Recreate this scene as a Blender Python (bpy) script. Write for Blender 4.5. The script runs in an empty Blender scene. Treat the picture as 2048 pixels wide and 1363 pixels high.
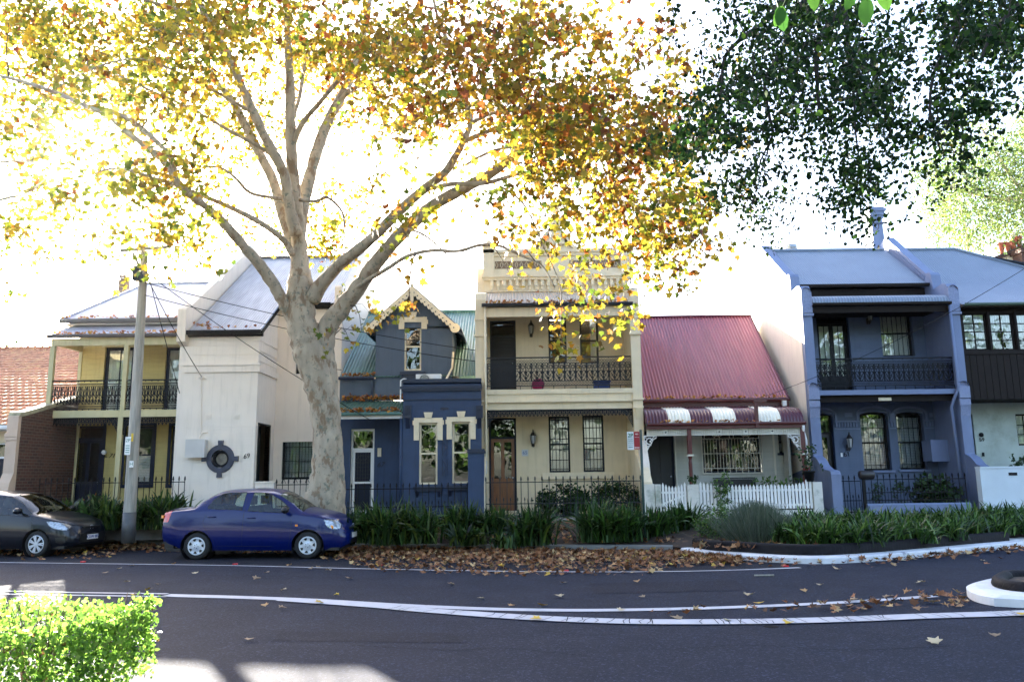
import bpy, math, random
import numpy as np
from mathutils import Vector, Matrix
from math import sin, cos, pi, radians, sqrt, atan2

# ------------------------------------------------------------------ camera, world, sun, exposure
SC = bpy.context.scene
COL = SC.collection
F, CX, CY = 1593.0, 1024.0, 681.5            # focal length and centre in photograph pixels
PITCH, ROLL, CAMH = radians(9.7), radians(-0.72), 1.675
cam_d = bpy.data.cameras.new('camera')
cam = bpy.data.objects.new('camera', cam_d)
COL.objects.link(cam)
CAMR = Matrix.Rotation(pi / 2 + PITCH, 3, 'X') @ Matrix.Rotation(ROLL, 3, 'Z')
cam.matrix_world = Matrix.Translation((0, 0, CAMH)) @ CAMR.to_4x4()
cam_d.sensor_width = 36.0
cam_d.lens = F / 2048 * 36
cam_d.clip_start, cam_d.clip_end = 0.05, 3000
SC.camera = cam
SUN_EL, SUN_AZ = radians(20.2), radians(-29.0)   # azimuth from +Y towards +X
world = bpy.data.worlds.new('World')
SC.world = world
world.use_nodes = True
wn = world.node_tree
wn.nodes.clear()
sky = wn.nodes.new('ShaderNodeTexSky')
sky.sky_type = 'NISHITA'
sky.sun_disc = False
sky.sun_elevation = SUN_EL
sky.sun_rotation = SUN_AZ
sky.air_density, sky.dust_density, sky.ozone_density = 1.0, 2.5, 1.0
bg = wn.nodes.new('ShaderNodeBackground')
bg.inputs['Strength'].default_value = 0.095
wo = wn.nodes.new('ShaderNodeOutputWorld')
tintn = wn.nodes.new('ShaderNodeMix'); tintn.data_type = 'RGBA'; tintn.blend_type = 'MULTIPLY'; tintn.inputs[0].default_value = 1.0
tintn.inputs[7].default_value = (1.0, .99, 1.03, 1)
wn.links.new(sky.outputs[0], tintn.inputs[6]); wn.links.new(tintn.outputs[2], bg.inputs['Color'])
wn.links.new(bg.outputs[0], wo.inputs['Surface'])
sun_d = bpy.data.lights.new('sun', 'SUN')
sun_d.energy, sun_d.angle, sun_d.color = 5.0, radians(0.5), (1.0, 0.93, 0.82)
sun = bpy.data.objects.new('sun', sun_d)
COL.objects.link(sun)
SDIR = Vector((sin(SUN_AZ) * cos(SUN_EL), cos(SUN_AZ) * cos(SUN_EL), sin(SUN_EL)))
sun.rotation_euler = SDIR.to_track_quat('Z', 'Y').to_euler()
sun.location = (-10, 20, 30)
SC.view_settings.view_transform = 'Standard'
SC.view_settings.look = 'None'
SC.view_settings.exposure = 3.35
SC.view_settings.gamma = 1
SC.render.resolution_x, SC.render.resolution_y = 1024, 681
SC.cycles.max_bounces = 6
SC.cycles.use_adaptive_sampling = True
SC.cycles.adaptive_threshold = 0.02
SC.cycles.time_limit = 1000
SC.cycles.transparent_max_bounces = 10

# ------------------------------------------------------------------ measuring helpers (photo pixel on a plane of known distance)
def ray(px, py):
    return CAMR @ Vector(((px - CX) / F, -(py - CY) / F, -1.0))
def P(px, py, Y):
    d = ray(px, py); t = Y / d.y
    return Vector((d.x * t, Y, CAMH + d.z * t))
def PX(px, py, Y): return P(px, py, Y).x
def PZ(px, py, Y): return P(px, py, Y).z
def G(px, py, z=0.0):
    d = ray(px, py); t = (z - CAMH) / d.z
    return Vector((d.x * t, d.y * t, z))
def RC(a, b, c, d, Y):      # left, top, right, bottom -> x0,x1,z0,z1
    m, n = (b + d) / 2, (a + c) / 2
    return PX(a, m, Y), PX(c, m, Y), PZ(n, d, Y), PZ(n, b, Y)

# ------------------------------------------------------------------ materials
def lin(r, g, b):
    f = lambda c: ((c / 255 + 0.055) / 1.055) ** 2.4 if c > 10 else c / 255 / 12.92
    return (f(r), f(g), f(b))
MATS = {}
def mat(name, col, rough=0.7, var=0.12, scale=3.0, bump=0.0, bscale=40, metal=0.0, spec=0.5, coat=0.0,
        pattern=None, streak=0.0, col2=None, mix2=(0.45, 0.6), s2=1.2, stretch=(1, 1, 1)):
    m = bpy.data.materials.new(name); m.use_nodes = True
    nt = m.node_tree; N = nt.nodes; L = nt.links
    b = N['Principled BSDF']
    b.inputs['Roughness'].default_value = rough
    b.inputs['Metallic'].default_value = metal
    b.inputs['Specular IOR Level'].default_value = spec
    b.inputs['Coat Weight'].default_value = coat
    b.inputs['Coat Roughness'].default_value = 0.03
    tc = N.new('ShaderNodeTexCoord')
    mp = N.new('ShaderNodeMapping'); mp.inputs['Scale'].default_value = stretch
    L.new(tc.outputs['Object'], mp.inputs['Vector'])
    nz = N.new('ShaderNodeTexNoise'); nz.inputs['Scale'].default_value = scale; nz.inputs['Detail'].default_value = 6
    L.new(mp.outputs[0], nz.inputs['Vector'])
    rp = N.new('ShaderNodeValToRGB')
    rp.color_ramp.elements[0].position, rp.color_ramp.elements[1].position = 0.3, 0.7
    rp.color_ramp.elements[0].color = (*[c * (1 - var) for c in col], 1)
    rp.color_ramp.elements[1].color = (*[min(1, c * (1 + var)) for c in col], 1)
    L.new(nz.outputs['Fac'], rp.inputs[0])
    out = rp.outputs[0]
    if col2:
        n2 = N.new('ShaderNodeTexNoise'); n2.inputs['Scale'].default_value = s2; n2.inputs['Detail'].default_value = 9; n2.inputs['Roughness'].default_value = 0.68
        L.new(mp.outputs[0], n2.inputs['Vector'])
        r2 = N.new('ShaderNodeMapRange'); r2.inputs[1].default_value, r2.inputs[2].default_value = mix2
        L.new(n2.outputs['Fac'], r2.inputs[0])
        mx = N.new('ShaderNodeMix'); mx.data_type = 'RGBA'
        L.new(r2.outputs[0], mx.inputs[0]); L.new(out, mx.inputs[6]); mx.inputs[7].default_value = (*col2, 1)
        out = mx.outputs[2]
    if streak:          # rain marks and grime running down the wall
        ms = N.new('ShaderNodeMapping'); ms.inputs['Scale'].default_value = (5, 5, .45); L.new(tc.outputs['Object'], ms.inputs['Vector'])
        ns = N.new('ShaderNodeTexNoise'); ns.inputs['Scale'].default_value = 1.6; ns.inputs['Detail'].default_value = 8; ns.inputs['Roughness'].default_value = .65; L.new(ms.outputs[0], ns.inputs['Vector'])
        rs = N.new('ShaderNodeMapRange'); rs.inputs[1].default_value, rs.inputs[2].default_value, rs.inputs[3].default_value, rs.inputs[4].default_value = .50, .72, 0, streak; L.new(ns.outputs['Fac'], rs.inputs[0])
        mk = N.new('ShaderNodeMix'); mk.data_type = 'RGBA'; L.new(rs.outputs[0], mk.inputs[0]); L.new(out, mk.inputs[6]); mk.inputs[7].default_value = (*[c * .45 for c in col], 1); out = mk.outputs[2]
    L.new(out, b.inputs['Base Color'])
    h = None
    if bump:
        bn = N.new('ShaderNodeTexNoise'); bn.inputs['Scale'].default_value = bscale; bn.inputs['Detail'].default_value = 4
        L.new(mp.outputs[0], bn.inputs['Vector']); h = bn.outputs['Fac']
    if pattern:
        sp = N.new('ShaderNodeSeparateXYZ'); L.new(tc.outputs['Object'], sp.inputs[0])
        cb = N.new('ShaderNodeCombineXYZ')
        ad = N.new('ShaderNodeMath'); ad.operation = 'ADD'
        L.new(sp.outputs[0], ad.inputs[0]); L.new(sp.outputs[1], ad.inputs[1])
        L.new(ad.outputs[0], cb.inputs[0]); L.new(sp.outputs[2], cb.inputs[1])
        br = N.new('ShaderNodeTexBrick')
        br.inputs['Scale'].default_value = 1.0
        br.inputs['Brick Width'].default_value, br.inputs['Row Height'].default_value = pattern.get('size', (0.24, 0.086))
        br.inputs['Mortar Size'].default_value = pattern.get('mortar', 0.006)
        br.inputs['Mortar Smooth'].default_value = 0.6
        L.new(cb.outputs[0], br.inputs['Vector'])
        iv = N.new('ShaderNodeMath'); iv.operation = 'SUBTRACT'; iv.inputs[0].default_value = 1.0
        L.new(br.outputs['Fac'], iv.inputs[1])
        if pattern.get('colour'):
            c1, c2, cm = pattern['colour']
            br.inputs['Color1'].default_value = (*c1, 1); br.inputs['Color2'].default_value = (*c2, 1); br.inputs['Mortar'].default_value = (*cm, 1)
            mm = N.new('ShaderNodeMix'); mm.data_type = 'RGBA'; mm.blend_type = 'MULTIPLY'; mm.inputs[0].default_value = 0.6
            L.new(br.outputs['Color'], mm.inputs[6]); L.new(out, mm.inputs[7])
            L.new(mm.outputs[2], b.inputs['Base Color'])
        if h is None: h = iv.outputs[0]
        else:
            a2 = N.new('ShaderNodeMath'); a2.operation = 'MULTIPLY_ADD'; a2.inputs[1].default_value = 0.25
            L.new(h, a2.inputs[0]); L.new(iv.outputs[0], a2.inputs[2]); h = a2.outputs[0]
    if h is not None:
        bp = N.new('ShaderNodeBump'); bp.inputs['Strength'].default_value = bump or 0.4; bp.inputs['Distance'].default_value = 0.01
        L.new(h, bp.inputs['Height']); L.new(bp.outputs[0], b.inputs['Normal'])
    MATS[name] = m
    return m
def leafmat(name, trans=0.55, rough=0.5, spec=0.3):
    """leaf colour comes from the per-leaf attribute 'tint'; light also passes through the blade"""
    m = bpy.data.materials.new(name); m.use_nodes = True
    nt = m.node_tree; N = nt.nodes; L = nt.links
    N.clear()
    at = N.new('ShaderNodeAttribute'); at.attribute_name = 'tint'
    d = N.new('ShaderNodeBsdfPrincipled'); d.inputs['Roughness'].default_value = rough; d.inputs['Specular IOR Level'].default_value = spec
    t = N.new('ShaderNodeBsdfTranslucent')
    g = N.new('ShaderNodeGamma'); g.inputs['Gamma'].default_value = 1.0
    L.new(at.outputs['Color'], d.inputs['Base Color']); L.new(at.outputs['Color'], g.inputs[0]); L.new(g.outputs[0], t.inputs['Color'])
    mx = N.new('ShaderNodeMixShader'); mx.inputs[0].default_value = trans
    L.new(d.outputs[0], mx.inputs[1]); L.new(t.outputs[0], mx.inputs[2])
    o = N.new('ShaderNodeOutputMaterial'); L.new(mx.outputs[0], o.inputs['Surface'])
    MATS[name] = m; return m
def glassmat(name, tint=(0.8, 0.85, 0.85), refl=0.08, rough=0.01):
    m = bpy.data.materials.new(name); m.use_nodes = True
    nt = m.node_tree; N = nt.nodes; L = nt.links; N.clear()
    tr = N.new('ShaderNodeBsdfTransparent'); tr.inputs[0].default_value = (*tint, 1)
    gl = N.new('ShaderNodeBsdfGlossy'); gl.inputs['Roughness'].default_value = rough
    lw = N.new('ShaderNodeFresnel'); lw.inputs[0].default_value = 1.5
    ma = N.new('ShaderNodeMath'); ma.operation = 'ADD'; ma.inputs[1].default_value = refl; ma.use_clamp = True
    L.new(lw.outputs[0], ma.inputs[0])
    tc = N.new('ShaderNodeTexCoord'); nz = N.new('ShaderNodeTexNoise'); nz.inputs['Scale'].default_value = 1.3
    bp = N.new('ShaderNodeBump'); bp.inputs['Strength'].default_value = 0.08; bp.inputs['Distance'].default_value = 0.05
    L.new(tc.outputs['Object'], nz.inputs['Vector']); L.new(nz.outputs[0], bp.inputs['Height']); L.new(bp.outputs[0], gl.inputs['Normal'])
    mx = N.new('ShaderNodeMixShader'); L.new(ma.outputs[0], mx.inputs[0]); L.new(tr.outputs[0], mx.inputs[1]); L.new(gl.outputs[0], mx.inputs[2])
    o = N.new('ShaderNodeOutputMaterial'); L.new(mx.outputs[0], o.inputs['Surface'])
    MATS[name] = m; return m

# ------------------------------------------------------------------ mesh builder
class MB:
    def __init__(s): s.v = []; s.f = []; s.m = []
    def add(s, vs, fs, mi=0):
        b = len(s.v); s.v += [tuple(x) for x in vs]
        for f in fs: s.f.append(tuple(i + b for i in f)); s.m.append(mi)
        return s
    def box(s, x0, x1, y0, y1, z0, z1, mi=0):
        if x1 < x0: x0, x1 = x1, x0
        if z1 < z0: z0, z1 = z1, z0
        return s.add([(x0,y0,z0),(x1,y0,z0),(x1,y1,z0),(x0,y1,z0),(x0,y0,z1),(x1,y0,z1),(x1,y1,z1),(x0,y1,z1)],
              [(0,1,5,4),(1,2,6,5),(2,3,7,6),(3,0,4,7),(4,5,6,7),(3,2,1,0)], mi)
    def prism(s, pts, y0, y1, mi=0):        # outline in x,z pushed along y
        n = len(pts)
        a = sum(pts[i][0] * pts[(i+1) % n][1] - pts[(i+1) % n][0] * pts[i][1] for i in range(n))
        if a < 0: pts = pts[::-1]
        vs = [(x, y0, z) for x, z in pts] + [(x, y1, z) for x, z in pts]
        fs = [tuple(range(n)), tuple(range(2*n-1, n-1, -1))] + [(i, i + n, (i+1) % n + n, (i+1) % n)[::-1] for i in range(n)]
        fs = [fs[0], fs[1]] + [(i, (i+1) % n, (i+1) % n + n, i + n)[::-1] for i in range(n)]
        return s.add(vs, fs, mi)
    def prismx(s, pts, x0, x1, mi=0):       # outline in y,z pushed along x
        n = len(pts)
        a = sum(pts[i][0] * pts[(i+1) % n][1] - pts[(i+1) % n][0] * pts[i][1] for i in range(n))
        if a < 0: pts = pts[::-1]
        vs = [(x0, y, z) for y, z in pts] + [(x1, y, z) for y, z in pts]
        return s.add(vs, [tuple(range(n))[::-1], tuple(range(n, 2*n))] + [(i, (i+1) % n, (i+1) % n + n, i + n) for i in range(n)], mi)
    def prismz(s, pts, z0, z1, mi=0):       # outline in x,y pushed up
        n = len(pts)
        a = sum(pts[i][0] * pts[(i+1) % n][1] - pts[(i+1) % n][0] * pts[i][1] for i in range(n))
        if a < 0: pts = pts[::-1]
        vs = [(x, y, z0) for x, y in pts] + [(x, y, z1) for x, y in pts]
        return s.add(vs, [tuple(range(n))[::-1], tuple(range(n, 2*n))] + [(i, (i+1) % n, (i+1) % n + n, i + n) for i in range(n)], mi)
    def tube(s, pts, rad, n=6, mi=0, cap=True):
        pts = [Vector(p) for p in pts]
        if not isinstance(rad, (list, tuple)): rad = [rad] * len(pts)
        b = len(s.v); up = None
        for i, p in enumerate(pts):
            t = (pts[min(i+1, len(pts)-1)] - pts[max(i-1, 0)])
            if t.length < 1e-9: t = Vector((0,0,1))
            t.normalize()
            if up is None:
                up = Vector((0,0,1)) if abs(t.z) < 0.9 else Vector((1,0,0))
            a = t.cross(up)
            if a.length < 1e-6: a = t.cross(Vector((0,1,0)))
            a.normalize(); c = a.cross(t); up = c
            for k in range(n):
                w = 2 * pi * k / n
                s.v.append(tuple(p + (a * cos(w) + c * sin(w)) * rad[i]))
        for i in range(len(pts) - 1):
            for k in range(n):
                s.f.append((b+i*n+k, b+i*n+(k+1) % n, b+(i+1)*n+(k+1) % n, b+(i+1)*n+k)); s.m.append(mi)
        if cap:
            s.f.append(tuple(b + k for k in range(n))[::-1]); s.m.append(mi)
            e = b + (len(pts)-1) * n
            s.f.append(tuple(e + k for k in range(n))); s.m.append(mi)
        return s
    def lathe(s, prof, c, axis='z', n=20, mi=0, arc=2*pi):   # prof: (radius, height)
        b = len(s.v); full = abs(arc - 2*pi) < 1e-6; m = n if full else n + 1
        for r, h in prof:
            for k in range(m):
                w = arc * k / n
                if axis == 'z': s.v.append((c[0] + r*cos(w), c[1] + r*sin(w), c[2] + h))
                elif axis == 'y': s.v.append((c[0] + r*cos(w), c[1] + h, c[2] + r*sin(w)))
                else: s.v.append((c[0] + h, c[1] + r*cos(w), c[2] + r*sin(w)))
        for i in range(len(prof)-1):
            for k in range(n):
                k2 = (k+1) % m
                s.f.append((b+i*m+k, b+i*m+k2, b+(i+1)*m+k2, b+(i+1)*m+k)); s.m.append(mi)
        return s
    def stroke(s, pts, w, y, d=0.012, mi=0):     # flat bar following x,z points
        b = len(s.v); n = len(pts)
        for i, (x, z) in enumerate(pts):
            a = pts[max(i-1, 0)]; c = pts[min(i+1, n-1)]
            tx, tz = c[0]-a[0], c[1]-a[1]; l = sqrt(tx*tx+tz*tz) or 1
            nx, nz = -tz/l*w/2, tx/l*w/2
            s.v += [(x+nx, y, z+nz), (x-nx, y, z-nz), (x-nx, y+d, z-nz), (x+nx, y+d, z+nz)]
        for i in range(n-1):
            for k in range(4):
                s.f.append((b+i*4+k, b+i*4+(k+1) % 4, b+(i+1)*4+(k+1) % 4, b+(i+1)*4+k)); s.m.append(mi)
        return s
    def wall(s, x0, x1, z0, z1, y, ops=(), board=0, mi=0, depth=0.12, lip=0.018, zb=None):
        """front wall in the plane y with openings (x0,x1,z0,z1); board = lapped board height"""
        zs = {z0, z1}
        base = z0 if zb is None else zb
        if board:
            k = 0
            while base + k * board < z1:
                if base + k*board > z0: zs.add(base + k * board)
                k += 1
        for o in ops: zs.add(min(max(o[2], z0), z1)); zs.add(min(max(o[3], z0), z1))
        zs = sorted(zs); xs = sorted({x0, x1} | {min(max(v, x0), x1) for o in ops for v in (o[0], o[1])})
        off = lambda z, top: -lip * (1 - (((z - base) / board) % 1 if not top else (((z - base) / board - 1e-5) % 1))) if board else 0
        for a, b in zip(zs[:-1], zs[1:]):
            if b - a < 1e-4: continue
            for c, d in zip(xs[:-1], xs[1:]):
                mx, mz = (c+d)/2, (a+b)/2
                if any(o[0] < mx < o[1] and o[2] < mz < o[3] for o in ops): continue
                ya, yb = y + off(a + 1e-5, 0), y + off(b, 1)
                s.add([(c, ya, a), (d, ya, a), (d, yb, b), (c, yb, b)], [(0, 1, 2, 3)], mi)
                if board: s.add([(c, y+0.002, a), (d, y+0.002, a), (d, ya, a), (c, ya, a)], [(0, 1, 2, 3)], mi)
        for o in ops:
            a, b, c, d = o[:4]
            s.add([(a, y, c), (a, y+depth, c), (a, y+depth, d), (a, y, d)], [(0, 1, 2, 3)], mi)
            s.add([(b, y, c), (b, y, d), (b, y+depth, d), (b, y+depth, c)], [(0, 1, 2, 3)], mi)
            s.add([(a, y, d), (a, y+depth, d), (b, y+depth, d), (b, y, d)], [(0, 1, 2, 3)], mi)
            s.add([(a, y, c), (b, y, c), (b, y+depth, c), (a, y+depth, c)], [(0, 1, 2, 3)], mi)
        return s
    def corr(s, x0, x1, path, amp=0.009, pitch=0.076, top=None, bot=None, stripes=None, seg=6, jag=0.0):
        """corrugated sheet: path = (y,z) from eave to ridge; top/bot(x) limit the run (0..1) for hips"""
        L = [0]
        for a, b in zip(path[:-1], path[1:]): L.append(L[-1] + sqrt((a[0]-b[0])**2 + (a[1]-b[1])**2))
        def at(t):
            q = max(0, min(1, t)) * L[-1]
            for i in range(len(path)-1):
                if q <= L[i+1] + 1e-9:
                    u = (q - L[i]) / (L[i+1]-L[i] + 1e-12)
                    a, b = path[i], path[i+1]
                    dy, dz = b[0]-a[0], b[1]-a[1]; l = sqrt(dy*dy+dz*dz) or 1
                    return a[0]+dy*u, a[1]+dz*u, -dz/l, dy/l
            return path[-1][0], path[-1][1], 0, 1
        n = max(2, int((x1 - x0) / pitch * seg)); m = len(path)
        b0 = len(s.v)
        for i in range(n+1):
            x = x0 + (x1-x0)*i/n
            t0 = bot(x) if bot else 0; t1 = top(x) if top else 1
            if t1 < t0: t1 = t0
            w = amp * sin(2*pi*(x-x0)/pitch)
            for j in range(m):
                tt = t0 + (t1-t0) * (L[j]/L[-1])
                y, z, ny, nz = at(tt)
                s.v.append((x, y + ny*w, z + nz*w))
        for i in range(n):
            xm = x0 + (x1-x0)*(i+.5)/n
            mi = stripes(xm) if stripes else 0
            for j in range(m-1):
                s.f.append((b0+i*m+j, b0+(i+1)*m+j, b0+(i+1)*m+j+1, b0+i*m+j+1)); s.m.append(mi)
        return s

ORG = {}
def setp(o, label=None, cat=None, group=None, kind=None):
    if label: o['label'] = label
    if cat: o['category'] = cat
    if group: o['group'] = group
    if kind: o['kind'] = kind
    return o
def thing(name, loc, label, cat, group=None, rz=0):
    o = bpy.data.objects.new(name, None); COL.objects.link(o)
    o.location = loc; o.rotation_euler = (0, 0, rz); o.empty_display_size = 0.2
    ORG[o] = Vector(loc)
    return setp(o, label, cat, group)
def obj(name, mb, m, parent=None, smooth=False, org=None, local=False, tint=None):
    """link a builder as one mesh object; vertices are in world space unless local"""
    me = bpy.data.meshes.new(name)
    g = ORG[parent] if parent is not None else Vector(org if org is not None else (0, 0, 0))
    if local: g0 = Vector((0, 0, 0))
    else: g0 = g
    V = np.asarray(mb.v, dtype=np.float64).reshape(-1, 3) - np.array(g0)[None, :]
    me.from_pydata(V.tolist(), [], mb.f)
    ms = m if isinstance(m, (list, tuple)) else [m]
    for q in ms: me.materials.append(q)
    if len(ms) > 1: me.polygons.foreach_set('material_index', mb.m)
    if smooth: me.polygons.foreach_set('use_smooth', [True] * len(me.polygons))
    me.update()
    o = bpy.data.objects.new(name, me); COL.objects.link(o)
    if parent is not None: o.parent = parent; ORG[o] = ORG[parent]
    else: o.location = g; ORG[o] = g
    return o
def rawmesh(name, V, Fv, m, parent=None, tint=None, org=(0, 0, 0), smooth=False):
    """fast mesh from arrays: Fv = (n,k) polygons, tint = per-polygon colour"""
    g = np.array(ORG[parent] if parent is not None else org, dtype=float)
    me = bpy.data.meshes.new(name)
    V = np.asarray(V, dtype=np.float32) - g.astype(np.float32)
    n, k = Fv.shape
    me.vertices.add(len(V)); me.vertices.foreach_set('co', V.ravel())
    me.loops.add(n*k); me.loops.foreach_set('vertex_index', Fv.astype(np.int32).ravel())
    me.polygons.add(n); me.polygons.foreach_set('loop_start', (np.arange(n)*k).astype(np.int32))
    me.materials.append(m)
    if tint is not None:
        a = me.color_attributes.new('tint', 'FLOAT_COLOR', 'CORNER')
        c = np.ones((n, k, 4), dtype=np.float32); c[:, :, :3] = tint[:, None, :]
        a.data.foreach_set('color', c.ravel())
    if smooth: me.polygons.foreach_set('use_smooth', np.ones(n, dtype=bool))
    me.update(calc_edges=True)
    o = bpy.data.objects.new(name, me); COL.objects.link(o)
    if parent is not None: o.parent = parent; ORG[o] = ORG[parent]
    else: o.location = tuple(g); ORG[o] = Vector(tuple(g))
    return o
def text(name, s, size, loc, m, parent, rot=(pi/2, 0, 0), shear=0.0, align='CENTER', ext=0.004, bold=0.0):
    cu = bpy.data.curves.new(name, 'FONT'); cu.body = s; cu.size = size; cu.align_x = align; cu.align_y = 'CENTER'
    cu.extrude = ext; cu.shear = shear; cu.offset = bold; cu.resolution_u = 3
    t = bpy.data.objects.new(name, cu); COL.objects.link(t)
    bpy.context.view_layer.update()
    me = bpy.data.meshes.new_from_object(t.evaluated_get(bpy.context.evaluated_depsgraph_get()))
    me.name = name
    bpy.data.objects.remove(t); bpy.data.curves.remove(cu)
    me.materials.clear(); me.materials.append(m)
    o = bpy.data.objects.new(name, me); COL.objects.link(o)
    o.parent = parent; ORG[o] = ORG[parent]
    o.location = Vector(loc) - ORG[parent]; o.rotation_euler = rot
    return o
def copy_tree(o, parent=None):
    c = o.copy(); COL.objects.link(c); c.parent = parent
    for k in list(o.children): copy_tree(k, c)
    return c
def cat(pts, n=6):
    """Catmull-Rom through points of any dimension"""
    P_ = [np.array(p, float) for p in pts]
    P_ = [2*P_[0]-P_[1]] + P_ + [2*P_[-1]-P_[-2]]
    out = []
    for i in range(1, len(P_)-2):
        for k in range(n):
            t = k/n
            a, b, c, d = P_[i-1:i+3]
            out.append(.5*((2*b)+(-a+c)*t+(2*a-5*b+4*c-d)*t*t+(-a+3*b-3*c+d)*t**3))
    out.append(P_[-2]); return out

# ------------------------------------------------------------------ palette
M_white = mat('white_paint', (.74, .73, .70), .6, .06, 2, .15, 30)
M_cream = mat('cream_render', (.68, .56, .37), .75, .06, 2.5, .12, 60, pattern={'size': (.24, .086), 'mortar': .005}, streak=0.25)
M_creamtrim = mat('cream_trim_paint', (.72, .61, .42), .6, .05, 3, .08, 40, streak=0.25)
M_69 = mat('white_painted_brick', (.72, .635, .54), .7, .05, 1.5, .35, 60, pattern={'size': (.24, .086), 'mortar': .007}, streak=0.3)
M_69s = mat('smooth_white_render', (.72, .635, .54), .7, .04, 1.5, .1, 60, streak=0.25)
M_navy = mat('navy_render', (.022, .044, .100), .65, .12, 3, .2, 60, streak=0.4)
M_slate = mat('slate_blue_render', (.072, .100, .140), .65, .08, 3, .15, 60, streak=0.4)
M_navytrim = mat('navy_trim', (.009, .016, .040), .5, .1, 4)
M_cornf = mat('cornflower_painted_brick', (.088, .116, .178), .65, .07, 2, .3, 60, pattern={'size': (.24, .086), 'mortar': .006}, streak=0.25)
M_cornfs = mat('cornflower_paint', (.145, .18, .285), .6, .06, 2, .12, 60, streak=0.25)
M_vermic = mat('vermiculated_render', (.20, .23, .34), .7, .25, 45, .9, 45)
M_iron = mat('black_iron_paint', (.004, .004, .005), .5, .2, 12, spec=.2)
M_greyiron = mat('grey_iron_paint', (.020, .022, .027), .5, .15, 12, spec=.25)
M_board = mat('mustard_weatherboard', (.46, .35, .11), .6, .08, 4, .12, 30, stretch=(.3, 1, 6), streak=0.25)
M_post = mat('olive_cream_paint', (.47, .41, .22), .6, .06, 4, streak=0.3)
M_darkblue = mat('dark_blue_joinery', (.006, .009, .023), .5, .1, 6, spec=.25)
M_brick = mat('dark_red_brick', (.20, .10, .07), .85, .3, 6, .4, 50, pattern={'size': (.24, .086), 'mortar': .01, 'colour': ((.17, .07, .045), (.09, .04, .03), (.22, .19, .16))})
M_moss = mat('mossy_render', (.30, .27, .17), .9, .3, 6, .4, 30)
M_tile = mat('terracotta_tiles', (.36, .13, .06), .8, .35, 3.5, .3, 40, col2=(.46, .22, .09), mix2=(.5, .62), s2=2.2)
M_iron_roof = mat('weathered_grey_iron', (.34, .34, .35), .42, .18, 1.6, .05, 20, metal=.35, stretch=(3, .6, .6))
M_iron_new = mat('blue_grey_steel_roof', (.20, .235, .29), .45, .06, 1.5, metal=.15)
M_iron_pale = mat('pale_lilac_iron', (.30, .31, .36), .4, .08, 2, metal=.3)
M_green_roof = mat('green_painted_iron', (.075, .16, .13), .4, .2, 3, metal=.1, stretch=(3, 1, 1))
M_pink_roof = mat('faded_burgundy_steel', (.25, .072, .092), .28, .14, 1.1, metal=.1, stretch=(4, .7, .7))
M_burg = mat('burgundy_paint', (.070, .010, .020), .35, .12, 3)
M_burgtrim = mat('oxblood_paint', (.085, .014, .012), .4, .12, 5)
M_awnwhite = mat('ivory_painted_iron', (.80, .74, .60), .4, .06, 3)
M_lattice = mat('off_white_timber', (.60, .57, .48), .6, .08, 5)
M_sage = mat('sage_grey_weatherboard', (.43, .43, .38), .65, .06, 4, .1, 30, stretch=(.3, 1, 6), streak=0.3)
M_brown = mat('dark_brown_stain', (.013, .008, .006), .7, .15, 6, .1, 30, spec=.2)
M_green59 = mat('pale_green_render', (.40, .45, .40), .8, .12, 1.2, .3, 20, col2=(.30, .33, .27), mix2=(.5, .7), s2=1.5)
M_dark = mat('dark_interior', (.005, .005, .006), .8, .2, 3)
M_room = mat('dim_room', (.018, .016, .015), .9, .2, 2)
M_curtain = mat('sheer_curtain', (.80, .78, .72), .9, .12, 30, .3, 25, stretch=(1, 1, .04))
M_blind = mat('pale_blind', (.50, .52, .54), .7, .05, 3)
M_door = mat('varnished_timber', (.17, .060, .018), .35, .3, 6, .1, 30, stretch=(4, 4, .5))
M_blackdoor = mat('black_screen_door', (.006, .006, .008), .5, .2, 8)
M_silver = mat('silver_plastic', (.52, .55, .60), .3, .04, 4, metal=.25)
M_concrete = mat('aged_concrete', (.17, .165, .155), .9, .2, 4, .35, 40, col2=(.16, .155, .14), mix2=(.5, .7), s2=2)
M_kerbwhite = mat('scuffed_white_kerb_paint', (.62, .62, .64), .75, .1, 4, .3, 40, col2=(.14, .15, .19), mix2=(.60, .68), s2=2.0)
M_paver = mat('dark_brick_edging', (.009, .008, .010), .7, .3, 7, .4, 40, spec=.15, pattern={'size': (.115, .4), 'mortar': .012})
M_line = mat('worn_road_paint', (.42, .42, .46), .8, .06, 5, .3, 120, col2=(.22, .22, .24), mix2=(.62, .74), s2=9)
M_green = mat('faded_green_enamel', (.02, .05, .045), .5)
M_timberpole = mat('weathered_pole_timber', (.33, .30, .25), .85, .22, 5, .5, 30, stretch=(4, 4, .25), col2=(.20, .19, .16), mix2=(.5, .65), s2=3)
M_tyre = mat('tyre_rubber', (.008, .008, .009), .8, .15, 20)
M_glass = glassmat('window_glass', (.86, .88, .87), .025)
M_carglass = glassmat('car_glass', (.62, .72, .66), .03)
M_bronze = mat('blackened_brass', (.02, .016, .014), .4)
M_lampglass = mat('lamp_glass', (.35, .35, .33), .15)
M_soil = mat('leafy_soil', (.035, .024, .017), .95, .4, 6, .8, 25, col2=(.12, .07, .035), mix2=(.5, .65), s2=5)
L_plane = leafmat('autumn_leaf', .58)
L_green = leafmat('green_leaf', .28, .4, .35)
L_fig = leafmat('fig_leaf', .42, .5, .12)
L_dry = leafmat('dry_leaf', .15, .7)
L_hedge = leafmat('hedge_leaf', .6, .4)
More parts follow.
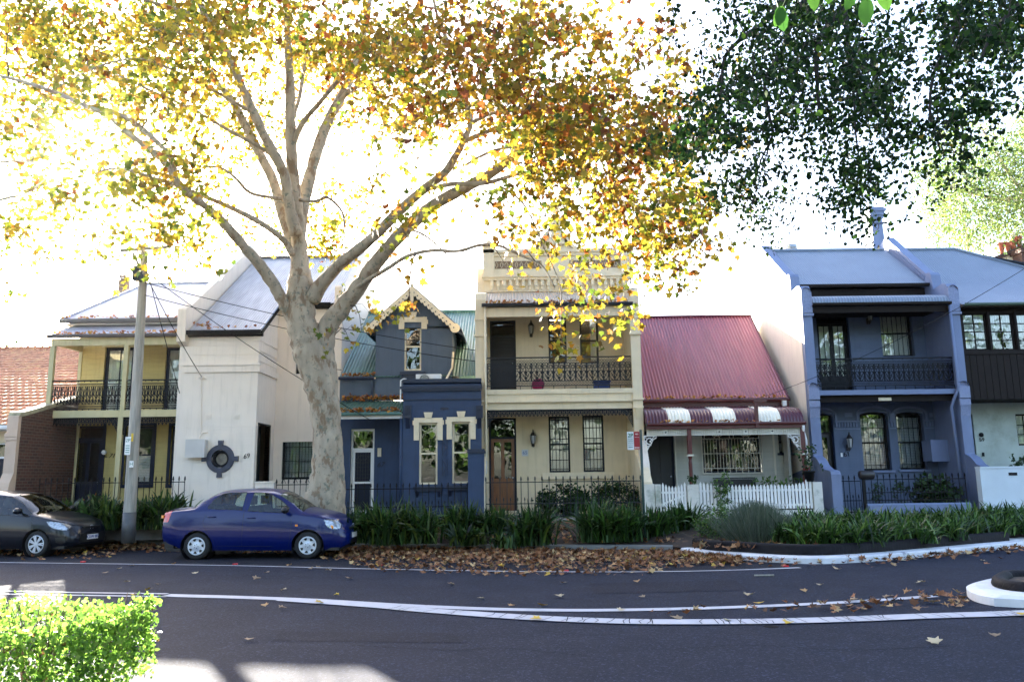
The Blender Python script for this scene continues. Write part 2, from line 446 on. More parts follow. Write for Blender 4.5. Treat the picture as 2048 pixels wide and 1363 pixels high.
# ================================================================== THE SETTING
RNG = random.Random(7); NR = np.random.default_rng(11)
def struct(name, mb, m, smooth=False): return setp(obj(name, mb, m, smooth=smooth), kind='structure')
def poly_sheet(name, pts, z, m):
    mb = MB(); n = len(pts); mb.add([(x, y, z) for x, y in pts], [tuple(range(n))]); return struct(name, mb, m)
def asphalt(name, base, dirt):
    m = mat(name, base, .9, .14, 1.3, .6, 230, spec=.15, col2=dirt, mix2=(.52, .75), s2=.9)
    nt = m.node_tree; N = nt.nodes; L = nt.links; b = N['Principled BSDF']
    src = b.inputs['Base Color'].links[0].from_socket
    tc = N.new('ShaderNodeTexCoord'); v = N.new('ShaderNodeTexVoronoi'); v.inputs['Scale'].default_value = 55
    L.new(tc.outputs['Object'], v.inputs['Vector'])
    sp = N.new('ShaderNodeSeparateColor'); L.new(v.outputs['Color'], sp.inputs[0])
    r = N.new('ShaderNodeValToRGB'); e = r.color_ramp.elements
    e[0].position = 0; e[0].color = (.72, .72, .74, 1); e[1].position = .86; e[1].color = (1.1, 1.1, 1.1, 1)
    q = r.color_ramp.elements.new(.95); q.color = (2.1, 2.1, 2.2, 1)
    L.new(sp.outputs[0], r.inputs[0])
    mx = N.new('ShaderNodeMix'); mx.data_type = 'RGBA'; mx.blend_type = 'MULTIPLY'; mx.inputs[0].default_value = 1
    L.new(src, mx.inputs[6]); L.new(r.outputs[0], mx.inputs[7]); L.new(mx.outputs[2], b.inputs['Base Color'])
    return m
M_asph = asphalt('asphalt', (.0135, .0175, .032), (.019, .023, .037))
M_asph2 = asphalt('older_asphalt', (.013, .0145, .022), (.021, .021, .026))
mb = MB(); mb.add([(-900, -600, -.06), (900, -600, -.06), (900, 1500, -.06), (-900, 1500, -.06)], [(0, 1, 2, 3)])
struct('ground', mb, mat('dry_ground', (.10, .09, .07), .9, .3, .5, .3, 10))
# kerb line (foot of the kerb, x, y at z = 0)
KL = [(-60, 34.0), (-30, 26.6)] + [tuple(G(a, b)[:2]) for a, b in [(-150, 1088), (40, 1090), (270, 1092), (480, 1096), (700, 1099), (900, 1101), (1100, 1103), (1260, 1104), (1345, 1105)]]
BEDF = [(1360, 1106), (1400, 1114), (1470, 1119), (1560, 1125), (1650, 1127), (1750, 1122), (1850, 1113), (1950, 1103), (2048, 1094), (2160, 1083)]
KR = [tuple(G(a, b)[:2]) for a, b in BEDF] + [(30, 22), (60, 26)]
KRs = [tuple(p) for p in cat(KR, 5)]
road_far = [(-60, 36), (60, 30)]
poly_sheet('road', [(-60, -40), (60, -40), (60, 30), (-60, 37)], 0.0, M_asph)
# parking strip of older asphalt beyond the edge line
EDGE = [(-300, 1121), (-120, 1123), (0, 1124.5), (240, 1127.5), (480, 1131), (740, 1137.5), (1000, 1142), (1200, 1143.5), (1350, 1142.5), (1480, 1139.5), (1600, 1135)]
edge = [G(a, b) for a, b in EDGE]
def ground_line(name, pts, width, z, m, wfn=None, label=None):
    pts = [np.array(p[:2], float) for p in pts]; pts = cat(pts, 6); mb = MB(); n = len(pts)
    vs = []
    for i, p in enumerate(pts):
        t = pts[min(i+1, n-1)] - pts[max(i-1, 0)]; t /= np.linalg.norm(t); q = np.array([-t[1], t[0]])
        w = wfn(i/(n-1)) if wfn else width
        vs += [(*(p+q*w/2), z), (*(p-q*w/2), z)]
    mb.add(vs, [(2*i, 2*i+1, 2*i+3, 2*i+2)[::-1] for i in range(n-1)])
    return struct(name, mb, m)
ps = [tuple(p[:2]) for p in edge]
poly_sheet('parking_lane', [p for p in ps] + [(6, 19.5), (-20, 27)], 0.004, M_asph2)
ground_line('road_edge_line', edge, .085, .009, M_line, lambda t: .085 if t < .9 else .085 + .05*(t-.9)*10)
up = [G(a, b) for a, b in [(330, 1190.5), (480, 1194.5), (620, 1200), (740, 1207), (850, 1213), (1000, 1218.5), (1150, 1220.5), (1300, 1219), (1450, 1215), (1600, 1209), (1730, 1202), (1870, 1192)]]
lo = [G(a, b) for a, b in [(560, 1200), (740, 1212), (850, 1221), (1000, 1232), (1100, 1238), (1250, 1243.5), (1400, 1244.5), (1550, 1243), (1700, 1239), (1850, 1233), (2048, 1226.5), (2300, 1214)]]
ground_line('median_line', up, .2, .009, M_line, lambda t: .26 - .10*t)
ground_line('centre_line', lo, .34, .014, M_line, lambda t: .20 + .12*min(1, t*4))
# cracks across the thick painted lines, and a few wandering cracks and seams in the asphalt
M_crack = mat('road_crack', (.008, .008, .010), .95, .2, 5, spec=.1)
mb = MB(); lc = [Vector((*p[:2], .018)) for p in cat([tuple(p) for p in lo], 14)]; rr_ = random.Random(3)
for i in range(20, len(lc)-2):
    if rr_.random() < .42:
        t = (lc[i+1]-lc[i]).normalized(); q = Vector((-t.y, t.x, 0)); a_ = .15; p0 = lc[i]-q*a_; p1 = lc[i]+t*rr_.uniform(-.03, .05); p2 = lc[i]+q*a_+t*rr_.uniform(-.06, .06); w_ = t*.005
        mb.add([p0-w_, p0+w_, p1+w_, p1-w_, p2-w_, p2+w_], [(0, 1, 2, 3), (3, 2, 5, 4)])
struct('line_cracks', mb, M_crack)
mb = MB()
for seq in ([(440, 1176), (470, 1160), (480, 1152), (520, 1149)], [(150, 1149), (400, 1150), (640, 1153)], [(1090, 1262), (1180, 1270), (1240, 1268)], [(700, 1290), (900, 1300), (1000, 1296), (1180, 1312)], [(1330, 1300), (1500, 1290), (1700, 1300), (1900, 1292)], [(600, 1168), (760, 1176), (900, 1172)]):
    pc = cat([tuple(G(u + 0, v)) for u, v in seq], 8)
    for p0, p1 in zip(pc[:-1], pc[1:]):
        p0 = Vector((p0[0], p0[1]+rr_.uniform(-.02, .02), .0065)); p1 = Vector((p1[0], p1[1], .0065)); mb.add([p0+Vector((0, -.006, 0)), p1+Vector((0, -.006, 0)), p1+Vector((0, .006, 0)), p0+Vector((0, .006, 0))], [(0, 1, 2, 3)])
struct('asphalt_cracks', mb, M_crack)
mb = MB(); c_ = G(1542, 1253); mb.lathe([(0, .006), (.085, .006)], (c_.x, c_.y, 0), n=20); struct('valve_cover', mb, M_crack)
pp = [G(a, b) for a, b in ((560, 1262), (905, 1266), (930, 1285), (545, 1281))]; poly_sheet('asphalt_patch', [tuple(p[:2]) for p in pp], .0045, asphalt('patched_asphalt', (.011, .0135, .025), (.015, .018, .029)))
pp = [G(a, b) for a, b in ((1180, 1166), (1470, 1160), (1500, 1180), (1190, 1187))]; poly_sheet('asphalt_patch', [tuple(p[:2]) for p in pp], .0045, MATS['patched_asphalt'])
ground_line('double_line', [G(a, b) for a, b in [(-400, 1177), (0, 1182), (130, 1184.5), (335, 1187.5)]], .10, .009, M_line)
ground_line('double_line', [G(a, b) for a, b in [(-400, 1183), (0, 1188), (130, 1190), (335, 1193.2)]], .10, .009, M_line)
# footpath near the photographer, under the hedge
mb = MB(); mb.box(-40, -3.25, -6, 6.9, -.05, .10); 
struct('near_footpath', mb, mat('pale_concrete_path', (.36, .35, .32), .85, .1, 2, .3, 60))
# kerb along the parking strip, raised verge, footpath and yards
def strip(name, base, prof, m, smooth=False, closed_end=True):
    """prof = (inset, z) section swept along a line; inset is away from the road"""
    pts = [np.array(p, float) for p in base]; n = len(pts); mb = MB(); k = len(prof); vs = []
    for i, p in enumerate(pts):
        t = pts[min(i+1, n-1)] - pts[max(i-1, 0)]; t /= np.linalg.norm(t); q = np.array([-t[1], t[0]])
        vs += [(*(p + q*a), z) for a, z in prof]
    fs = [(i*k+j, (i+1)*k+j, (i+1)*k+j+1, i*k+j+1) for i in range(n-1) for j in range(k-1)]
    if closed_end: fs += [tuple(range(k))[::-1], tuple((n-1)*k+j for j in range(k))]
    mb.add(vs, fs); return struct(name, mb, m, smooth)
KLs = [tuple(p) for p in cat(KL, 4)]
strip('kerb', KLs, [(0, -.02), (.015, .135), (.04, .15), (.20, .155), (.21, 0)], M_concrete)
strip('planter_kerb', KRs, [(0, -.02), (.02, .10), (.05, .12), (.36, .13), (.37, 0)], M_kerbwhite)
# verge surface
top = [(p[0], p[1]) for p in KLs]
vg = MB(); vs = []; n = len(KLs)
def inset(base, d):
    pts = [np.array(p, float) for p in base]; out = []
    for i, p in enumerate(pts):
        t = pts[min(i+1, len(pts)-1)] - pts[max(i-1, 0)]; t /= np.linalg.norm(t); out.append(p + np.array([-t[1], t[0]])*d)
    return out
ins = inset(KLs, .19); insr = inset(KRs, .52)
front = [tuple(p) for p in ins if p[0] < 3.9] + [tuple(p) for p in insr if p[0] > 4.3]
ZF = .56                                             # level of the upper footpath
vs = []; m_ = 7
for (x, y) in front:
    yb = max(y + .6, 21.2)
    for j in range(m_):
        u = j/(m_-1); z = .14 + (ZF-.14) * (u**.9) + (.02*sin(x*3+j*2) if 0 < j < m_-1 else 0)
        vs.append((x, y + (yb-y)*u, z - (.03 if j == 0 else 0)))
vg.add(vs, [(i*m_+j, (i+1)*m_+j, (i+1)*m_+j+1, i*m_+j+1) for i in range(len(front)-1) for j in range(m_-1)])
struct('verge_soil', vg, M_soil, True)
mb = MB(); mb.box(-60, 60, 21.15, 22.35, .2, ZF+.006); struct('upper_footpath', mb, M_concrete)
mb = MB(); mb.box(-60, 60, 22.35, 60, .2, ZF-.01); struct('yard_ground', mb, mat('paved_yard', (.18, .17, .155), .9, .2, 2, .3, 30))
# dark brick edging on top of the planter kerb
strip('planter_brick_edging', [tuple(p) for p in inset(KRs, .30)], [(0, .12), (0, .27), (.03, .31), (.09, .33), (.16, .31), (.19, .27), (.19, .1)], M_paver, True)
# concrete steps up through the planting
mb = MB()
x0, x1 = G(1150, 1060).x * 1.02, G(1150, 1060).x + .95
for k in range(3):
    mb.box(x0, x1, 18.75 + k*.75, 21.15, .16 + k*.13 - .1, .16 + (k+1)*.125)
struct('steps', mb, M_concrete)
# traffic island at the right edge of the picture
IS = [(2048, 1215), (1990, 1211), (1950, 1202), (1934, 1190), (1942, 1182), (1965, 1175), (2000, 1172), (2060, 1168)]
ip = [tuple(p) for p in cat([(17.5, 9.3), (16, 8.0), (12, 7.9), (8.8, 8.9)] + [tuple(G(a, b)[:2]) for a, b in IS] + [(10.5, 12.25), (14, 12.3), (17, 11.5), (17.9, 10.4), (17.5, 9.3)], 5)][:-1]
c0 = np.mean(np.array(ip), axis=0)
mb = MB(); k = len(ip)
inn = [tuple(np.array(p) + (c0-np.array(p))*.03) for p in ip]
mb.add([(x, y, -.02) for x, y in ip] + [(x, y, .10) for x, y in ip] + [(x, y, .135) for x, y in inn],
       [(i, (i+1) % k, k+(i+1) % k, k+i) for i in range(k)] + [(k+i, k+(i+1) % k, 2*k+(i+1) % k, 2*k+i) for i in range(k)] + [tuple(2*k+i for i in range(k))])
struct('traffic_island', mb, M_kerbwhite)
ring = [Vector((16.9, 9.6, .13)), Vector((15.5, 8.6, .13)), Vector((12, 8.6, .13)), Vector((9.2, 9.6, .13))] + [G(a, b, .13) for a, b in [(2110, 1184), (2048, 1182), (2010, 1176), (1998, 1168), (2010, 1160), (2048, 1156)]] + [Vector((9.2, 11.7, .13)), Vector((12, 11.8, .13)), Vector((15, 11.6, .13)), Vector((17, 10.6, .13)), Vector((16.9, 9.6, .13))]
ring = [Vector(tuple(p)) for p in cat([tuple(p) for p in ring], 5)]
mb = MB(); mb.tube([p + Vector((0, 0, .03)) for p in ring], .095, 10)
struct('island_brick_edging', mb, M_paver, True)
mb = MB(); mb.add([(p.x, p.y, .17) for p in ring[:-1]], [tuple(range(len(ring)-1))]); struct('island_soil', mb, M_soil)
# ================================================================== HOUSE PARTS
def window(par, x0, x1, z0, z1, y, fm, fw=.055, cols=1, rows=1, back='curtain', sash=True, bars=None, proud=.0, sill=None, arch=0.0, name='window', bm=None, reveal=.10):
    """joinery set in an opening whose wall face is y"""
    yf = y + reveal - .03 - proud
    mb = MB()
    if arch:
        n = 8; top = [(x0 + (x1-x0)*i/n, z1 + arch*sin(pi*i/n)) for i in range(n+1)]
        for a, b in zip(top[:-1], top[1:]): mb.prism([a, b, (b[0], b[1]-fw*1.2), (a[0], a[1]-fw*1.2)], yf, yf+.06)
    else: mb.box(x0, x1, yf, yf+.06, z1-fw, z1)
    mb.box(x0, x0+fw, yf, yf+.06, z0, z1-(0 if arch else fw)); mb.box(x1-fw, x1, yf, yf+.06, z0, z1-(0 if arch else fw))
    mb.box(x0+fw, x1-fw, yf, yf+.06, z0, z0+fw)
    w = obj(name, mb, fm, par)
    a, b, c, d = x0+fw, x1-fw, z0+fw, z1-fw
    mb = MB(); zm = (c+d)/2
    if sash:
        mb.box(a, b, yf+.012, yf+.05, zm-.025, zm+.025)
    for i in range(1, cols): 
        xx = a+(b-a)*i/cols; mb.box(xx-.014, xx+.014, yf+.016, yf+.044, c, d)
    for j in range(1, rows):
        zz = c+(d-c)*j/rows
        if sash and abs(zz-zm) < .03: continue
        mb.box(a, b, yf+.018, yf+.042, zz-.014, zz+.014)
    if mb.v: obj('sash_bars', mb, fm, w)
    if bars:
        mb = MB(); nb, hz, bmat = bars
        for i in range(nb): 
            xx = a+(b-a)*(i+.5)/nb; mb.box(xx-.007, xx+.007, yf-.035, yf-.021, c-.03, d+arch*.6)
        for zz in hz: q = c+(d-c)*zz; mb.box(x0+.01, x1-.01, yf-.03, yf-.016, q-.01, q+.01)
        obj('security_bars', mb, bmat, w)
    mb = MB(); mb.box(a-.01, b+.01, yf+.028, yf+.032, c-.01, d+.01+arch*.8); obj('pane', mb, M_glass, w)
    yb = yf + .05
    if back == 'curtain':
        mb = MB(); n = 60; vs = []
        for i in range(n+1):
            x = a-.02 + (b-a+.04)*i/n; f = .012*sin(i*1.35)+.008*sin(i*2.9)
            vs += [(x, yb+f, c-.02), (x, yb+f, d+.02+arch)]
        mb.add(vs, [(2*i, 2*i+2, 2*i+3, 2*i+1) for i in range(n)]); obj('curtain', mb, M_curtain, w)
    elif back == 'blind':
        mb = MB(); n = int((d-c)/.05)
        for i in range(n): mb.add([(a-.02, yb, c+i*.05), (b+.02, yb, c+i*.05), (b+.02, yb+.03, c+i*.05+.046), (a-.02, yb+.03, c+i*.05+.046)], [(0, 1, 2, 3)])
        obj('blind', mb, M_blind, w)
    elif back == 'half':
        mb = MB(); n = int((zm-c)/.05)
        for i in range(n): mb.add([(a-.02, yb, c+i*.05), (b+.02, yb, c+i*.05), (b+.02, yb+.03, c+i*.05+.046), (a-.02, yb+.03, c+i*.05+.046)], [(0, 1, 2, 3)])
        obj('blind', mb, M_blind, w)
    elif back == 'parted':
        mb = MB(); n = 40; vs = []
        for i in range(n+1):
            u = i/n; x = a-.02 + (b-a+.04)*u; f = .012*sin(i*1.35); g = max(0, 1-abs(u-.5)*2.4)
            vs += [(x, yb+f, c-.02 + (d-c)*.75*g), (x, yb+f, d+.02)]
        mb.add(vs, [(2*i, 2*i+2, 2*i+3, 2*i+1) for i in range(n)]); obj('curtain', mb, M_curtain, w)
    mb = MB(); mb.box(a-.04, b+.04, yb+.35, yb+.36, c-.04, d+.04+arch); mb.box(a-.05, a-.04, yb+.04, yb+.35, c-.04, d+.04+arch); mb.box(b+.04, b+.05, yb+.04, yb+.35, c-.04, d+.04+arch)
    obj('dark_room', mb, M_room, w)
    if sill: mb = MB(); mb.box(x0-.06, x1+.06, y-.07, y+reveal-.03, z0-.07, z0-.002); obj('sill', mb, sill, w)
    return w
def door(par, x0, x1, z0, z1, y, fm, lm, transom=.45, panels=((0, 0), ), kind='panel', reveal=.14, knob=True, fw=.06, glass=True):
    yf = y+reveal-.04; mb = MB(); zt = z1-transom if transom else z1-fw
    mb.box(x0, x0+fw, yf, yf+.07, z0, z1); mb.box(x1-fw, x1, yf, yf+.07, z0, z1); mb.box(x0+fw, x1-fw, yf, yf+.07, z1-fw, z1)
    if transom: mb.box(x0+fw, x1-fw, yf, yf+.07, zt-.03, zt+.03)
    f = obj('door_frame', mb, fm, par)
    if transom:
        mb = MB(); mb.box(x0+fw, x1-fw, yf+.03, yf+.035, zt+.03, z1-fw); obj('transom_pane', mb, M_glass, f)
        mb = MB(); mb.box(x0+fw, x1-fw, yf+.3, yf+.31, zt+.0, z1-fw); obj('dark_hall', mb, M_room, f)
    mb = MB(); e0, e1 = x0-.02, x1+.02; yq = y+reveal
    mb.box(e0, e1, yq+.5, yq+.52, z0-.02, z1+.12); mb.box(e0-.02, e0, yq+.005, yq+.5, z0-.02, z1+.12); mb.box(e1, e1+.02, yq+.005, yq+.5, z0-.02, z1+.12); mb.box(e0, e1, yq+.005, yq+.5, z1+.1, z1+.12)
    obj('light_leak_box', mb, M_room, f)  # dark box added behind the doorway, stops sky light leaking through
    a, b, c, d = x0+fw+.005, x1-fw-.005, z0, zt-.032 if transom else z1-fw-.003
    mb = MB(); st = .09; yl = yf+.02; mid = (a+b)/2
    if kind == 'panel':       # stiles, rails and four recessed panels, the upper pair glazed
        for q in ((a, a+st), (mid-.05, mid+.05), (b-st, b)): mb.box(q[0], q[1], yl, yl+.04, c, d)
        zr = c+(d-c)*.42
        for q in ((c, c+.16), (zr-.06, zr+.06), (d-.1, d)):
            for e in ((a+st, mid-.05), (mid+.05, b-st)): mb.box(e[0], e[1], yl, yl+.04, q[0], q[1])
        for e in ((a+st, mid-.05), (mid+.05, b-st)): mb.box(e[0], e[1], yl+.02, yl+.036, c+.16, zr-.06)
        dl = obj('door', mb, lm, par)
        mb = MB()
        for e in ((a+st, mid-.05), (mid+.05, b-st)): mb.box(e[0], e[1], yl+.02, yl+.025, zr+.06, d-.1)
        obj('pane', mb, M_glass, dl)
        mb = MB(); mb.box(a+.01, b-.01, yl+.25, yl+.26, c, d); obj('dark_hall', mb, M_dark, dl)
    elif kind == 'screen':
        mb.box(a, a+.06, yl, yl+.03, c, d); mb.box(b-.06, b, yl, yl+.03, c, d); mb.box(a+.06, b-.06, yl, yl+.03, d-.06, d); mb.box(a+.06, b-.06, yl, yl+.03, c, c+.1)
        mb.box(a+.06, b-.06, yl, yl+.03, c+.9, c+.96)
        dl = obj('door', mb, fm, par)
        mb = MB(); n = 6
        for i in range(1, n): xx = a+.06+(b-a-.12)*i/n; mb.box(xx-.006, xx+.006, yl+.012, yl+.02, c+.96, d-.06)
        for i in range(1, 8): zz = c+.96+(d-c-1.02)*i/8; mb.box(a+.06, b-.06, yl+.01, yl+.018, zz-.006, zz+.006)
        cx, cz, r = (a+b)/2, d-.06-(b-a)/2, (b-a)/2-.08
        for q in range(5):
            w = pi*q/4; mb.stroke([(cx+cos(w)*r*.3, cz+sin(w)*r*.3), (cx+cos(w)*r, cz+sin(w)*r)], .014, yl+.008, .008)
        mb.stroke([(cx+cos(w)*r, cz+sin(w)*r) for w in [pi*i/12 for i in range(13)]], .014, yl+.006, .008)
        obj('screen_grille', mb, M_blackdoor, dl)
        mb = MB(); mb.box(a+.06, b-.06, yl+.05, yl+.06, c, d); obj('inner_door', mb, lm, dl)
    elif kind == 'solid':
        mb.box(a, b, yl, yl+.04, c, d)
        for i in range(2):
            for q in ((c+.15, c+.85), (c+1.0, d-.15)):
                e0 = a+.09+(b-a-.13)/2*i; mb.box(e0, e0+(b-a-.27)/2, yl-.012, yl, q[0], q[1])
        dl = obj('door', mb, lm, par)
    elif kind == 'french':
        for e in ((a, mid-.004), (mid+.004, b)):
            mb.box(e[0], e[0]+.06, yl, yl+.04, c, d); mb.box(e[1]-.06, e[1], yl, yl+.04, c, d); mb.box(e[0]+.06, e[1]-.06, yl, yl+.04, c, c+.6); mb.box(e[0]+.06, e[1]-.06, yl, yl+.04, d-.06, d)
            m2 = (e[0]+e[1])/2; mb.box(m2-.01, m2+.01, yl+.01, yl+.03, c+.6, d-.06)
            for t in (.1, .32): zz = c+.6+(d-c-.66)*t; mb.box(e[0]+.06, e[1]-.06, yl+.012, yl+.028, zz-.01, zz+.01)
        dl = obj('door', mb, lm, par)
        mb = MB(); mb.box(a+.05, b-.05, yl+.02, yl+.024, c+.58, d-.05); obj('pane', mb, M_glass, dl)
        mb = MB(); mb.box(a+.05, b-.05, yl+.07, yl+.075, c+.5, d-.02); obj('curtain', mb, M_curtain, dl)
    if knob:
        mb = MB(); mb.lathe([(0, -.05), (.022, -.045), (.026, -.03), (.012, -.01), (.012, 0)], (b-.05, yl, c+1.0), 'y', 10); obj('handle', mb, M_silver, dl, True)
    return dl
def lantern(par, x, z, y, s=1.0, name='wall_lantern'):
    r = thing(name, (x, y, z), None, None); r.parent = par; r.location = Vector((x, y, z)) - ORG[par]
    mb = MB(); mb.box(x-.04*s, x+.04*s, y-.02*s, y, z-.16*s, z-.02*s); mb.tube([(x, y, z-.12*s), (x, y-.08*s, z-.17*s), (x, y-.14*s, z-.12*s)], .012*s, 6)
    mb.lathe([(.0, -.11*s), (.03*s, -.10*s), (.055*s, -.09*s)], (x, y-.14*s, z), n=6)
    mb.lathe([(.085*s, .12*s), (.06*s, .16*s), (.02*s, .22*s), (.02*s, .25*s), (0, .29*s)], (x, y-.14*s, z), n=6)
    for k in range(6):
        w = 2*pi*k/6; mb.tube([(x+.05*s*cos(w), y-.14*s+.05*s*sin(w), z-.09*s), (x+.078*s*cos(w), y-.14*s+.078*s*sin(w), z+.12*s)], .006*s, 4)
    obj('lantern_frame', mb, M_bronze, r)
    mb = MB(); mb.lathe([(.046*s, -.085*s), (.072*s, .115*s)], (x, y-.14*s, z), n=6); obj('lantern_glass', mb, M_lampglass, r)
    return r
def vent(par, x, z, y, m, w=.24, h=.12):
    mb = MB(); mb.box(x-w/2, x+w/2, y-.008, y, z-h/2, z+h/2)
    for i in range(4): mb.box(x-w/2+.015, x+w/2-.015, y-.02, y-.008, z-h/2+.012+i*h/4, z-h/2+.012+i*h/4+.012)
    obj('wall_vent', mb, m, par)
def arcpts(cx, cz, r, a0, a1, n=8): return [(cx + r*cos(a0+(a1-a0)*i/n), cz + r*sin(a0+(a1-a0)*i/n)) for i in range(n+1)]
def lace_panel(mb, x, z0, h, w, y, style=0):
    """one cast panel of the balcony front"""
    c = x+w/2; t = .013
    dx = .052; nx_ = max(1, round(w/dx)); dx = w/nx_; nz_ = max(1, round(h*.66/dx))
    for i in range(nx_):
        for j in range(nz_):
            if style == 0 and (i+j) % 3 != 2 or style and j < nz_*.55 and (i+j) % 2: mb.stroke(arcpts(x+dx*(i+.5), z0+h*.17+(h*.66/nz_)*(j+.5), dx*(.40 if (i*7+j*5) % 3 else .26), 0, 2*pi, 6), .010, y+.003, .006)
    S = lambda p, ww=t: mb.stroke(p, ww*1.45, y, .012)
    for k in (0.0, .16, .84): S([(x, z0+h*k), (x+w, z0+h*k)], .014)
    n = 4
    for i in range(n):
        xx = x + w*(i+.5)/n; S(arcpts(xx, z0+h*.92, w/n*.38, 0, 2*pi, 8), .009)
        S(arcpts(xx, z0+h*.08, w/n*.36, 0, 2*pi, 8), .009)
    if style == 0:
        S([(c, z0+h*.16), (c, z0+h*.84)], .016)
        for sgn in (-1, 1):
            S([(c+sgn*w*.48*u, z0+h*(.16+.40*v)) for u, v in ((0, 0), (.45, .1), (.85, .35), (.95, .7), (.6, 1.0), (.15, .95), (.05, .7), (.3, .5), (.5, .62))], .014)
            S(arcpts(c+sgn*w*.26, z0+h*.70, w*.17, 0, 2*pi, 10), .013)
            S([(c+sgn*w*.10*k, z0+h*(.2+.09*k)) for k in (0, 1, 2, 3)], .012)
            S([(c+sgn*w*.47, z0+h*.16), (c+sgn*w*.47, z0+h*.84)], .013)
            S(arcpts(c+sgn*w*.47, z0+h*.5, w*.12, 0, 2*pi, 8), .011)
            S([(c, z0+h*.84), (c+sgn*w*.25, z0+h*.62), (c+sgn*w*.47, z0+h*.84)], .011)
        S(arcpts(c, z0+h*.5, w*.12, 0, 2*pi, 10), .014)
        S(arcpts(c, z0+h*.30, w*.08, 0, 2*pi, 8), .012)
    else:
        for sgn in (-1, 1):
            S([(c+sgn*w*.5, z0+h*.16), (c+sgn*w*.5, z0+h*.5), (c+sgn*w*.28, z0+h*.84)], .018)
            S([(c+sgn*w*.2, z0+h*.5), (c+sgn*w*.5, z0+h*.36), (c+sgn*w*.2, z0+h*.2), (c, z0+h*.3)], .016)
            S([(c+sgn*w*.12, z0+h*.5), (c+sgn*w*.2, z0+h*.68), (c, z0+h*.84)], .014)
        S([(c-w*.5, z0+h*.5), (c+w*.5, z0+h*.5)], .015); S(arcpts(c, z0+h*.3, w*.16, 0, 2*pi, 8), .015); S([(c, z0+h*.2), (c, z0+h*.84)], .018)
def balcony_rail(par, x0, x1, z0, z1, y, m, style=0, w=.30, foot=.1):
    mb = MB(); n = max(1, round((x1-x0)/w)); w = (x1-x0)/n
    for i in range(n): lace_panel(mb, x0+i*w, z0+foot, z1-z0-foot-.06, w, y, style)
    r = obj('balcony_railing', mb, m, par)
    mb = MB(); mb.box(x0, x1, y-.02, y+.035, z1-.035, z1); mb.box(x0, x1, y-.002, y+.02, z0+foot-.02, z0+foot)
    for i in range(n+1): mb.box(x0+i*w-.009, x0+i*w+.009, y-.004, y+.016, z0, z0+foot-.02); mb.box(x0+i*w-.007, x0+i*w+.007, y-.004, y+.016, z1-.065, z1-.035)
    obj('rail', mb, m, r)
    return r
def lace_fringe(par, x0, x1, z1, h, y, m, corner=.3):
    mb = MB(); n = int((x1-x0)/.11); w = (x1-x0)/n
    mb.box(x0, x1, y, y+.015, z1-.03, z1)
    for i in range(n):
        c = x0+(i+.5)*w; S = lambda p, ww=.016: mb.stroke(p, ww, y, .012)
        S(arcpts(c, z1-h*.42, w*.36, 0, 2*pi, 8)); S([(c-w/2, z1-h*.55), (c, z1-h), (c+w/2, z1-h*.55)], .02); S([(c, z1), (c, z1-h)], .02); S([(c-w/2, z1-.02), (c-w/2, z1-h*.6)], .02); S([(c-w/2, z1-h*.2), (c+w/2, z1-h*.2)], .014)
    for sgn, xx in ((1, x0), (-1, x1)):
        for k in range(6):
            r = corner*(1-k*.13); mb.stroke([(xx+sgn*.01, z1-r*1.5), (xx+sgn*r*.4, z1-r*.75), (xx+sgn*r, z1-.02)], .02, y+.002, .01)
        mb.stroke([(xx+sgn*.012, z1), (xx+sgn*.012, z1-corner*1.6)], .024, y, .014)
    return obj('lace_fringe', mb, m, par)
def iron_fence(name, x0, x1, z0, z1, y, m, label, pitch=.125, small=True, hoops=False, gate=None, cat_='fence'):
    r = thing(name, ((x0+x1)/2, y, z0), label, cat_)
    mb = MB(); n = int((x1-x0)/pitch); p = (x1-x0)/n
    def head(x, z, s):
        mb.tube([(x, y, z), (x, y, z+.012*s), (x, y, z+.05*s), (x, y, z+.085*s), (x, y, z+.14*s)], [.006*s, .02*s, .012*s, .022*s, .001], 5)
        mb.tube([(x-.03*s, y, z+.05*s), (x+.03*s, y, z+.05*s)], .008*s, 4)
    for i in range(n+1):
        x = x0+i*p
        mb.tube([(x, y, z0), (x, y, z1-.13)], .011, 5, cap=False); head(x, z1-.13, 1)
        if small and i < n:
            mb.tube([(x+p/2, y, z0), (x+p/2, y, z0+(z1-z0)*.42)], .007, 5, cap=False); head(x+p/2, z0+(z1-z0)*.42, .8)
        if hoops and i < n and i % 2: mb.tube([(x0+i*p-p*.35+p*.7*k/8*1.0+p*.15, y, z1-.12+.1*sin(pi*k/8)) for k in range(9)], .008, 5)
    obj('bars', mb, m, r)
    mb = MB()
    for q in (z0+.08, z0+(z1-z0)*.36, z1-.16): mb.box(x0, x1, y-.012, y+.012, q-.012, q+.012)
    obj('rails', mb, m, r)
    return r
def downpipe(par, pts, m, r=.04): mb = MB(); mb.tube(pts, r, 8); return obj('downpipe', mb, m, par, True)
def gutter(mb, x0, x1, y, z, h=.11, w=.11):
    mb.prismx([(y, z), (y-w*.15, z+h*.5), (y-.01, z+h), (y+.012, z+h), (y+.012, z+.02), (y+w, z+.02), (y+w, z)], x0, x1)
# ================================================================== HOUSES
def rear(h, x0, x1, y0, y1, z0, z1, m):
    q = MB(); q.box(x0, x1, y0, y1, z0, z1); return obj('rear_wall', q, m, h)
YF, YB, YW = 22.4, 23.6, 25.0
Z0 = .54
LIT = []            # (x0,x1,y,z) runs where fallen leaves have gathered on roofs and gutters
def solveY(px, py, x):   # distance at which this sight line meets the plane x
    return x / P(px, py, 1.0).x
def roof_back(mb, x0, x1, yr, zr, yb, zb): mb.add([(x0, yr, zr), (x1, yr, zr), (x1, yb, zb), (x0, yb, zb)], [(0, 1, 2, 3)])
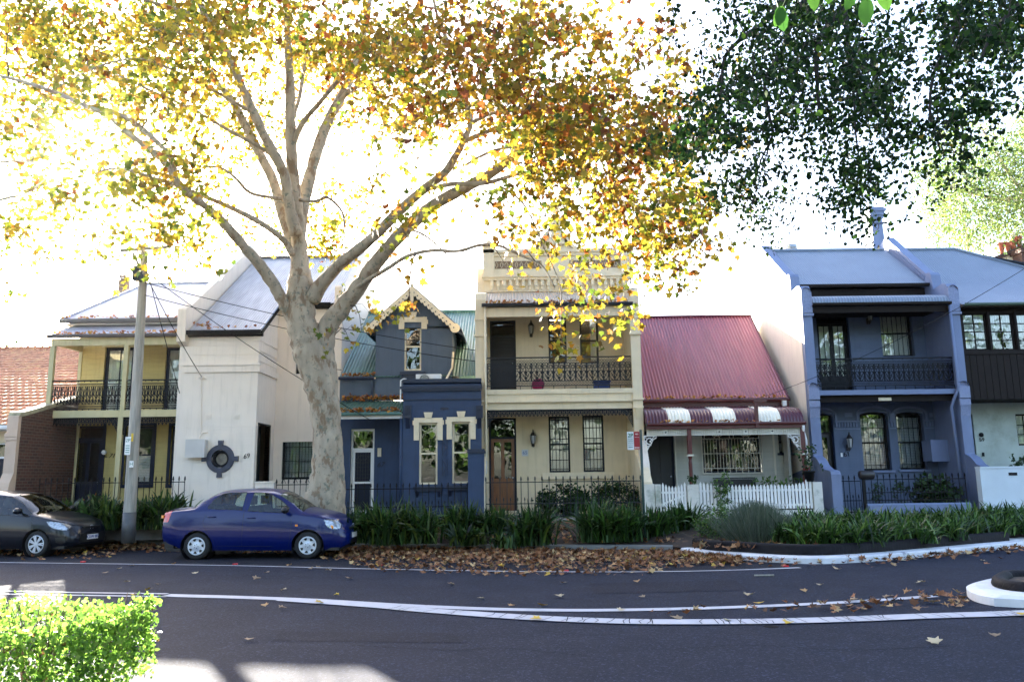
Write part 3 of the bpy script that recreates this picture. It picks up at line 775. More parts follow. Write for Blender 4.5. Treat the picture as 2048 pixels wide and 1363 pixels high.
# ---------------------------------------------------------------- tile-roofed cottage at the left edge
h = thing('tiled_cottage', (-19, 25, Z0), 'low cottage at the far left with a weathered orange terracotta tile roof', 'house')
ze, zr = PZ(4, 851, 23.5), PZ(70, 698, 33.0)
mb = MB(); x0, x1 = -25.0, -14.05; n = int((x1-x0)/.24*8); rows = 26; vs = []
for i in range(n+1):
    x = x0+(x1-x0)*i/n; ph = ((x-x0)/.24) % 1; w = .022*abs(sin(pi*ph))**.6*(1 if ph < .8 else .4)
    for r in range(rows):
        for e in (0, 1):
            u = (r+e)/rows; y = 23.5+(33.0-23.5)*u; z = ze+(zr-ze)*u + (.038 if e == 0 else 0) + w*1.3
            vs.append((x, y, z))
mb.add(vs, [(i*rows*2+j, (i+1)*rows*2+j, (i+1)*rows*2+j+1, i*rows*2+j+1) for i in range(n) for j in range(rows*2-1)])
roof_back(mb, x0, x1, 33.0, zr, 41, ze+.5)
rf = obj('roof', mb, M_tile, h)
mb = MB()
for i in range(36):
    x = x1 - .15 - i*.3; mb.lathe([(.10, -.15), (.115, .15)], (x, 33.0, zr), 'x', 10); mb.lathe([(.0, -.155), (.135, -.15), (.135, -.10), (.1, -.09)], (x, 33.0, zr+.01), 'x', 10)
obj('ridge_tiles', mb, M_tile, rf, True)
mb = MB(); mb.wall(x0, x1-.1, Z0, ze+.25, 24.1, [(-17.6, -16.2, 1.3, 2.9), (-15.6, -14.75, .6, 2.9)]); rear(h, x0, x1-.1, 40.8, 41, Z0, ze+.4, M_creamtrim)
obj('wall', mb, M_creamtrim, h)
window(h, -17.6, -16.2, 1.3, 2.9, 24.1, M_white, back='curtain'); door(h, -15.6, -14.75, .6, 2.9, 24.1, M_white, M_darkblue, kind='solid')
mb = MB(); gutter(mb, x0, x1-.05, 23.38, ze-.1); mb.box(x0, x1-.05, 23.5, 24.1, ze-.12, ze-.09); obj('gutter', mb, M_white, h)
iron_fence('iron_fence', -20, -14.7, Z0, 1.75, YF, M_iron, 'dark iron spear fence before the tiled cottage at the far left')
# wing wall of brick between the cottage and the mustard house
h = thing('brick_wing_wall', (-14.0, 23, Z0), 'dark brick party wall with sloping mossy coping and cream pier end', 'wall')
YQ = 21.9; xw = PX(30, 900, YQ)
zt, zt2 = PZ(26, 828, YQ), PZ(93, 796, 24.9)
mb = MB(); mb.prismx([(YQ+.12, Z0-.3), (YQ+.12, zt-.06), (24.9, zt2-.06), (24.9, Z0-.3)], xw-.24, xw); obj('brickwork', mb, M_brick, h)
mb = MB(); mb.prismx([(YQ+.02, zt-.04), (YQ+.05, zt+.06), (YQ+.3, zt+.10), (24.95, zt2+.07), (24.95, zt2-.05), (YQ+.12, zt-.06)], xw-.28, xw+.04); obj('coping', mb, M_moss, h)
mb = MB(); mb.prismx([(YQ, 1.95), (YQ, zt-.05), (YQ+.1, zt+.02), (YQ+.13, zt), (YQ+.13, 1.95)], xw-.28, xw+.02)
zb = PZ(28, 870, YQ); mb.box(xw-.31, xw+.05, YQ-.05, YQ+.1, zb-.04, zb+.05); mb.box(xw-.3, xw+.04, YQ-.035, YQ+.1, zb-.13, zb-.05)
mb.prismx([(YQ, 1.95), (YQ-.14, 1.7), (YQ-.2, 1.45), (YQ-.2, Z0-.3), (YQ+.13, Z0-.3), (YQ+.13, 1.95)], xw-.28, xw+.02)
obj('pier', mb, mat('peach_painted_brick', (.52, .38, .28), .75, .08, 3, .3, 50, pattern={'size': (.24, .086), 'mortar': .007}), h)
# ---------------------------------------------------------------- 71, mustard weatherboard
A, B = -13.72, -9.62
h = thing('mustard_house', ((A+B)/2, 25, Z0), 'two storey mustard weatherboard house with black lace balcony and grey iron roof', 'house')
zfl, zbt = PZ(230, 818, YB), PZ(230, 834, YB)
zg = PZ(240, 676, YB); zmain = PZ(260, 646, 24.6); zrd = PZ(350, 567, 29.0)
w1, w2 = RC(207, 694, 265, 812, YW), RC(329, 694, 390, 812, YW)
l1, l2, d1 = RC(250, 851, 305, 968, YW), RC(341, 851, 396, 968, YW), RC(139, 851, 202, 1010, YW)
d1 = (d1[0], d1[1], Z0+.12, d1[3]); w1 = (w1[0], w1[1], zfl, w1[3]); w2 = (w2[0], w2[1]-.02, zfl, w2[3]); l2 = (l2[0], min(l2[1], B-.02), l2[2], l2[3])
mb = MB(); mb.wall(A, B, Z0, zfl-.25, YW, [l1, l2, d1], board=.165); mb.wall(A, B, zfl-.25, zmain, YW, [w1, w2], board=.165, zb=zfl-.25)
mb.add([(A, YW, Z0), (A, YW, zmain), (A, 33, zmain), (A, 33, Z0)], [(0, 1, 2, 3)]); rear(h, A, B, 33.02, 33.2, Z0, zmain, M_board)
wl = obj('wall', mb, M_board, h)
mb = MB(); mb.box(A-.03, A+.07, YW-.035, YW-.005, zfl, zmain-.02); mb.box(A+.0, A+.16, YW-.04, YW-.005, Z0, zfl-.3); obj('corner_board', mb, M_post, h)
# main roof, hipped at the left
ye, yr = 24.35, 29.0
mb = MB(); hx = PX(293, 569, 29.0)
sl = lambda x: min(1, max(0, (x-(A-.35))/(hx-(A-.35))))
mb.corr(A-.35, B+.0, [(ye, zmain+.07), (yr, zrd)], top=sl)
roof_back(mb, hx, B, yr, zrd, 33.4, zmain); 
mb.add([(A-.35, ye, zmain+.06), (hx, yr, zrd), (A-.35, 33.4, zmain)], [(0, 1, 2)]); mb.add([(hx, yr, zrd), (hx, 33.4, zmain), (A-.35, 33.4, zmain)], [(0, 1, 2)])
obj('roof', mb, M_iron_pale, h, True)
mb = MB(); mb.tube([(A-.33, ye+.02, zmain+.1), (hx, yr, zrd+.02), (B, yr, zrd+.03)], .05, 6); obj('ridge_cap', mb, M_iron_pale, h)
mb = MB(); gutter(mb, A-.35, B-.02, ye-.08, zmain-.03, .13); obj('gutter', mb, mat('taupe_gutter', (.10, .09, .085), .5), h)
mb = MB(); mb.box(A-.3, B-.02, ye+.06, YW, zmain-.06, zmain-.035); mb.box(A-.06, B-.02, YW-.05, YW-.01, zmain-.26, zmain-.07); obj('eave_lining', mb, M_white, h)
# verandah roof
zv2 = PZ(250, 651, 24.9)
mb = MB(); mb.corr(A-.12, B-.02, [(YB-.12, zg+.10), (24.2, (zg+zv2)/2+.13), (24.93, zv2+.02)]); obj('verandah_roof', mb, M_iron_pale, h, True)
mb = MB(); gutter(mb, A-.16, B-.02, YB-.24, zg+.0, .1); obj('verandah_gutter', mb, mat('brown_gutter', (.07, .055, .05), .5), h)
mb = MB(); zc = PZ(250, 690, YB); mb.box(A-.1, B-.02, YB-.05, YB+.05, zc, zg); mb.box(A-.02, A+.08, YB+.05, YW-.03, zc+.03, zg); obj('verandah_beam', mb, M_post, h)
mb = MB(); mb.box(A-.28, B-.02, YB-.06, YB+.1, zbt, zfl-.03); mb.box(A-.02, B-.02, YB+.1, YW-.02, zfl-.12, zfl-.03); obj('balcony_floor', mb, M_post, h)
for px in (103, 251):
    x = PX(px, 740, YB); mb = MB(); mb.box(x-.065, x+.065, YB-.05, YB+.06, zfl-.03, zc); obj('post', mb, M_post, h)
for px in (85, 238):
    x = PX(px, 900, YB); mb = MB(); mb.box(x-.07, x+.07, YB-.05, YB+.06, Z0, zbt); obj('post', mb, M_post, h)
xm = PX(251, 740, YB); xl = PX(103, 740, YB)
for q in ((xl+.07, xm-.07), (xm+.07, B-.03)): balcony_rail(h, q[0], q[1], zfl-.02, PZ(240, 759, YB), YB, M_iron, 1, .19, .05)
xm = PX(238, 900, YB); xl = PX(85, 900, YB)
for q in ((xl+.07, xm-.07), (xm+.07, B-.03)): lace_fringe(h, q[0], q[1], zbt, .24, YB, M_iron, .32)
for w in (w1, w2):
    window(h, *w, YW, M_darkblue, fw=.09, cols=2, rows=1, back='curtain', sash=False)
    mb = MB(); mb.box(w[0]-.1, w[1]+.06 if w[1] < B-.3 else B-.01, YW-.04, YW-.012, w[3], w[3]+.07); obj('window_head', mb, M_post, h)
window(h, *l1, YW, M_darkblue, fw=.09, back='half'); window(h, *l2, YW, M_darkblue, fw=.09, back='half')
for l in (l1, l2): 
    mb = MB(); mb.box(l[0]-.09, l[0]-.002, YW-.04, YW-.02, l[2]-.1, l[3]+.08); mb.box(l[0]-.002, min(l[1]+.09, B-.02), YW-.04, YW-.02, l[3]+.002, l[3]+.08); mb.box(l[0]-.002, min(l[1]+.09, B-.02), YW-.06, YW-.02, l[2]-.1, l[2]-.002)
    if l[1] < B-.2: mb.box(l[1]+.002, l[1]+.09, YW-.04, YW-.02, l[2], l[3])
    obj('architrave', mb, M_darkblue, h)
door(h, *d1, YW, M_darkblue, M_darkblue, transom=.4, kind='panel')
mb = MB(); mb.box(d1[0]-.1, d1[0]-.002, YW-.04, YW-.02, Z0, d1[3]+.08); mb.box(d1[1]+.002, d1[1]+.1, YW-.04, YW-.02, Z0, d1[3]+.08); obj('architrave', mb, M_darkblue, h)
g = P(208, 904, YW-.14); mb = MB(); mb.lathe([(0, -.08), (.05, -.06), (.08, 0), (.05, .06), (0, .08)], g, n=14); o = obj('globe_lamp', mb, M_white, h, True)
mb = MB(); mb.tube([(g.x+.02, YW-.02, g.z-.14), (g.x, YW-.12, g.z-.1), (g.x, g.y, g.z-.07)], .018, 6); obj('lamp_bracket', mb, M_bronze, o)
q = P(223, 911, YW-.03); text('house_number', '71', .2, q, M_iron, h, shear=.4)
LIT += [(A-.3, B-.05, ye-.03, zmain+.10, .02), (A-.1, B-.05, YB-.16, zg+.1, .045)]
mb = MB(); x = PX(249, 560, 31); mb.box(x-.14, x+.14, 30.8, 31.2, zrd-1.4, PZ(249, 552, 31)); o = obj('chimney', mb, mat('soot_brown_brick', (.17, .12, .10), .9), h)
iron_fence('iron_fence', PX(80, 960, YF), PX(371, 960, YF)-.02, Z0, PZ(230, 953, YF), YF, M_iron, 'black iron spear fence in front of the mustard house', pitch=.16)
# ---------------------------------------------------------------- 69, white painted brick
A, B = -9.6, -5.38; YA, YR = 22.9, 24.7
C_ = PX(519, 672, YA)
h = thing('white_house', ((A+B)/2, 24.5, Z0), 'white painted brick house with round porthole window and black gutters', 'house')
za = PZ(460, 672, YA); zb = PZ(620, 617, YR)
slope = (zb-za)/(YR-YA+.0)
def rz69(y): return za+.14+(y-(YA-.15))*slope
yr = solveY(560, 535, PX(560, 535, 28.5)); yr = 28.6; zr = rz69(yr)
z852, z735 = PZ(450, 852, YA), PZ(450, 742, YA)
ph = P(441, 917, YA)
mb = MB(); mb.wall(A+.16, C_, Z0-.2, z852, YA, [(ph.x-.24, ph.x+.24, ph.z-.24, ph.z+.24)], depth=.18)
obj('brick_wall', mb, M_69, h); mb = MB()
dd = (PX(523, 900, 23.3), 0)
mb.wall(C_+.001, B, Z0-.2, PZ(600, 883, YR), YR, [RC(564, 857, 630, 958, YR)], depth=.12)
o1 = obj('brick_wall', mb, M_69, h)
mb = MB(); mb.box(A+.16, C_+.004, YA-.004, YA+.1, z852, za); mb.wall(C_+.001, B, PZ(600, 883, YR), zb+.1, YR, [RC(592, 688, 636, 747, YR)])
ydo0, ydo1 = 23.15, 24.25; zdo = PZ(533, 850, 23.6)
for (ya, yb_, z0_, z1_) in ((YA+.1, ydo0, Z0-.2, za), (ydo1, YR, Z0-.2, zb), (ydo0, ydo1, zdo, zb)):
    mb.prismx([(ya, z0_), (ya, min(z1_, rz69(ya)-.12)), (yb_, min(rz69(yb_)-.12, 99)), (yb_, z0_)], C_-.14, C_+.003)
rear(h, A+.17, B-.21, 32.7, 32.9, Z0, zb, M_69s)
obj('rendered_wall', mb, M_69s, h)
mb = MB(); mb.box(C_-.3, C_-.27, ydo0, ydo1, Z0, zdo); obj('side_door', mb, M_blackdoor, h)
mb = MB(); mb.box(C_-.14, C_+.01, ydo0-.06, ydo0, Z0, zdo+.05); mb.box(C_-.14, C_+.01, ydo1, ydo1+.06, Z0, zdo+.05); mb.box(C_-.14, C_+.01, ydo0, ydo1, zdo, zdo+.05); obj('door_frame', mb, M_iron, h)
mb = MB(); q = z735; mb.box(A+.1, C_+.06, YA-.06, YA-.006, q-.03, q+.16); mb.box(A+.08, C_+.09, YA-.09, YA-.006, q+.16, q+.21); mb.prismx([(YA-.006, q-.03), (YR, q-.03), (YR, q+.16), (YA-.006, q+.16)], C_+.004, C_+.055)
for py in (690, 708): z = PZ(450, py, YA); mb.box(A+.2, C_-.04, YA-.016, YA-.005, z-.012, z+.012)
for k in range(3): z = za-.12-.3*k; mb.box(C_+.004, C_+.02, YA+.1, YR, z-.012, z+.012)
mb.box(C_-.16, C_+.05, YA-.05, YA-.006, za-.16, za-.02)
obj('cornice', mb, M_69s, h)
# porthole
mb = MB(); mb.lathe([(.25, .01), (.25, -.05), (.385, -.05), (.40, -.03), (.40, -.001)], (ph.x, YA, ph.z), 'y', 36)
for k in range(4):
    w = k*pi/2; c, s = cos(w), sin(w); mb.prism([(ph.x+c*r-s*t, ph.z+s*r+c*t) for r, t in ((.37, -.06), (.52, -.075), (.52, .075), (.37, .06))], YA-.07, YA-.003)
w = obj('porthole_surround', mb, mat('blue_black_paint', (.03, .035, .06), .45, .3, 8), h)
mb = MB(); mb.lathe([(.245, .02), (.21, -.01), (.17, .05), (.17, .15)], (ph.x, YA, ph.z), 'y', 30); obj('porthole_frame', mb, M_iron, w, True)
mb = MB(); mb.lathe([(0, .12), (.18, .12)], (ph.x, YA, ph.z), 'y', 24); obj('pane', mb, mat('frosted_porthole', (.20, .18, .15), .1, .4, 10), w)
w = (RC(564, 857, 630, 958, YR)); window(h, *w, YR, M_iron, fw=.07, cols=2, sash=False, back='blind', bars=(9, (.1, .35, .65, .9), M_iron))
window(h, *RC(592, 688, 636, 747, YR), YR, M_iron, back='dark')
# roof with catslide front and parapets
mb = MB(); 
mb.corr(A+.2, C_+.12, [(YA-.15, rz69(YA-.15)), (YR-.12, rz69(YR-.12))]); mb.corr(C_+.12-.08, B-.05, [(YR-.14, rz69(YR-.14)), (yr, zr)]); mb.corr(A+.2, C_+.12-.06, [(YR-.14, rz69(YR-.14)), (yr, zr)])
roof_back(mb, A, B, yr, zr, 33.3, zb)
obj('roof', mb, M_iron_roof, h, True)
mb = MB(); mb.box(A+.2, B-.05, yr-.12, yr+.12, zr+.0, zr+.03); obj('ridge_cap', mb, M_iron_roof, h)
mb = MB(); gutter(mb, A+.18, C_+.12, YA-.27, rz69(YA-.15)-.12, .12); mb.box(A+.18, C_+.12, YA-.13, YA-.008, za-.02, rz69(YA-.15)-.02)
gutter(mb, C_+.14, B-.3, YR-.27, rz69(YR-.15)-.12, .12); mb.box(C_+.16, B-.3, YR-.14, YR-.008, zb-.02, zb+.11)
mb.prismx([(YA-.12, rz69(YA-.12)-.16), (YA-.12, rz69(YA-.12)-.02), (YR-.15, rz69(YR-.15)-.02), (YR-.15, rz69(YR-.15)-.16)], C_+.06, C_+.11)
obj('gutter', mb, M_iron, h)
mb = MB(); mb.tube([(C_+.10, YA-.13, rz69(YA-.13)+.03), (C_+.10, YR-.15, rz69(YR-.15)+.03)], .025, 6); obj('barge_flashing', mb, M_iron_new, h)
zp = PZ(395, 618, YA)
mb = MB(); mb.prismx([(YA-.28, PZ(395, 685, YA)), (YA-.28, zp-.06), (YA-.2, zp+.02), (YA-.05, zp+.04), (yr, zr+.55), (33, zb+.8), (33, Z0), (YA+.0, Z0-.2), (YA+.0, PZ(395, 685, YA)-.1)], A-.08, A+.16); 
obj('parapet', mb, M_69s, h)
zp = PZ(665, 573, YR)
mb = MB(); mb.prismx([(YR-.16, PZ(665, 612, YR)-.0), (YR-.16, zp-.05), (YR-.1, zp+.02), (YR+.06, zp-.02), (YR+.07, zp-.42), (yr, zr+.18), (33, zb+.3), (33, Z0), (YR+.02, Z0), (YR+.02, PZ(665, 612, YR)-.05)], B-.2, B+.02)
obj('parapet', mb, M_69s, h)
bx = RC(374, 879, 411, 914, YA-.15)
mb = MB(); mb.box(bx[0], bx[1], YA-.24, YA-.004, bx[2], bx[3]); mb.box(bx[0]-.01, bx[1]+.01, YA-.255, YA-.242, bx[2]-.01, bx[3]+.015); o = obj('meter_box', mb, mat('grey_white_enamel', (.50, .48, .45), .6, .05), h)
mb = MB(); mb.tube([(bx[0]+.3, YA-.05, bx[3]+.01), (bx[0]+.3, YA-.05, bx[3]+.1), (bx[0]+.36, YA-.03, bx[3]+.2), (bx[0]+.5, YA-.03, bx[3]+.22), ], .02, 6); mb.tube([(bx[0]+.32, YA-.02, bx[3]+.2), (PX(403, 755, YA), YA-.02, PZ(403, 757, YA))], .012, 5)
q = P(403, 755, YA-.1); mb.tube([(q.x-.1, YA-.02, q.z), (q.x, YA-.14, q.z+.03), (q.x+.12, YA-.05, q.z-.04)], .02, 5); mb.lathe([(0, -.04), (.03, -.03), (.03, .03), (0, .04)], (q.x+.03, YA-.13, q.z), n=8)
obj('conduit', mb, M_69s, h)
for px in (417, 474): q = P(px, 833, YA); vent(h, q.x, q.z, YA-.006, M_69s, .16, .13)
q = P(493, 912, YA); text('house_number', '69', .19, (q.x, YA-.012, q.z), M_iron, h, rot=(pi/2, -.2, 0), shear=.2)
q = P(543, 818, YR); lantern(h, q.x-.02, q.z, YR-.0, 1.1)
h2 = thing('low_white_wall', (PX(531, 980, 22.5), 22.5, Z0), 'low white wall beside the hooped iron gate', 'wall')
mb = MB(); mb.box(PX(512, 980, 22.5), PX(550, 980, 22.5), 22.4, 22.6, Z0-.1, PZ(531, 965, 22.5)); obj('brickwork', mb, M_69, h2)
mb = MB(); mb.box(PX(512, 980, 22.5)-.01, PX(550, 980, 22.5)+.02, 22.37, 22.63, PZ(531, 965, 22.5), PZ(531, 962, 22.5)); obj('coping', mb, M_69s, h2)
iron_fence('iron_gate', PX(553, 970, YF), PX(600, 970, YF)+.5, Z0, PZ(570, 957, YF), YF, M_iron, 'black iron gate with hoops and spears behind the blue sedan', pitch=.15, small=False, hoops=True, cat_='gate')
LIT += [(A+.25, A+.75, YA-.05, rz69(YA)+.04, .06), (A+.7, C_, YA-.14, rz69(YA-.1)+.03, .012)]
# ---------------------------------------------------------------- 67, blue gothic cottage
A, B = B+.02, PX(963, 850, 23.0); YG = 24.6; YX = 23.1
h = thing('blue_gothic_cottage', ((A+B)/2, 24, Z0), 'dark blue cottage with scalloped cream bargeboards, green iron roof and quoined windows', 'house')
ze = PZ(715, 757, YG); Yr = solveY(739, 626, A+.03); zr = PZ(740, 626, Yr)
xg0, xg1 = PX(752, 700, YG), PX(905, 700, YG)
mb = MB(); mb.corr(A, B+.1, [(YG-.12, ze+.03), (Yr, zr)], pitch=.1, amp=.014)
roof_back(mb, A, B+.1, Yr, zr, Yr+3, zr-2.2); rf = obj('roof', mb, M_green_roof, h, True)
mb = MB(); mb.tube([(A, Yr, zr+.02), (B+.1, Yr, zr+.02)], .07, 6); obj('ridge_cap', mb, M_green_roof, rf)
# gable wall
ap = P(825, 577, YG-.3); el = P(737, 655, YG-.3); er = P(914, 652, YG-.3)
sl_l = (ap.z-el.z)/(ap.x-el.x)
gz = lambda x: ap.z - abs(x-ap.x)*sl_l
uw = RC(809, 645, 843, 741, YG); zbot = PZ(800, 800, YG); dw = RC(700, 857, 748, 1008, YG); dw = (dw[0], dw[1], Z0+.1, dw[3])
mb = MB()
mb.wall(xg0, xg1, zbot, gz(xg0)-.12, YG-.06, [uw], depth=.1)
mb.prism([(xg0, gz(xg0)-.12), (xg1, gz(xg1)-.12), (ap.x, ap.z-.14)], YG-.06, YG+.1)
mb.box(xg1-.1, xg1, YG+.0, YG+3.2, zbot, gz(xg1)-.12); mb.box(xg0, xg0+.1, YG+.0, YG+3.2, zbot, gz(xg0)-.12)
mb.box(A, xg0, YG, YG+.1, PZ(715, 805, YG), ze-.02)
obj('gable_wall', mb, M_slate, h)
zc = PZ(742, 836, YX)
mb = MB(); mb.wall(A, PX(806, 900, YG), Z0, PZ(715, 805, YG), YG, [dw]); rear(h, A, B, 32, 32.2, Z0, ze, M_navy)
obj('porch_wall', mb, M_navy, h)
mb = MB(); n_ = 2; t = .05
for sx, e in ((-1, el), (1, er)):
    ex = ap.x + sx*abs(e.x-ap.x)*1.0; xo = ex + sx*.16
    mb.add([(ap.x, YG-.36, ap.z+.10), (xo, YG-.36, gz(xo)+.10), (xo, YG+3.4, gz(xo)+.10), (ap.x, YG+3.4, ap.z+.10), (ap.x, YG-.36, ap.z+.05), (xo, YG-.36, gz(xo)+.05), (xo, YG+3.4, gz(xo)+.05), (ap.x, YG+3.4, ap.z+.05)],
           [(0, 1, 2, 3), (4, 5, 6, 7), (0, 4, 5, 1), (1, 5, 6, 2)])
obj('gable_roof', mb, mat('slate_blue_iron', (.10, .13, .18), .4, .15, 3), h)
mb = MB()
for sx in (-1, 1):
    L_ = abs(el.x-ap.x); N_ = 12
    for k in range(N_):
        a, b = k/N_, (k+1)/N_; xa, xb = ap.x+sx*L_*a, ap.x+sx*L_*b
        dz = .20; m5 = [(xa + (xb-xa)*i/4, gz(xa+(xb-xa)*i/4)+.05-dz-.07*sin(pi*i/4)) for i in range(5)]
        mb.prism([(xa, gz(xa)+.05), (xb, gz(xb)+.05)] + m5[::-1], YG-.40, YG-.37)
    ex = ap.x+sx*L_; mb.lathe([(0, 0), (.15, 0), (.15, .03), (0, .03)], (ex-sx*.02, YG-.405, gz(ex)-.06), 'y', 14)
bb = obj('bargeboard', mb, M_creamtrim, h)
mb = MB()
for sx in (-1, 1):
    for k in range(12):
        x = ap.x+sx*L_*(k+.5)/12; mb.lathe([(0, 0), (.022, 0), (.022, .004)], (x, YG-.408, gz(x)-.10), 'y', 8)
obj('pierced_holes', mb, M_navytrim, bb)
mb = MB(); mb.box(ap.x-.05, ap.x+.05, YG-.44, YG-.405, ap.z-.42, ap.z+.12); mb.tube([(ap.x, YG-.42, ap.z-.42), (ap.x, YG-.42, ap.z-.5)], [.05, .01], 8); obj('finial', mb, M_creamtrim, h)
def hood(cx, z0, z1, w, y, leg, drop, m):     # quoined head with keystone
    mb = MB(); mb.box(cx-w/2, cx+w/2, y-.05, y-.004, z0, z1)
    for s in (-1, 1): mb.box(cx+s*w/2, cx+s*(w/2-leg), y-.05, y-.004, z0-drop, z0)
    mb.prism([(cx-.09, z1), (cx+.09, z1), (cx+.13, z1+.16), (cx-.13, z1+.16)], y-.065, y-.004)
    for s in (-1, 1): mb.box(cx+s*(w/2), cx+s*(w/2+.035), y-.045, y-.004, z0-.06, z0+.07)
    o = obj('window_hood', mb, m, h)
    mb = MB()
    for s in (-1, 1):
        for k in range(3): mb.lathe([(0, 0), (.018, 0), (.018, .005)], (cx+s*(w/2-leg/2), y-.056, z0-drop+.06+k*.16), 'y', 6)
    obj('hood_studs', mb, M_cream, o); return o
a = RC(798, 643, 854, 651, YG); hood((uw[0]+uw[1])/2, uw[3], uw[3]+.16, a[1]-a[0], YG-.06, .17, .22, M_creamtrim)
window(h, *uw, YG-.06, M_creamtrim, back='dark'); 
a = RC(801, 744, 852, 754, YG); mb = MB(); mb.box(a[0], a[1], YG-.17, YG-.064, a[2]+.06, a[3]); mb.box(a[0]+.05, a[1]-.05, YG-.13, YG-.064, a[2]-.04, a[2]+.06); obj('window_sill', mb, M_navytrim, h)
# porch skillion
xs1 = PX(806, 815, YX)-.02; zp0, zp1 = PZ(742, 826, YX), PZ(742, 802, YG)
mb = MB(); mb.corr(A+.05, xs1, [(YX-.05, zp0), (YX+.5, zp0+.2), (YG-.02, zp1)], pitch=.1, amp=.014); obj('porch_roof', mb, M_green_roof, h, True)
mb = MB(); mb.box(A+.05, xs1, YX-.02, YX+.03, PZ(742, 837, YX), zp0-.03); obj('porch_fascia', mb, M_white, h)
mb = MB(); gutter(mb, A+.05, xs1, YX-.15, zp0-.07, .08); obj('porch_gutter', mb, M_green_roof, h)
mb = MB(); gutter(mb, A, xg0, YG-.25, ze-.05, .09); obj('gutter', mb, M_navytrim, h)
downpipe(h, [(xg0-.1, YG-.16, ze-.03), (xg0-.1, YG-.06, ze-.2), (xg0-.1, YG-.06, PZ(745, 803, YG))], M_slate)
# projecting front room
x0, x1 = xs1+.02, B; zt = PZ(880, 757, YX); 
ws = [RC(838, 845, 875, 968, YX), RC(904, 843, 941, 966, YX)]
mb = MB(); mb.wall(x0, x1, Z0-.1, zt-.1, YX, ws); mb.box(x0-.01, x1, YX+.0, YG-.1, zt-.16, zt-.12); mb.add([(x0, YX, Z0), (x0, YG, Z0), (x0, YG, zt-.1), (x0, YX, zt-.1)], [(0, 1, 2, 3)])
obj('front_room_wall', mb, M_navy, h)
mb = MB(); mb.box(x0-.02, x1+.0, YX-.03, YX+.16, zt-.1, zt); mb.box(x0-.08, x1+.02, YX-.10, YX-.005, zt-.30, zt-.22); mb.box(x0-.05, x1+.01, YX-.07, YX-.005, zt-.36, zt-.30); mb.box(x0-.03, x1, YX-.03, YX-.004, zt-.62, zt-.59)
obj('cornice', mb, M_navytrim, h)
for w in ws:
    cx = (w[0]+w[1])/2; hood(cx, w[3], w[3]+.14, (w[1]-w[0])+.30, YX, .15, .5, M_creamtrim)
    window(h, *w, YX, M_creamtrim, back='dark', bm=None)
    mb = MB(); mb.box(w[0]-.15, w[1]+.15, YX-.12, YX-.004, w[2]-.13, w[2]-.05); mb.box(w[0]-.12, w[1]+.12, YX-.09, YX-.004, w[2]-.19, w[2]-.13)
    for s in (w[0]-.05, w[1]+.05): mb.prismx([(YX-.1, w[2]-.19), (YX-.004, w[2]-.36), (YX-.004, w[2]-.19)], s-.04, s+.04)
    obj('window_sill', mb, M_navytrim, h)
mb = MB()
for px in (816, 959):
    q = P(px, 822, YX); mb.box(q.x-.10, q.x+.10, YX-.05, YX-.004, q.z-.2, q.z+.17)
    for s in ((0, .13, 0, -.13), (-.06, .05, .06, .05), (-.045, -.06, .045, -.06)): mb.stroke([(q.x+s[0], q.z+s[1]), (q.x+s[2], q.z+s[3])], .022, YX-.07, .02)
    mb.prismx([(YX-.12, q.z-.2), (YX-.004, q.z-.5), (YX-.004, q.z-.2)], q.x-.06, q.x+.06)
xc = (ws[0][1]+ws[1][0])/2; 
for z0_, z1_ in ((PZ(889, 910, YX), PZ(889, 880, YX)), (PZ(889, 950, YX), PZ(889, 918, YX))):
    mb.stroke([(xc-.07, z0_), (xc+.07, z0_), (xc+.07, z1_), (xc-.07, z1_), (xc-.07, z0_)], .015, YX-.02, .017); mb.stroke([(xc-.04, z0_+.05), (xc+.04, (z0_+z1_)/2), (xc-.04, z1_-.05)], .015, YX-.02, .017)
obj('plaster_ornament', mb, M_navytrim, h)
vv = P(889, 817, YX); vent(h, vv.x, vv.z, YX, M_navytrim, .24, .06)
downpipe(h, [(x0-.05, YX+.02, zp0-.05), (x0-.05, YX+.02, Z0)], M_navy, .045)
mb = MB(); q = P(805, 762, YX-.05); mb.tube([(q.x-.05, YX-.08, zt-.7), (q.x-.05, YX-.08, zt-.05), (q.x+.03, YX-.08, zt+.0), (q.x+.1, YX+.02, zt+.01)], .02, 6); obj('conduit', mb, M_white, h)
door(h, *dw, YG, M_white, M_darkblue, transom=.62, kind='screen')
q = P(759, 904, YG); mb = MB(); mb.box(q.x-.055, q.x+.055, YG-.04, YG-.003, q.z-.13, q.z+.13); obj('intercom', mb, M_creamtrim, h)
q = P(761, 929, YG); text('house_number', '67', .22, (q.x, YG-.02, q.z), M_greyiron, h, shear=.3)
# air conditioner on the front room roof
ac = RC(832, 748, 882, 768, 23.7)
a_ = thing('air_conditioner', ((ac[0]+ac[1])/2, 23.8, zt-.12), 'white air conditioner sitting on the flat roof of the blue cottage', 'air conditioner')
zA = zt-.12; zB = PZ(857, 748, 23.7)
mb = MB(); mb.box(ac[0], ac[1], 23.65, 23.95, zA+.05, zB); mb.box(ac[0]+.1, ac[0]+.16, 23.7, 23.9, zA, zA+.05); mb.box(ac[1]-.16, ac[1]-.1, 23.7, 23.9, zA, zA+.05); obj('casing', mb, M_white, a_)
mb = MB()
for k in range(5): r = .05+k*.035; mb.stroke(arcpts(ac[0]+.26, (zA+zB)/2+.0, min(r, (zB-zA)*.42), 0, 2*pi, 20), .01, 23.635, .012)
obj('fan_grille', mb, M_greyiron, a_)
mb = MB(); q = P(904, 741, 24.3); mb.tube([(ac[1], 23.8, zA+.15), (ac[1]+.15, 23.85, zA+.2), (q.x, 24.35, q.z+.1), (q.x+.02, 24.5, q.z+.6)], .035, 8); obj('pipe', mb, M_creamtrim, a_, True)
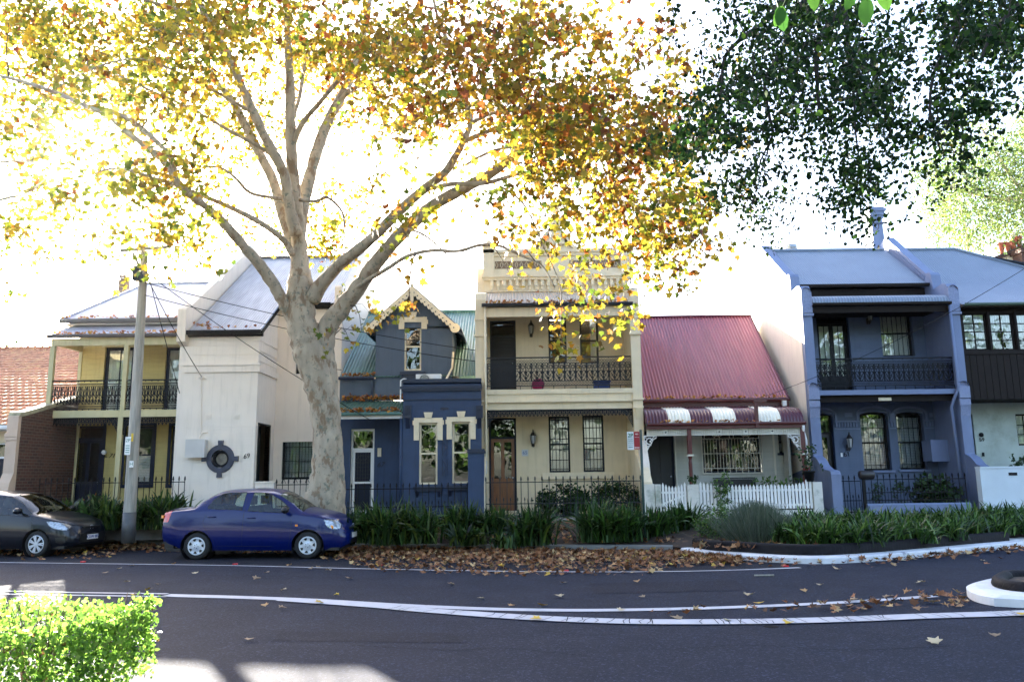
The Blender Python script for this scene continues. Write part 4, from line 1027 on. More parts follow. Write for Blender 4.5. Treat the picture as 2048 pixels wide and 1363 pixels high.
LIT += [(A+.1, xg0-.05, YG-.14, ze+.06, .07), (A+.1, xs1-.05, YX-.06, zp0+.03, .09), (A+.1, xs1-.1, YG-.15, zp1+.03, .13)]
gp = thing('blue_gate_pier', (PX(951, 950, YF), YF, Z0), 'square dark blue masonry gate pier with capped top', 'pier')
a = RC(936, 906, 968, 1010, YF-.1); mb = MB(); mb.box(a[0], a[1], YF-.12, YF+.3, Z0-.2, a[3]); obj('shaft', mb, M_navy, gp)
mb = MB(); mb.box(a[0]-.04, a[1]+.04, YF-.16, YF+.34, a[3], a[3]+.06); mb.box(a[0]-.015, a[1]+.015, YF-.14, YF+.32, a[3]+.06, a[3]+.12); obj('cap', mb, M_navytrim, gp)
iron_fence('iron_fence', PX(690, 980, YF), a[0]-.02, Z0, PZ(800, 965, YF), YF, M_iron, 'low black iron spear fence before the blue gothic cottage', pitch=.17)
# ---------------------------------------------------------------- 65, cream terrace with parapet
A, B = PX(951, 720, YB), PX(1281, 720, YB)
pw0, pw1 = PX(973, 720, YB), PX(1262, 720, YB)
h = thing('cream_terrace', ((A+B)/2, 25, Z0), 'tall cream terrace house with grey lace balcony and ornate parapet', 'house')
zfl, zfb, zlb = PZ(1118, 778, YB), PZ(1118, 802, YB), PZ(1118, 818, YB)
zgt, zbm = PZ(1118, 613, YB), PZ(1118, 633, YB)
uo = [RC(980, 640, 1032, 775, YW), RC(1097, 634, 1133, 727, YW), RC(1160, 634, 1197, 727, YW)]
uo[0] = (uo[0][0], uo[0][1], zfl, uo[0][3])
lo_ = [RC(978, 835, 1033, 1008, YW), RC(1098, 832, 1140, 944, YW), RC(1166, 830, 1208, 943, YW)]
lo_[0] = (lo_[0][0], lo_[0][1], Z0+.12, lo_[0][3])
zv = PZ(1118, 584, YW)
mb = MB(); mb.wall(A+.1, B-.1, Z0-.1, zfl-.1, YW, lo_); mb.wall(A+.1, B-.1, zfl-.1, zv, YW, uo); rear(h, A+.3, B-.3, 33, 33.2, Z0, zv-2.3, M_cream)
obj('wall', mb, M_cream, h)
zpb, zfr0, zfr1, ztp = PZ(1118, 562, YW), PZ(1118, 536, YW), PZ(1118, 521, YW), PZ(1118, 504, YW)
px0, px1 = PX(968, 530, YW), PX(1262, 530, YW)
mb = MB(); mb.box(px0, px1, YW+.003, YW+.3, zv, ztp); 
cx = PX(1110, 480, YW)
r0 = PX(1166, 500, YW)-cx; zpk = PZ(1110, 462, YW)
arc_ = [(cx-r0, ztp), (cx-r0*.8, ztp+.04), (cx-r0*.62, ztp+.16), (cx-r0*.45, ztp+.42), (cx-r0*.3, zpk-.12), (cx-.2, zpk), (cx+.2, zpk), (cx+r0*.3, zpk-.12), (cx+r0*.45, ztp+.42), (cx+r0*.62, ztp+.16), (cx+r0*.8, ztp+.04), (cx+r0, ztp)]
mb.prism(arc_, YW+.02, YW+.28)
obj('parapet', mb, M_creamtrim, h)
mb = MB()
mb.box(px0-.06, px1+.06, YW-.16, YW, zpb+.12, zpb+.24); mb.box(px0-.03, px1+.03, YW-.11, YW, zpb+.04, zpb+.12); mb.box(px0, px1, YW-.05, YW, zpb-.34, zpb-.30)
n = 22
for k in range(n): x = px0+.15+(px1-px0-.3)*(k+.5)/n; mb.box(x-.05, x+.05, YW-.09, YW-.001, zpb-.16, zpb+.04); mb.box(x-.035, x+.035, YW-.06, YW-.001, zpb-.28, zpb-.16)
mb.box(px0-.04, px1+.04, YW-.10, YW, ztp-.02, ztp+.09); mb.box(px0-.02, px1+.02, YW-.05, YW, ztp-.12, ztp-.02)
mb.stroke([(x, z+.03) for x, z in arc_], .10, YW-.08, .40)
obj('cornice', mb, M_creamtrim, h)
M_fr = mat('patterned_frieze_tiles', (.16, .10, .05), .4, .5, 14)
for a, b in ((px0+.35, cx-.45), (cx+.45, px1-.35)):
    mb = MB(); mb.box(a, b, YW-.006, YW+.001, zfr0, zfr1); fr = obj('tile_frieze', mb, M_fr, h); mb = MB()
    k = a+.06
    while k < b: mb.stroke([(k-.05, (zfr0+zfr1)/2), (k, zfr1-.02), (k+.05, (zfr0+zfr1)/2), (k, zfr0+.02), (k-.05, (zfr0+zfr1)/2)], .014, YW-.012, .006); k += .16
    obj('frieze_pattern', mb, M_creamtrim, fr)
for x in (px0+.16, px1-.16):
    mb = MB(); zt = PZ(975, 494, YW); mb.box(x-.17, x+.17, YW-.1, YW+.3, zv+.6, zt); mb.box(x-.21, x+.21, YW-.14, YW+.34, zt, zt+.08); mb.prism([(x-.15, zt+.08), (x+.15, zt+.08), (x, zt+.24)], YW-.05, YW+.25); obj('parapet_pedestal', mb, M_creamtrim, h)
mb = MB(); zt = PZ(1110, 441, YW); mb.box(cx-.2, cx+.2, YW-.08, YW+.3, ztp+.1, zt); mb.box(cx-.26, cx+.26, YW-.13, YW+.34, zt, zt+.09); mb.box(cx-.3, cx+.3, YW-.1, YW+.3, ztp+.25, ztp+.35)
for s in (-1, 1): mb.stroke([(cx+s*.2, ztp+.62), (cx+s*.34, ztp+.52), (cx+s*.36, ztp+.34), (cx+s*.5, ztp+.22)], .08, YW+.02, .2)
obj('parapet_pedestal', mb, M_creamtrim, h)
mb = MB(); zs = PZ(1108, 396, YW)-zt; mb.lathe([(.13, .09), (.16, .14), (.08, .2), (.06, .28), (.15, .36), (.2, .46), (.16, .58), (.07, .64), (.035, .8), (.02, zs), (0, zs)], (cx, YW+.1, zt), n=16); obj('urn_finial', mb, M_creamtrim, h, True)
# verandah roof
mb = MB(); mb.corr(A+.2, B-.2, [(YB-.15, zgt+.08), (YB+.2, zgt+.36), (YW-.5, zv-.20), (YW-.01, zv+.0)], pitch=.085, amp=.012); obj('verandah_roof', mb, mat('cream_painted_iron', (.58, .47, .36), .45, .06, 3), h, True)
mb = MB(); gutter(mb, A+.2, B-.2, YB-.26, zgt-.02, .09); obj('verandah_gutter', mb, M_greyiron, h)
mb = MB(); mb.box(pw0-.02, pw1+.02, YB-.08, YB+.06, zbm, zgt-.03); obj('verandah_beam', mb, M_creamtrim, h)
mb = MB(); mb.box(pw0, pw1, YB-.12, YW-.02, zfl-.14, zfl-.0); mb.box(pw0, pw1, YB-.08, YB+.1, zfb, zfl-.14); mb.box(pw0, pw1, YB-.04, YB+.1, zlb, zfb-.004); mb.box(pw0, pw1, YB-.14, YB-.02, zfb-.03, zfb+.03)
obj('balcony_floor', mb, M_creamtrim, h)
for s, (a, b) in enumerate(((A, pw0), (pw1, B))):
    zt = PZ((960, 1262)[s], (585, 574)[s], YB)
    mb = MB(); mb.prismx([(YB-.12, Z0-.2), (YB-.12, zt-.25), (YB-.02, zt-.03), (YB+.2, zt+.04), (YW, zt+.2), (YW+.35, zv+.9), (28, zv+.3), (28.4, zv-1.4), (33.2, zv-2.2), (33.2, Z0-.2)], a, b)
    mb.prismx([(22.3, Z0-.2), (22.3, 1.5), (22.6, 1.75), (YB-.12, 2.3), (YB-.12, Z0-.2)], a+.02, b-.02)
    o = obj('party_wall', mb, M_creamtrim, h)
    mb = MB(); xc, wd = (a+b)/2, (b-a)/2
    for zz, e in ((PZ(960, 672, YB), .05), (PZ(960, 802, YB), .05), (PZ(960, 818, YB), .03), (PZ(960, 640, YB), .03)): mb.box(xc-wd-e*.6, xc+wd+e*.6, YB-.12-e, YB-.1, zz-.03, zz+.03)
    mb.prismx([(YB-.22, zlb+.0), (YB-.115, zlb-.35), (YB-.115, zlb)], xc-.08, xc+.08)
    obj('pier_moulding', mb, M_creamtrim, o)
balcony_rail(h, pw0+.01, pw1-.01, zfl+.0, PZ(1118, 713, YB), YB, M_greyiron, 0, .34, .12)
lace_fringe(h, pw0+.01, pw1-.01, zlb-.003, .20, YB+.0, M_greyiron, .34)
door(h, *uo[0], YW, M_greyiron, M_blackdoor, transom=.5, kind='screen')
for w in uo[1:]: window(h, *w, YW, M_greyiron, back='dark', sill=M_creamtrim)
mb = MB(); w = uo[2]; mb.box((w[0]+w[1])/2+.05, w[1]-.06, YW+.16, YW+.17, w[2]+.1, w[3]-.1); obj('blind', mb, M_blind, h)
window(h, *lo_[1], YW, M_greyiron, back='curtain', bars=(5, (.03, .2, .4, .6, .8, .97), M_greyiron)); window(h, *lo_[2], YW, M_greyiron, back='curtain', bars=(5, (.03, .2, .4, .6, .8, .97), M_greyiron))
a = RC(1085, 944, 1228, 957, YW); mb = MB(); mb.box(a[0], a[1], YW-.08, YW-.004, a[2], a[3]); obj('window_sill', mb, M_creamtrim, h)
door(h, *lo_[0], YW, M_darkblue, M_door, transom=.62, kind='panel')
q = P(1062, 662, YW); lantern(h, q.x, q.z, YW, 1.2); q = P(1066, 880, YW); lantern(h, q.x, q.z, YW, 1.2)
q = P(1050, 905, YW); mb = MB(); mb.box(q.x-.1, q.x+.1, YW-.02, YW-.003, q.z-.1, q.z+.1); o = obj('number_tile', mb, M_blind, h)
text('house_number', '65', .15, (q.x, YW-.026, q.z), mat('number_blue', (.08, .13, .3), .5), o)
q = P(968, 934, YB-.15); mb = MB(); mb.box(q.x-.06, q.x+.09, YB-.25, YB-.125, q.z-.18, q.z+.18); obj('meter_cover', mb, M_blind, h)
downpipe(h, [(pw0-.03, YB-.18, zgt-.02), (pw0-.03, YB-.16, zfb), (pw0-.03, YB-.16, Z0)], M_creamtrim, .035)
LIT += [(A+.3, B-.3, YB-.18, zgt+.06, .05)]
for name, px, py, dx, mm, lab, ct in (('exercise_ball', 1076, 765, 0, mat('pink_vinyl', (.45, .02, .12), .3), 'pink exercise ball behind the lace balcony railing', 'ball'),):
    g = P(px, 764, 24.1); r = .2; t = thing(name, (g.x, 24.1, zfl), lab, ct); mb = MB(); mb.lathe([(r*sin(pi*k/14), r-r*cos(pi*k/14)) for k in range(15)], (g.x, 24.1, zfl), n=24); obj('shell', mb, mm, t, True)
g = P(1203, 765, 24.1); t = thing('blue_storage_tub', (g.x, 24.1, zfl), 'blue plastic tub with a lid on the cream terrace balcony', 'tub')
mb = MB(); mb.box(g.x-.24, g.x+.24, 23.95, 24.25, zfl+.002, zfl+.24); obj('tub', mb, mat('blue_plastic', (.02, .05, .22), .4), t); mb = MB(); mb.box(g.x-.27, g.x+.27, 23.92, 24.28, zfl+.24, zfl+.28); obj('lid', mb, MATS['blue_plastic'], t)
iron_fence('iron_fence', PX(968, 950, YF)+.05, PX(1282, 950, YF)-.02, Z0, PZ(1118, 951, YF), YF, M_greyiron, 'grey iron spear fence in front of the cream terrace', pitch=.19)
# ---------------------------------------------------------------- 63, burgundy cottage
A, B = B+.01, 8.44
h = thing('burgundy_cottage', ((A+B)/2, 25, Z0), 'low cottage with burgundy corrugated roof and striped bullnose awning', 'house')
YE = 24.45; YA = 23.2; yr = solveY(1500, 632, B); zr = PZ(1500, 632, yr); ze = PZ(1430, 797, YE-.1)
mb = MB(); mb.corr(A-.05, B, [(YE-.1, ze), (yr, zr)], pitch=.104, amp=.022); roof_back(mb, A-.05, B, yr, zr, yr+5, zr-2.8); rf = obj('roof', mb, M_pink_roof, h, True)
mb = MB(); mb.tube([(A-.05, yr, zr+.01), (B+.03, yr, zr+.01)], .06, 6); mb.tube([(B+.01, YE-.1, ze+.02), (B+.01, yr, zr+.02)], .03, 5); obj('ridge_cap', mb, M_burg, rf)
mb = MB(); mb.prismx([(YE, Z0), (YE, ze-.05), (yr, zr-.08), (yr+5, Z0+2.4), (yr+5, Z0)], B-.1, B-.02); obj('side_wall', mb, M_sage, h)
zg0 = PZ(1430, 813, YE); mb = MB(); gutter(mb, A, B, YE-.24, ze-.1, .1); mb.box(A, B, YE-.1, YE-.05, zg0-.02, ze-.04); obj('gutter', mb, M_burgtrim, h)
xa0, xa1 = A+.02, PX(1607, 842, YA)
za0, za1 = PZ(1430, 844, YA), PZ(1430, 812, YE)
pth = [(YA, za0), (YA+.03, za0+.14), (YA+.13, za0+.27), (YA+.32, za0+.40), (YE-.06, za1-.02)]
sw = (xa1-xa0)/7
mb = MB(); mb.corr(xa0, xa1, pth, pitch=.095, amp=.010, stripes=lambda x: int((x-xa0)/sw) % 2); obj('awning_roof', mb, [M_burg, M_awnwhite], h, True)
mb = MB(); mb.prismx(pth + [(YE-.06, za0)], xa0-.01, xa0+.02); mb.prismx(pth + [(YE-.06, za0)], xa1-.02, xa1+.01); obj('awning_end', mb, M_burg, h)
z1, z2, z3 = za0-.02, PZ(1430, 857, YA), PZ(1430, 869, YA)
mb = MB(); mb.box(xa0, xa1+.02, YA-.1, YA+.06, z2, z1-.05); gutter(mb, xa0, xa1+.02, YA-.16, z1-.07, .08); obj('awning_beam', mb, M_burgtrim, h)
mb = MB(); n = int((xa1-xa0)/.062)
for i in range(n): x = xa0+.02+i*(xa1-xa0)/n; mb.box(x, x+.036, YA-.02, YA, z3+.012, z2)
mb.box(xa0, xa1, YA-.025, YA+.005, z3-.01, z3+.012); mb.box(xa0, xa1, YA+.02, YA+.03, z3, z2)
for px in (1331, 1438, 1491, 1544): x = PX(px, 863, YA); mb.box(x-.06, x+.06, YA-.03, YA-.002, z3, z2)
fo = obj('slatted_valance', mb, M_lattice, h)
mb = MB()
for px in (1331, 1438, 1491, 1544): x = PX(px, 863, YA); mb.lathe([(0, 0), (.025, 0), (.025, .004)], (x, YA-.036, (z2+z3)/2), 'y', 8)
obj('pierced_holes', mb, M_iron, fo)
def post(x, y, z0, z1, m, name='turned_post'):
    mb = MB(); H = z1-z0
    mb.box(x-.06, x+.06, y-.06, y+.06, z1-H*.30, z1); mb.lathe([(.06, H*.70), (.05, H*.69), (.065, H*.675), (.042, H*.64), (.055, H*.6), (.05, H*.5), (.06, H*.3), (.065, H*.1)], (x, y, z0), n=12); mb.box(x-.065, x+.065, y-.065, y+.065, z0, z0+H*.12)
    o = obj(name, mb, M_burgtrim, h); mb = MB(); mb.box(x-.09, x+.09, y-.09, y+.09, z1-H*.31-.02, z1-H*.31+.03); obj('post_collar', mb, M_lattice, o)
post(PX(1380, 910, YA), YA, Z0, z2, 0); post(PX(1607, 910, YA)-.0, YA, Z0, z2, 0)
def bracket(x, z, s, w=.36):
    mb = MB(); o_ = [(x, z), (x+s*w, z), (x+s*w*.95, z-.06), (x+s*w*.72, z-.10), (x+s*w*.55, z-.22), (x+s*w*.3, z-.34), (x+s*.05, z-.46), (x, z-.5)]
    mb.stroke(o_ + [o_[0]], .028, YA-.02, .02); mb.stroke([(x+s*(.15+.09*cos(a)), z-.15+.09*sin(a)) for a in [k*.6 for k in range(9)]], .03, YA-.02, .02)
    mb.stroke([(x+s*.15, z-.15), (x+s*.19, z-.12), (x+s*.17, z-.19)], .03, YA-.02, .02); mb.stroke([(x+s*.05, z-.44), (x+s*.08, z-.3), (x+s*.2, z-.26)], .03, YA-.02, .02)
    for k in range(4): mb.stroke([(x+s*(.26-.02*k), z-.03-.035*k), (x+s*(.3-.03*k), z-.02-.03*k)], .02, YA-.02, .02); mb.stroke([(x+s*.02, z-.04-.1*k), (x+s*.07, z-.05-.1*k)], .022, YA-.02, .02)
    obj('fretwork_bracket', mb, M_white, h)
bracket(PX(1288, 875, YA), z3-.012, 1); bracket(PX(1600, 875, YA), z3-.012, -1)
d = RC(1291, 862, 1350, 1008, YW-.1); w = RC(1405, 862, 1521, 944, YW-.1); sw_ = RC(1557, 862, 1583, 905, YW-.1)
d = (d[0], d[1], Z0+.1, d[3])
mb = MB(); mb.wall(A, B, Z0, zg0+.1, YW-.1, [d, w, sw_], board=.15); rear(h, A, B, 33, 33.2, Z0, ze, M_sage); obj('wall', mb, M_sage, h)
door(h, *d, YW-.1, M_darkblue, M_blackdoor, transom=0, kind='solid')
mb = MB(); mb.box(d[1]+.005, d[1]+.05, YW-.16, YW-.12, Z0, d[3]); obj('architrave', mb, M_lattice, h)
wo = window(h, *w, YW-.1, M_darkblue, fw=.05, cols=2, sash=False, back='dark')
mb = MB(); yg = YW-.19
mb.stroke([(w[0]-.03, w[2]-.03), (w[1]+.03, w[2]-.03), (w[1]+.03, w[3]), (w[0]-.03, w[3]), (w[0]-.03, w[2]-.03)], .03, yg, .02)
zz1, zz2, zz3 = w[2]+(w[3]-w[2])*.1, w[2]+(w[3]-w[2])*.46, w[2]+(w[3]-w[2])*.82
for z in (zz1, zz2, zz3): mb.box(w[0], w[1], yg+.002, yg+.014, z-.009, z+.009)
half = (w[1]-w[0])/2
for i in range(19): x = w[0]+(w[1]-w[0])*(i+.5)/19; mb.box(x-.007, x+.007, yg+.003, yg+.013, zz1 if i % 2 else w[2]-.02, zz3)
for k in (0, 1):
    cx = w[0]+half*(k+.5); 
    mb.stroke(arcpts(cx, zz3, half*.44, 0, pi, 16), .018, yg+.004, .01); mb.stroke(arcpts(cx, zz3, half*.10, 0, pi, 8), .016, yg+.004, .01)
    for a in (.2, .35, .5, .65, .8): mb.stroke([(cx+cos(pi*a)*half*.1, zz3+sin(pi*a)*half*.1), (cx+cos(pi*a)*half*.44, min(w[3], zz3+sin(pi*a)*half*.44))], .014, yg+.004, .01)
obj('window_grille', mb, M_lattice, wo)
window(h, *sw_, YW-.1, M_darkblue, back='blind', sill=M_darkblue)
mb = MB(); x = PX(1560, 900, YW-.1)-.22; mb.box(x, x+.06, YW-.14, YW-.12, Z0, z3+.2); obj('cover_strip', mb, M_lattice, h)
downpipe(h, [(PX(1604, 850, YA), YA-.1, z1-.1), (PX(1606, 865, YA), YA-.02, z2-.1), (PX(1612, 880, YA)+.03, YA+.1, z2-.35), (PX(1612, 900, YA)+.03, YA+.1, 1.9)], M_white, .045)
q = P(1570, 806, YE-.3); mb = MB(); mb.box(q.x-.06, q.x+.06, YE-.28, YE-.18, q.z-.08, q.z+.09); obj('gutter_outlet', mb, M_white, h)
q0, q1 = P(1509, 795, YA-.05), P(1509, 852, YA-.12); mb = MB(); mb.box(q0.x-.05, q0.x+.05, YA-.17, YA-.11, z2+.02, q0.z-.05); mb.box(q0.x-.08, q0.x+.3, YA-.2, YA-.14, q0.z-.12, q0.z-.05); obj('service_bracket', mb, M_burgtrim, h)
LIT += [(A+.05, B-.1, YE-.2, ze+.0, .03), (xa0+.05, xa1-.6, YA-.08, za0-.02, .018)]
t = thing('garden_bench', (PX(1470, 965, 24.4), 24.4, Z0), 'dark slatted bench against the sage weatherboards behind the picket fence', 'bench')
bx0, bx1 = PX(1428, 962, 24.5), PX(1510, 962, 24.5); zb_ = PZ(1470, 958, 24.5); mb = MB()
for k in range(4): mb.box(bx0, bx1, 24.5, 24.53, zb_-.06-.09*k-.02, zb_-.02-.09*k+.03)
mb.box(bx0-.02, bx1+.02, 24.49, 24.54, zb_+.02, zb_+.06); obj('backrest', mb, M_blackdoor, t)
mb = MB()
for k in range(4): mb.box(bx0, bx1, 24.03+.11*k, 24.11+.11*k, Z0+.42, Z0+.45)
obj('seat', mb, M_blackdoor, t)
for x in (bx0, bx1-.05):
    mb = MB(); mb.box(x, x+.05, 24.05, 24.1, Z0, Z0+.42); mb.box(x, x+.05, 24.45, 24.49, Z0, zb_); mb.box(x, x+.05, 24.05, 24.45, Z0+.6, Z0+.64); obj('leg', mb, M_blackdoor, t)
# picket fence
fr_ = thing('picket_fence', (PX(1470, 1000, YF), YF, Z0), 'white picket fence on a low rendered base in front of the burgundy cottage', 'fence')
zb0 = PZ(1500, 1017, YF)
mb = MB(); a = RC(1287, 968, 1322, 1040, YF); mb.box(a[0]+.32, a[1], YF-.09, YF+.09, Z0-.2, a[3]); mb.box(a[0], a[0]+.30, YF-.12, YF+.12, Z0-.2, a[3]+.01)
a2 = RC(1375, 968, 1394, 1040, YF); mb.box(a2[0], a2[1]+.05, YF-.1, YF+.1, Z0-.2, a2[3])
a3 = RC(1626, 963, 1644, 1040, YF); mb.box(a3[0], a3[1], YF-.1, YF+.1, Z0-.2, a3[3]); mb.box(a2[1]+.05, a3[0], YF-.08, YF+.08, Z0-.2, zb0-.04)
mas = obj('masonry_base', mb, mat('stained_white_masonry', (.60, .58, .52), .85, .08, 2, .25, 40, col2=(.30, .32, .26), mix2=(.52, .68), s2=2.6), fr_)
def pickets(par, x0, x1, topf, n, z0):
    w = (x1-x0)/n
    for i in range(n):
        c = x0+w*(i+.5); zt = topf((i+.5)/n); mb = MB(); k = w*.34
        mb.prism([(c-k, z0), (c+k, z0), (c+k, zt-.07), (c, zt), (c-k, zt-.07)], YF-.05, YF-.03); obj('picket', mb, M_white, par)
sag = lambda u: PZ(1500, 959+9*min(1, (1-abs(2*u-1))*2.2)**.7, YF)
px_0, px_1 = a2[1]+.06, a3[0]-.01
pickets(fr_, px_0, px_1, lambda u: PZ(1500, 960+8*min(1, (1-abs(2*u-1))*2.6)**.8 - (5 if u > .93 else 0), YF), 32, zb0)
mb = MB(); 
for z in (zb0+.1, PZ(1500, 980, YF)): mb.box(px_0, px_1, YF-.03, YF+.0, z-.03, z+.03)
obj('rail', mb, M_white, fr_)
gt = thing('picket_gate', (PX(1348, 1000, YF), YF, Z0), 'small white picket gate with a swooping top between masonry posts', 'gate')
gx0, gx1 = a[1]+.02, a2[0]-.02
pickets(gt, gx0, gx1, lambda u: PZ(1350, 960+11*sin(pi*min(1, u*1.02))**.6 , YF), 8, zb0-.02)
mb = MB()
for z in (zb0+.12, PZ(1350, 984, YF)): mb.box(gx0, gx1, YF-.03, YF-.005, z-.03, z+.03)
mb.stroke([(gx0, zb0+.15), (gx1, PZ(1350, 988, YF))], .05, YF-.028, .02); obj('rail', mb, M_white, gt)
sw0 = thing('swooping_side_wall', (PX(1295, 930, 23), 22.9, Z0), 'white curved wing wall beside the cottage front door', 'wall')
mb = MB(); x = PX(1292, 930, 22.9); mb.prismx([(22.5, Z0), (22.5, PZ(1292, 966, 22.5)), (22.75, PZ(1292, 955, 22.7)), (22.9, PZ(1292, 925, 22.9)), (23.1, PZ(1292, 905, 23.1)), (23.2, PZ(1292, 885, 23.2)), (23.3, PZ(1292, 880, 23.2)), (24.8, PZ(1292, 880, 23.2)), (24.8, Z0)], x-.12, x+.1); obj('brickwork', mb, M_69s, sw0)
# ---------------------------------------------------------------- 61, cornflower terrace
A, B = PX(1604, 700, YB)+.04, PX(1924, 700, YB)-.03
pw0, pw1 = A+.29, B-.29
h = thing('cornflower_terrace', ((A+B)/2, 25, Z0), 'cornflower blue terrace house with black lace balcony and tall chimney', 'house')
zfl, zfb = PZ(1770, 778, YB), PZ(1770, 789, YB)
zg = PZ(1760, 611, YB); zdb = PZ(1770, 803, YB+.1)
fd = RC(1637, 622, 1702, 777, YW); uw = RC(1762, 618, 1826, 712, YW)
lw = [RC(1724, 829, 1780, 940, YW), RC(1796, 829, 1851, 938, YW)]; ld = RC(1626, 832, 1672, 1010, YW)
fd = (fd[0], fd[1], zfl, fd[3]); ld = (ld[0], ld[1], Z0+.12, ld[3])
mz = PZ(1740, 574, 24.7)
ops = [(l[0], l[1], l[2], l[3]+.10) for l in lw] + [(ld[0], ld[1], ld[2], ld[3]+.1)]
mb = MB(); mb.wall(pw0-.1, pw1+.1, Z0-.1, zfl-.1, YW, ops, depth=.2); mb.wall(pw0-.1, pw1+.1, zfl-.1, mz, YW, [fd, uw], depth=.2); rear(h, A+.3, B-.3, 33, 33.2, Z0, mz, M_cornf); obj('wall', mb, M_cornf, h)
yr = solveY(1527, 503, A+.12); zr = PZ(1620, 502, yr)
mb = MB(); mb.corr(pw0-.1, pw1+.1, [(24.55, mz+.05), (yr, zr)], pitch=.076, amp=.01); roof_back(mb, A, B, yr, zr, 33.4, mz); rf = obj('roof', mb, M_iron_new, h, True)
mb = MB(); mb.tube([(A+.1, yr, zr+.02), (B-.4, yr, zr+.02)], .07, 6); obj('ridge_cap', mb, M_iron_new, rf)
mb = MB(); mb.lathe([(.12, 0), (.12, .12), (.2, .15), (.23, .25), (.2, .36), (.08, .4), (0, .4)], (PX(1582, 500, yr+.3), yr+.3, zr-.05), n=20); obj('roof_ventilator', mb, mat('galvanised_steel', (.35, .35, .35), .4, .2, 5, metal=.6), h)
mb = MB(); gutter(mb, pw0-.1, pw1+.0, 24.42, mz-.04, .09); mb.box(pw0, pw1, YW-.25, YW-.22, PZ(1740, 592, 24.8), mz-.05); obj('gutter', mb, M_brown, h)
# verandah roof (bullnose)
zr1 = PZ(1760, 593, YW-.1)
mb = MB(); mb.corr(pw0+.02, pw1-.02, [(YB-.2, zg+.07), (YB-.18, zg+.19), (YB-.06, zg+.28), (YW-.2, zr1)], pitch=.09, amp=.014); obj('verandah_roof', mb, M_iron_new, h, True)
mb = MB(); gutter(mb, pw0, pw1, YB-.3, zg-.03, .08); mb.box(pw0, pw1, YB-.1, YB-.0, zg-.22, zg-.03); mb.box(pw0, pw1, YB, YW-.02, zg-.08, zg-.05); obj('verandah_gutter', mb, M_brown, h)
mb = MB(); mb.box(pw0, pw1, YB-.1, YB+.05, zfb, zfl-.02); mb.box(pw0, pw1, YB+.05, YW-.02, zfl-.12, zfl-.02); obj('balcony_floor', mb, M_cornfs, h)
mb = MB(); mb.box(pw0, pw1, YB+.06, YB+.16, zdb, zfb-.002); obj('balcony_beam', mb, M_brown, h)
q = P(1771, 797, YB); mb = MB(); mb.box(q.x-.19, q.x+.19, YB+.03, YB+.055, q.z-.05, q.z+.04); obj('name_plate', mb, M_creamtrim, h)
for s, (a, b) in enumerate(((A, pw0), (pw1, B))):
    zt = PZ((1612, 1905)[s], (573, 568)[s], YB)
    zpar = PZ(1870, 545, 24.4)
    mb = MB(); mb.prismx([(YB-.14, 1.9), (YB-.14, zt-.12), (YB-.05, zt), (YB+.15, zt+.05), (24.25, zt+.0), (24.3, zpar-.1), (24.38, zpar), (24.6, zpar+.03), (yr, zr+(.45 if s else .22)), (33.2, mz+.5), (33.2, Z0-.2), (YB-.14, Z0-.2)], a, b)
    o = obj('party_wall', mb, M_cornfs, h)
    if s == 0:
        mb = MB(); mb.prismx([(YB+.05, 1.9), (YB+.05, zt-.0), (24.2, zt-.02), (24.6, zpar-.03), (yr, zr+.18), (33.1, mz+.45), (33.1, Z0)], a-.012, a-.001); obj('side_render', mb, M_69s, o)
    mb = MB(); xc, wd = (a+b)/2, (b-a)/2
    za, zb_ = PZ(1612, 628, YB), zt-.1
    mb.box(a-.01, b+.01, YB-.19, YB-.142, za, zb_-.12); mb.lathe([(wd+.01, 0), (wd+.01, .047), (0, .047)][::-1], (xc, YB-.19, zb_-.12), 'y', 16)
    mb.box(a-.03, b+.03, YB-.2, YB-.141, za-.09, za-.02)
    z1_, z2_, z3_ = PZ(1620, 777, YB), PZ(1620, 800, YB), PZ(1620, 815, YB)
    mb.box(a-.015, b+.015, YB-.22, YB-.141, z2_, z1_); mb.lathe([(wd+.012, 0), (wd+.012, .075), (0, .075)][::-1], (xc, YB-.22, z1_), 'y', 16)
    mb.box(a-.015, b+.015, YB-.2, YB-.141, z3_, z2_-.03); mb.prismx([(YB-.2, z3_-.02), (YB-.142, z3_-.3), (YB-.142, z3_-.02)], a-.0, b+.0)
    obj('vermiculated_block', mb, M_vermic, o)
    yo = 22.25; mb = MB(); zs = PZ(1640, 940, 22.3)
    mb.prismx([(yo, Z0-.2), (yo, zs-.12), (yo+.05, zs-.03), (yo+.18, zs), (yo+.42, zs+.02), (yo+.7, zs+.12), (yo+.95, zs+.32), (yo+1.2, zs+.42), (YB-.13, 2.25), (YB-.13, Z0-.2)], a+.01, b-.01); obj('wing_wall', mb, M_cornfs, o)
    mb = MB(); n = 26     # toothed string under the coping
    for k in range(n):
        u = (k+.5)/n; y = 24.7+(yr-24.7)*u; z = mz+.13+(zr-mz)*u + .12
        mb.box(a-.02 if s else b-.001, a+.001 if s else b+.02, y-.05, y+.05, z-.04, z+.06)
    obj('toothed_string', mb, M_cornfs, o)
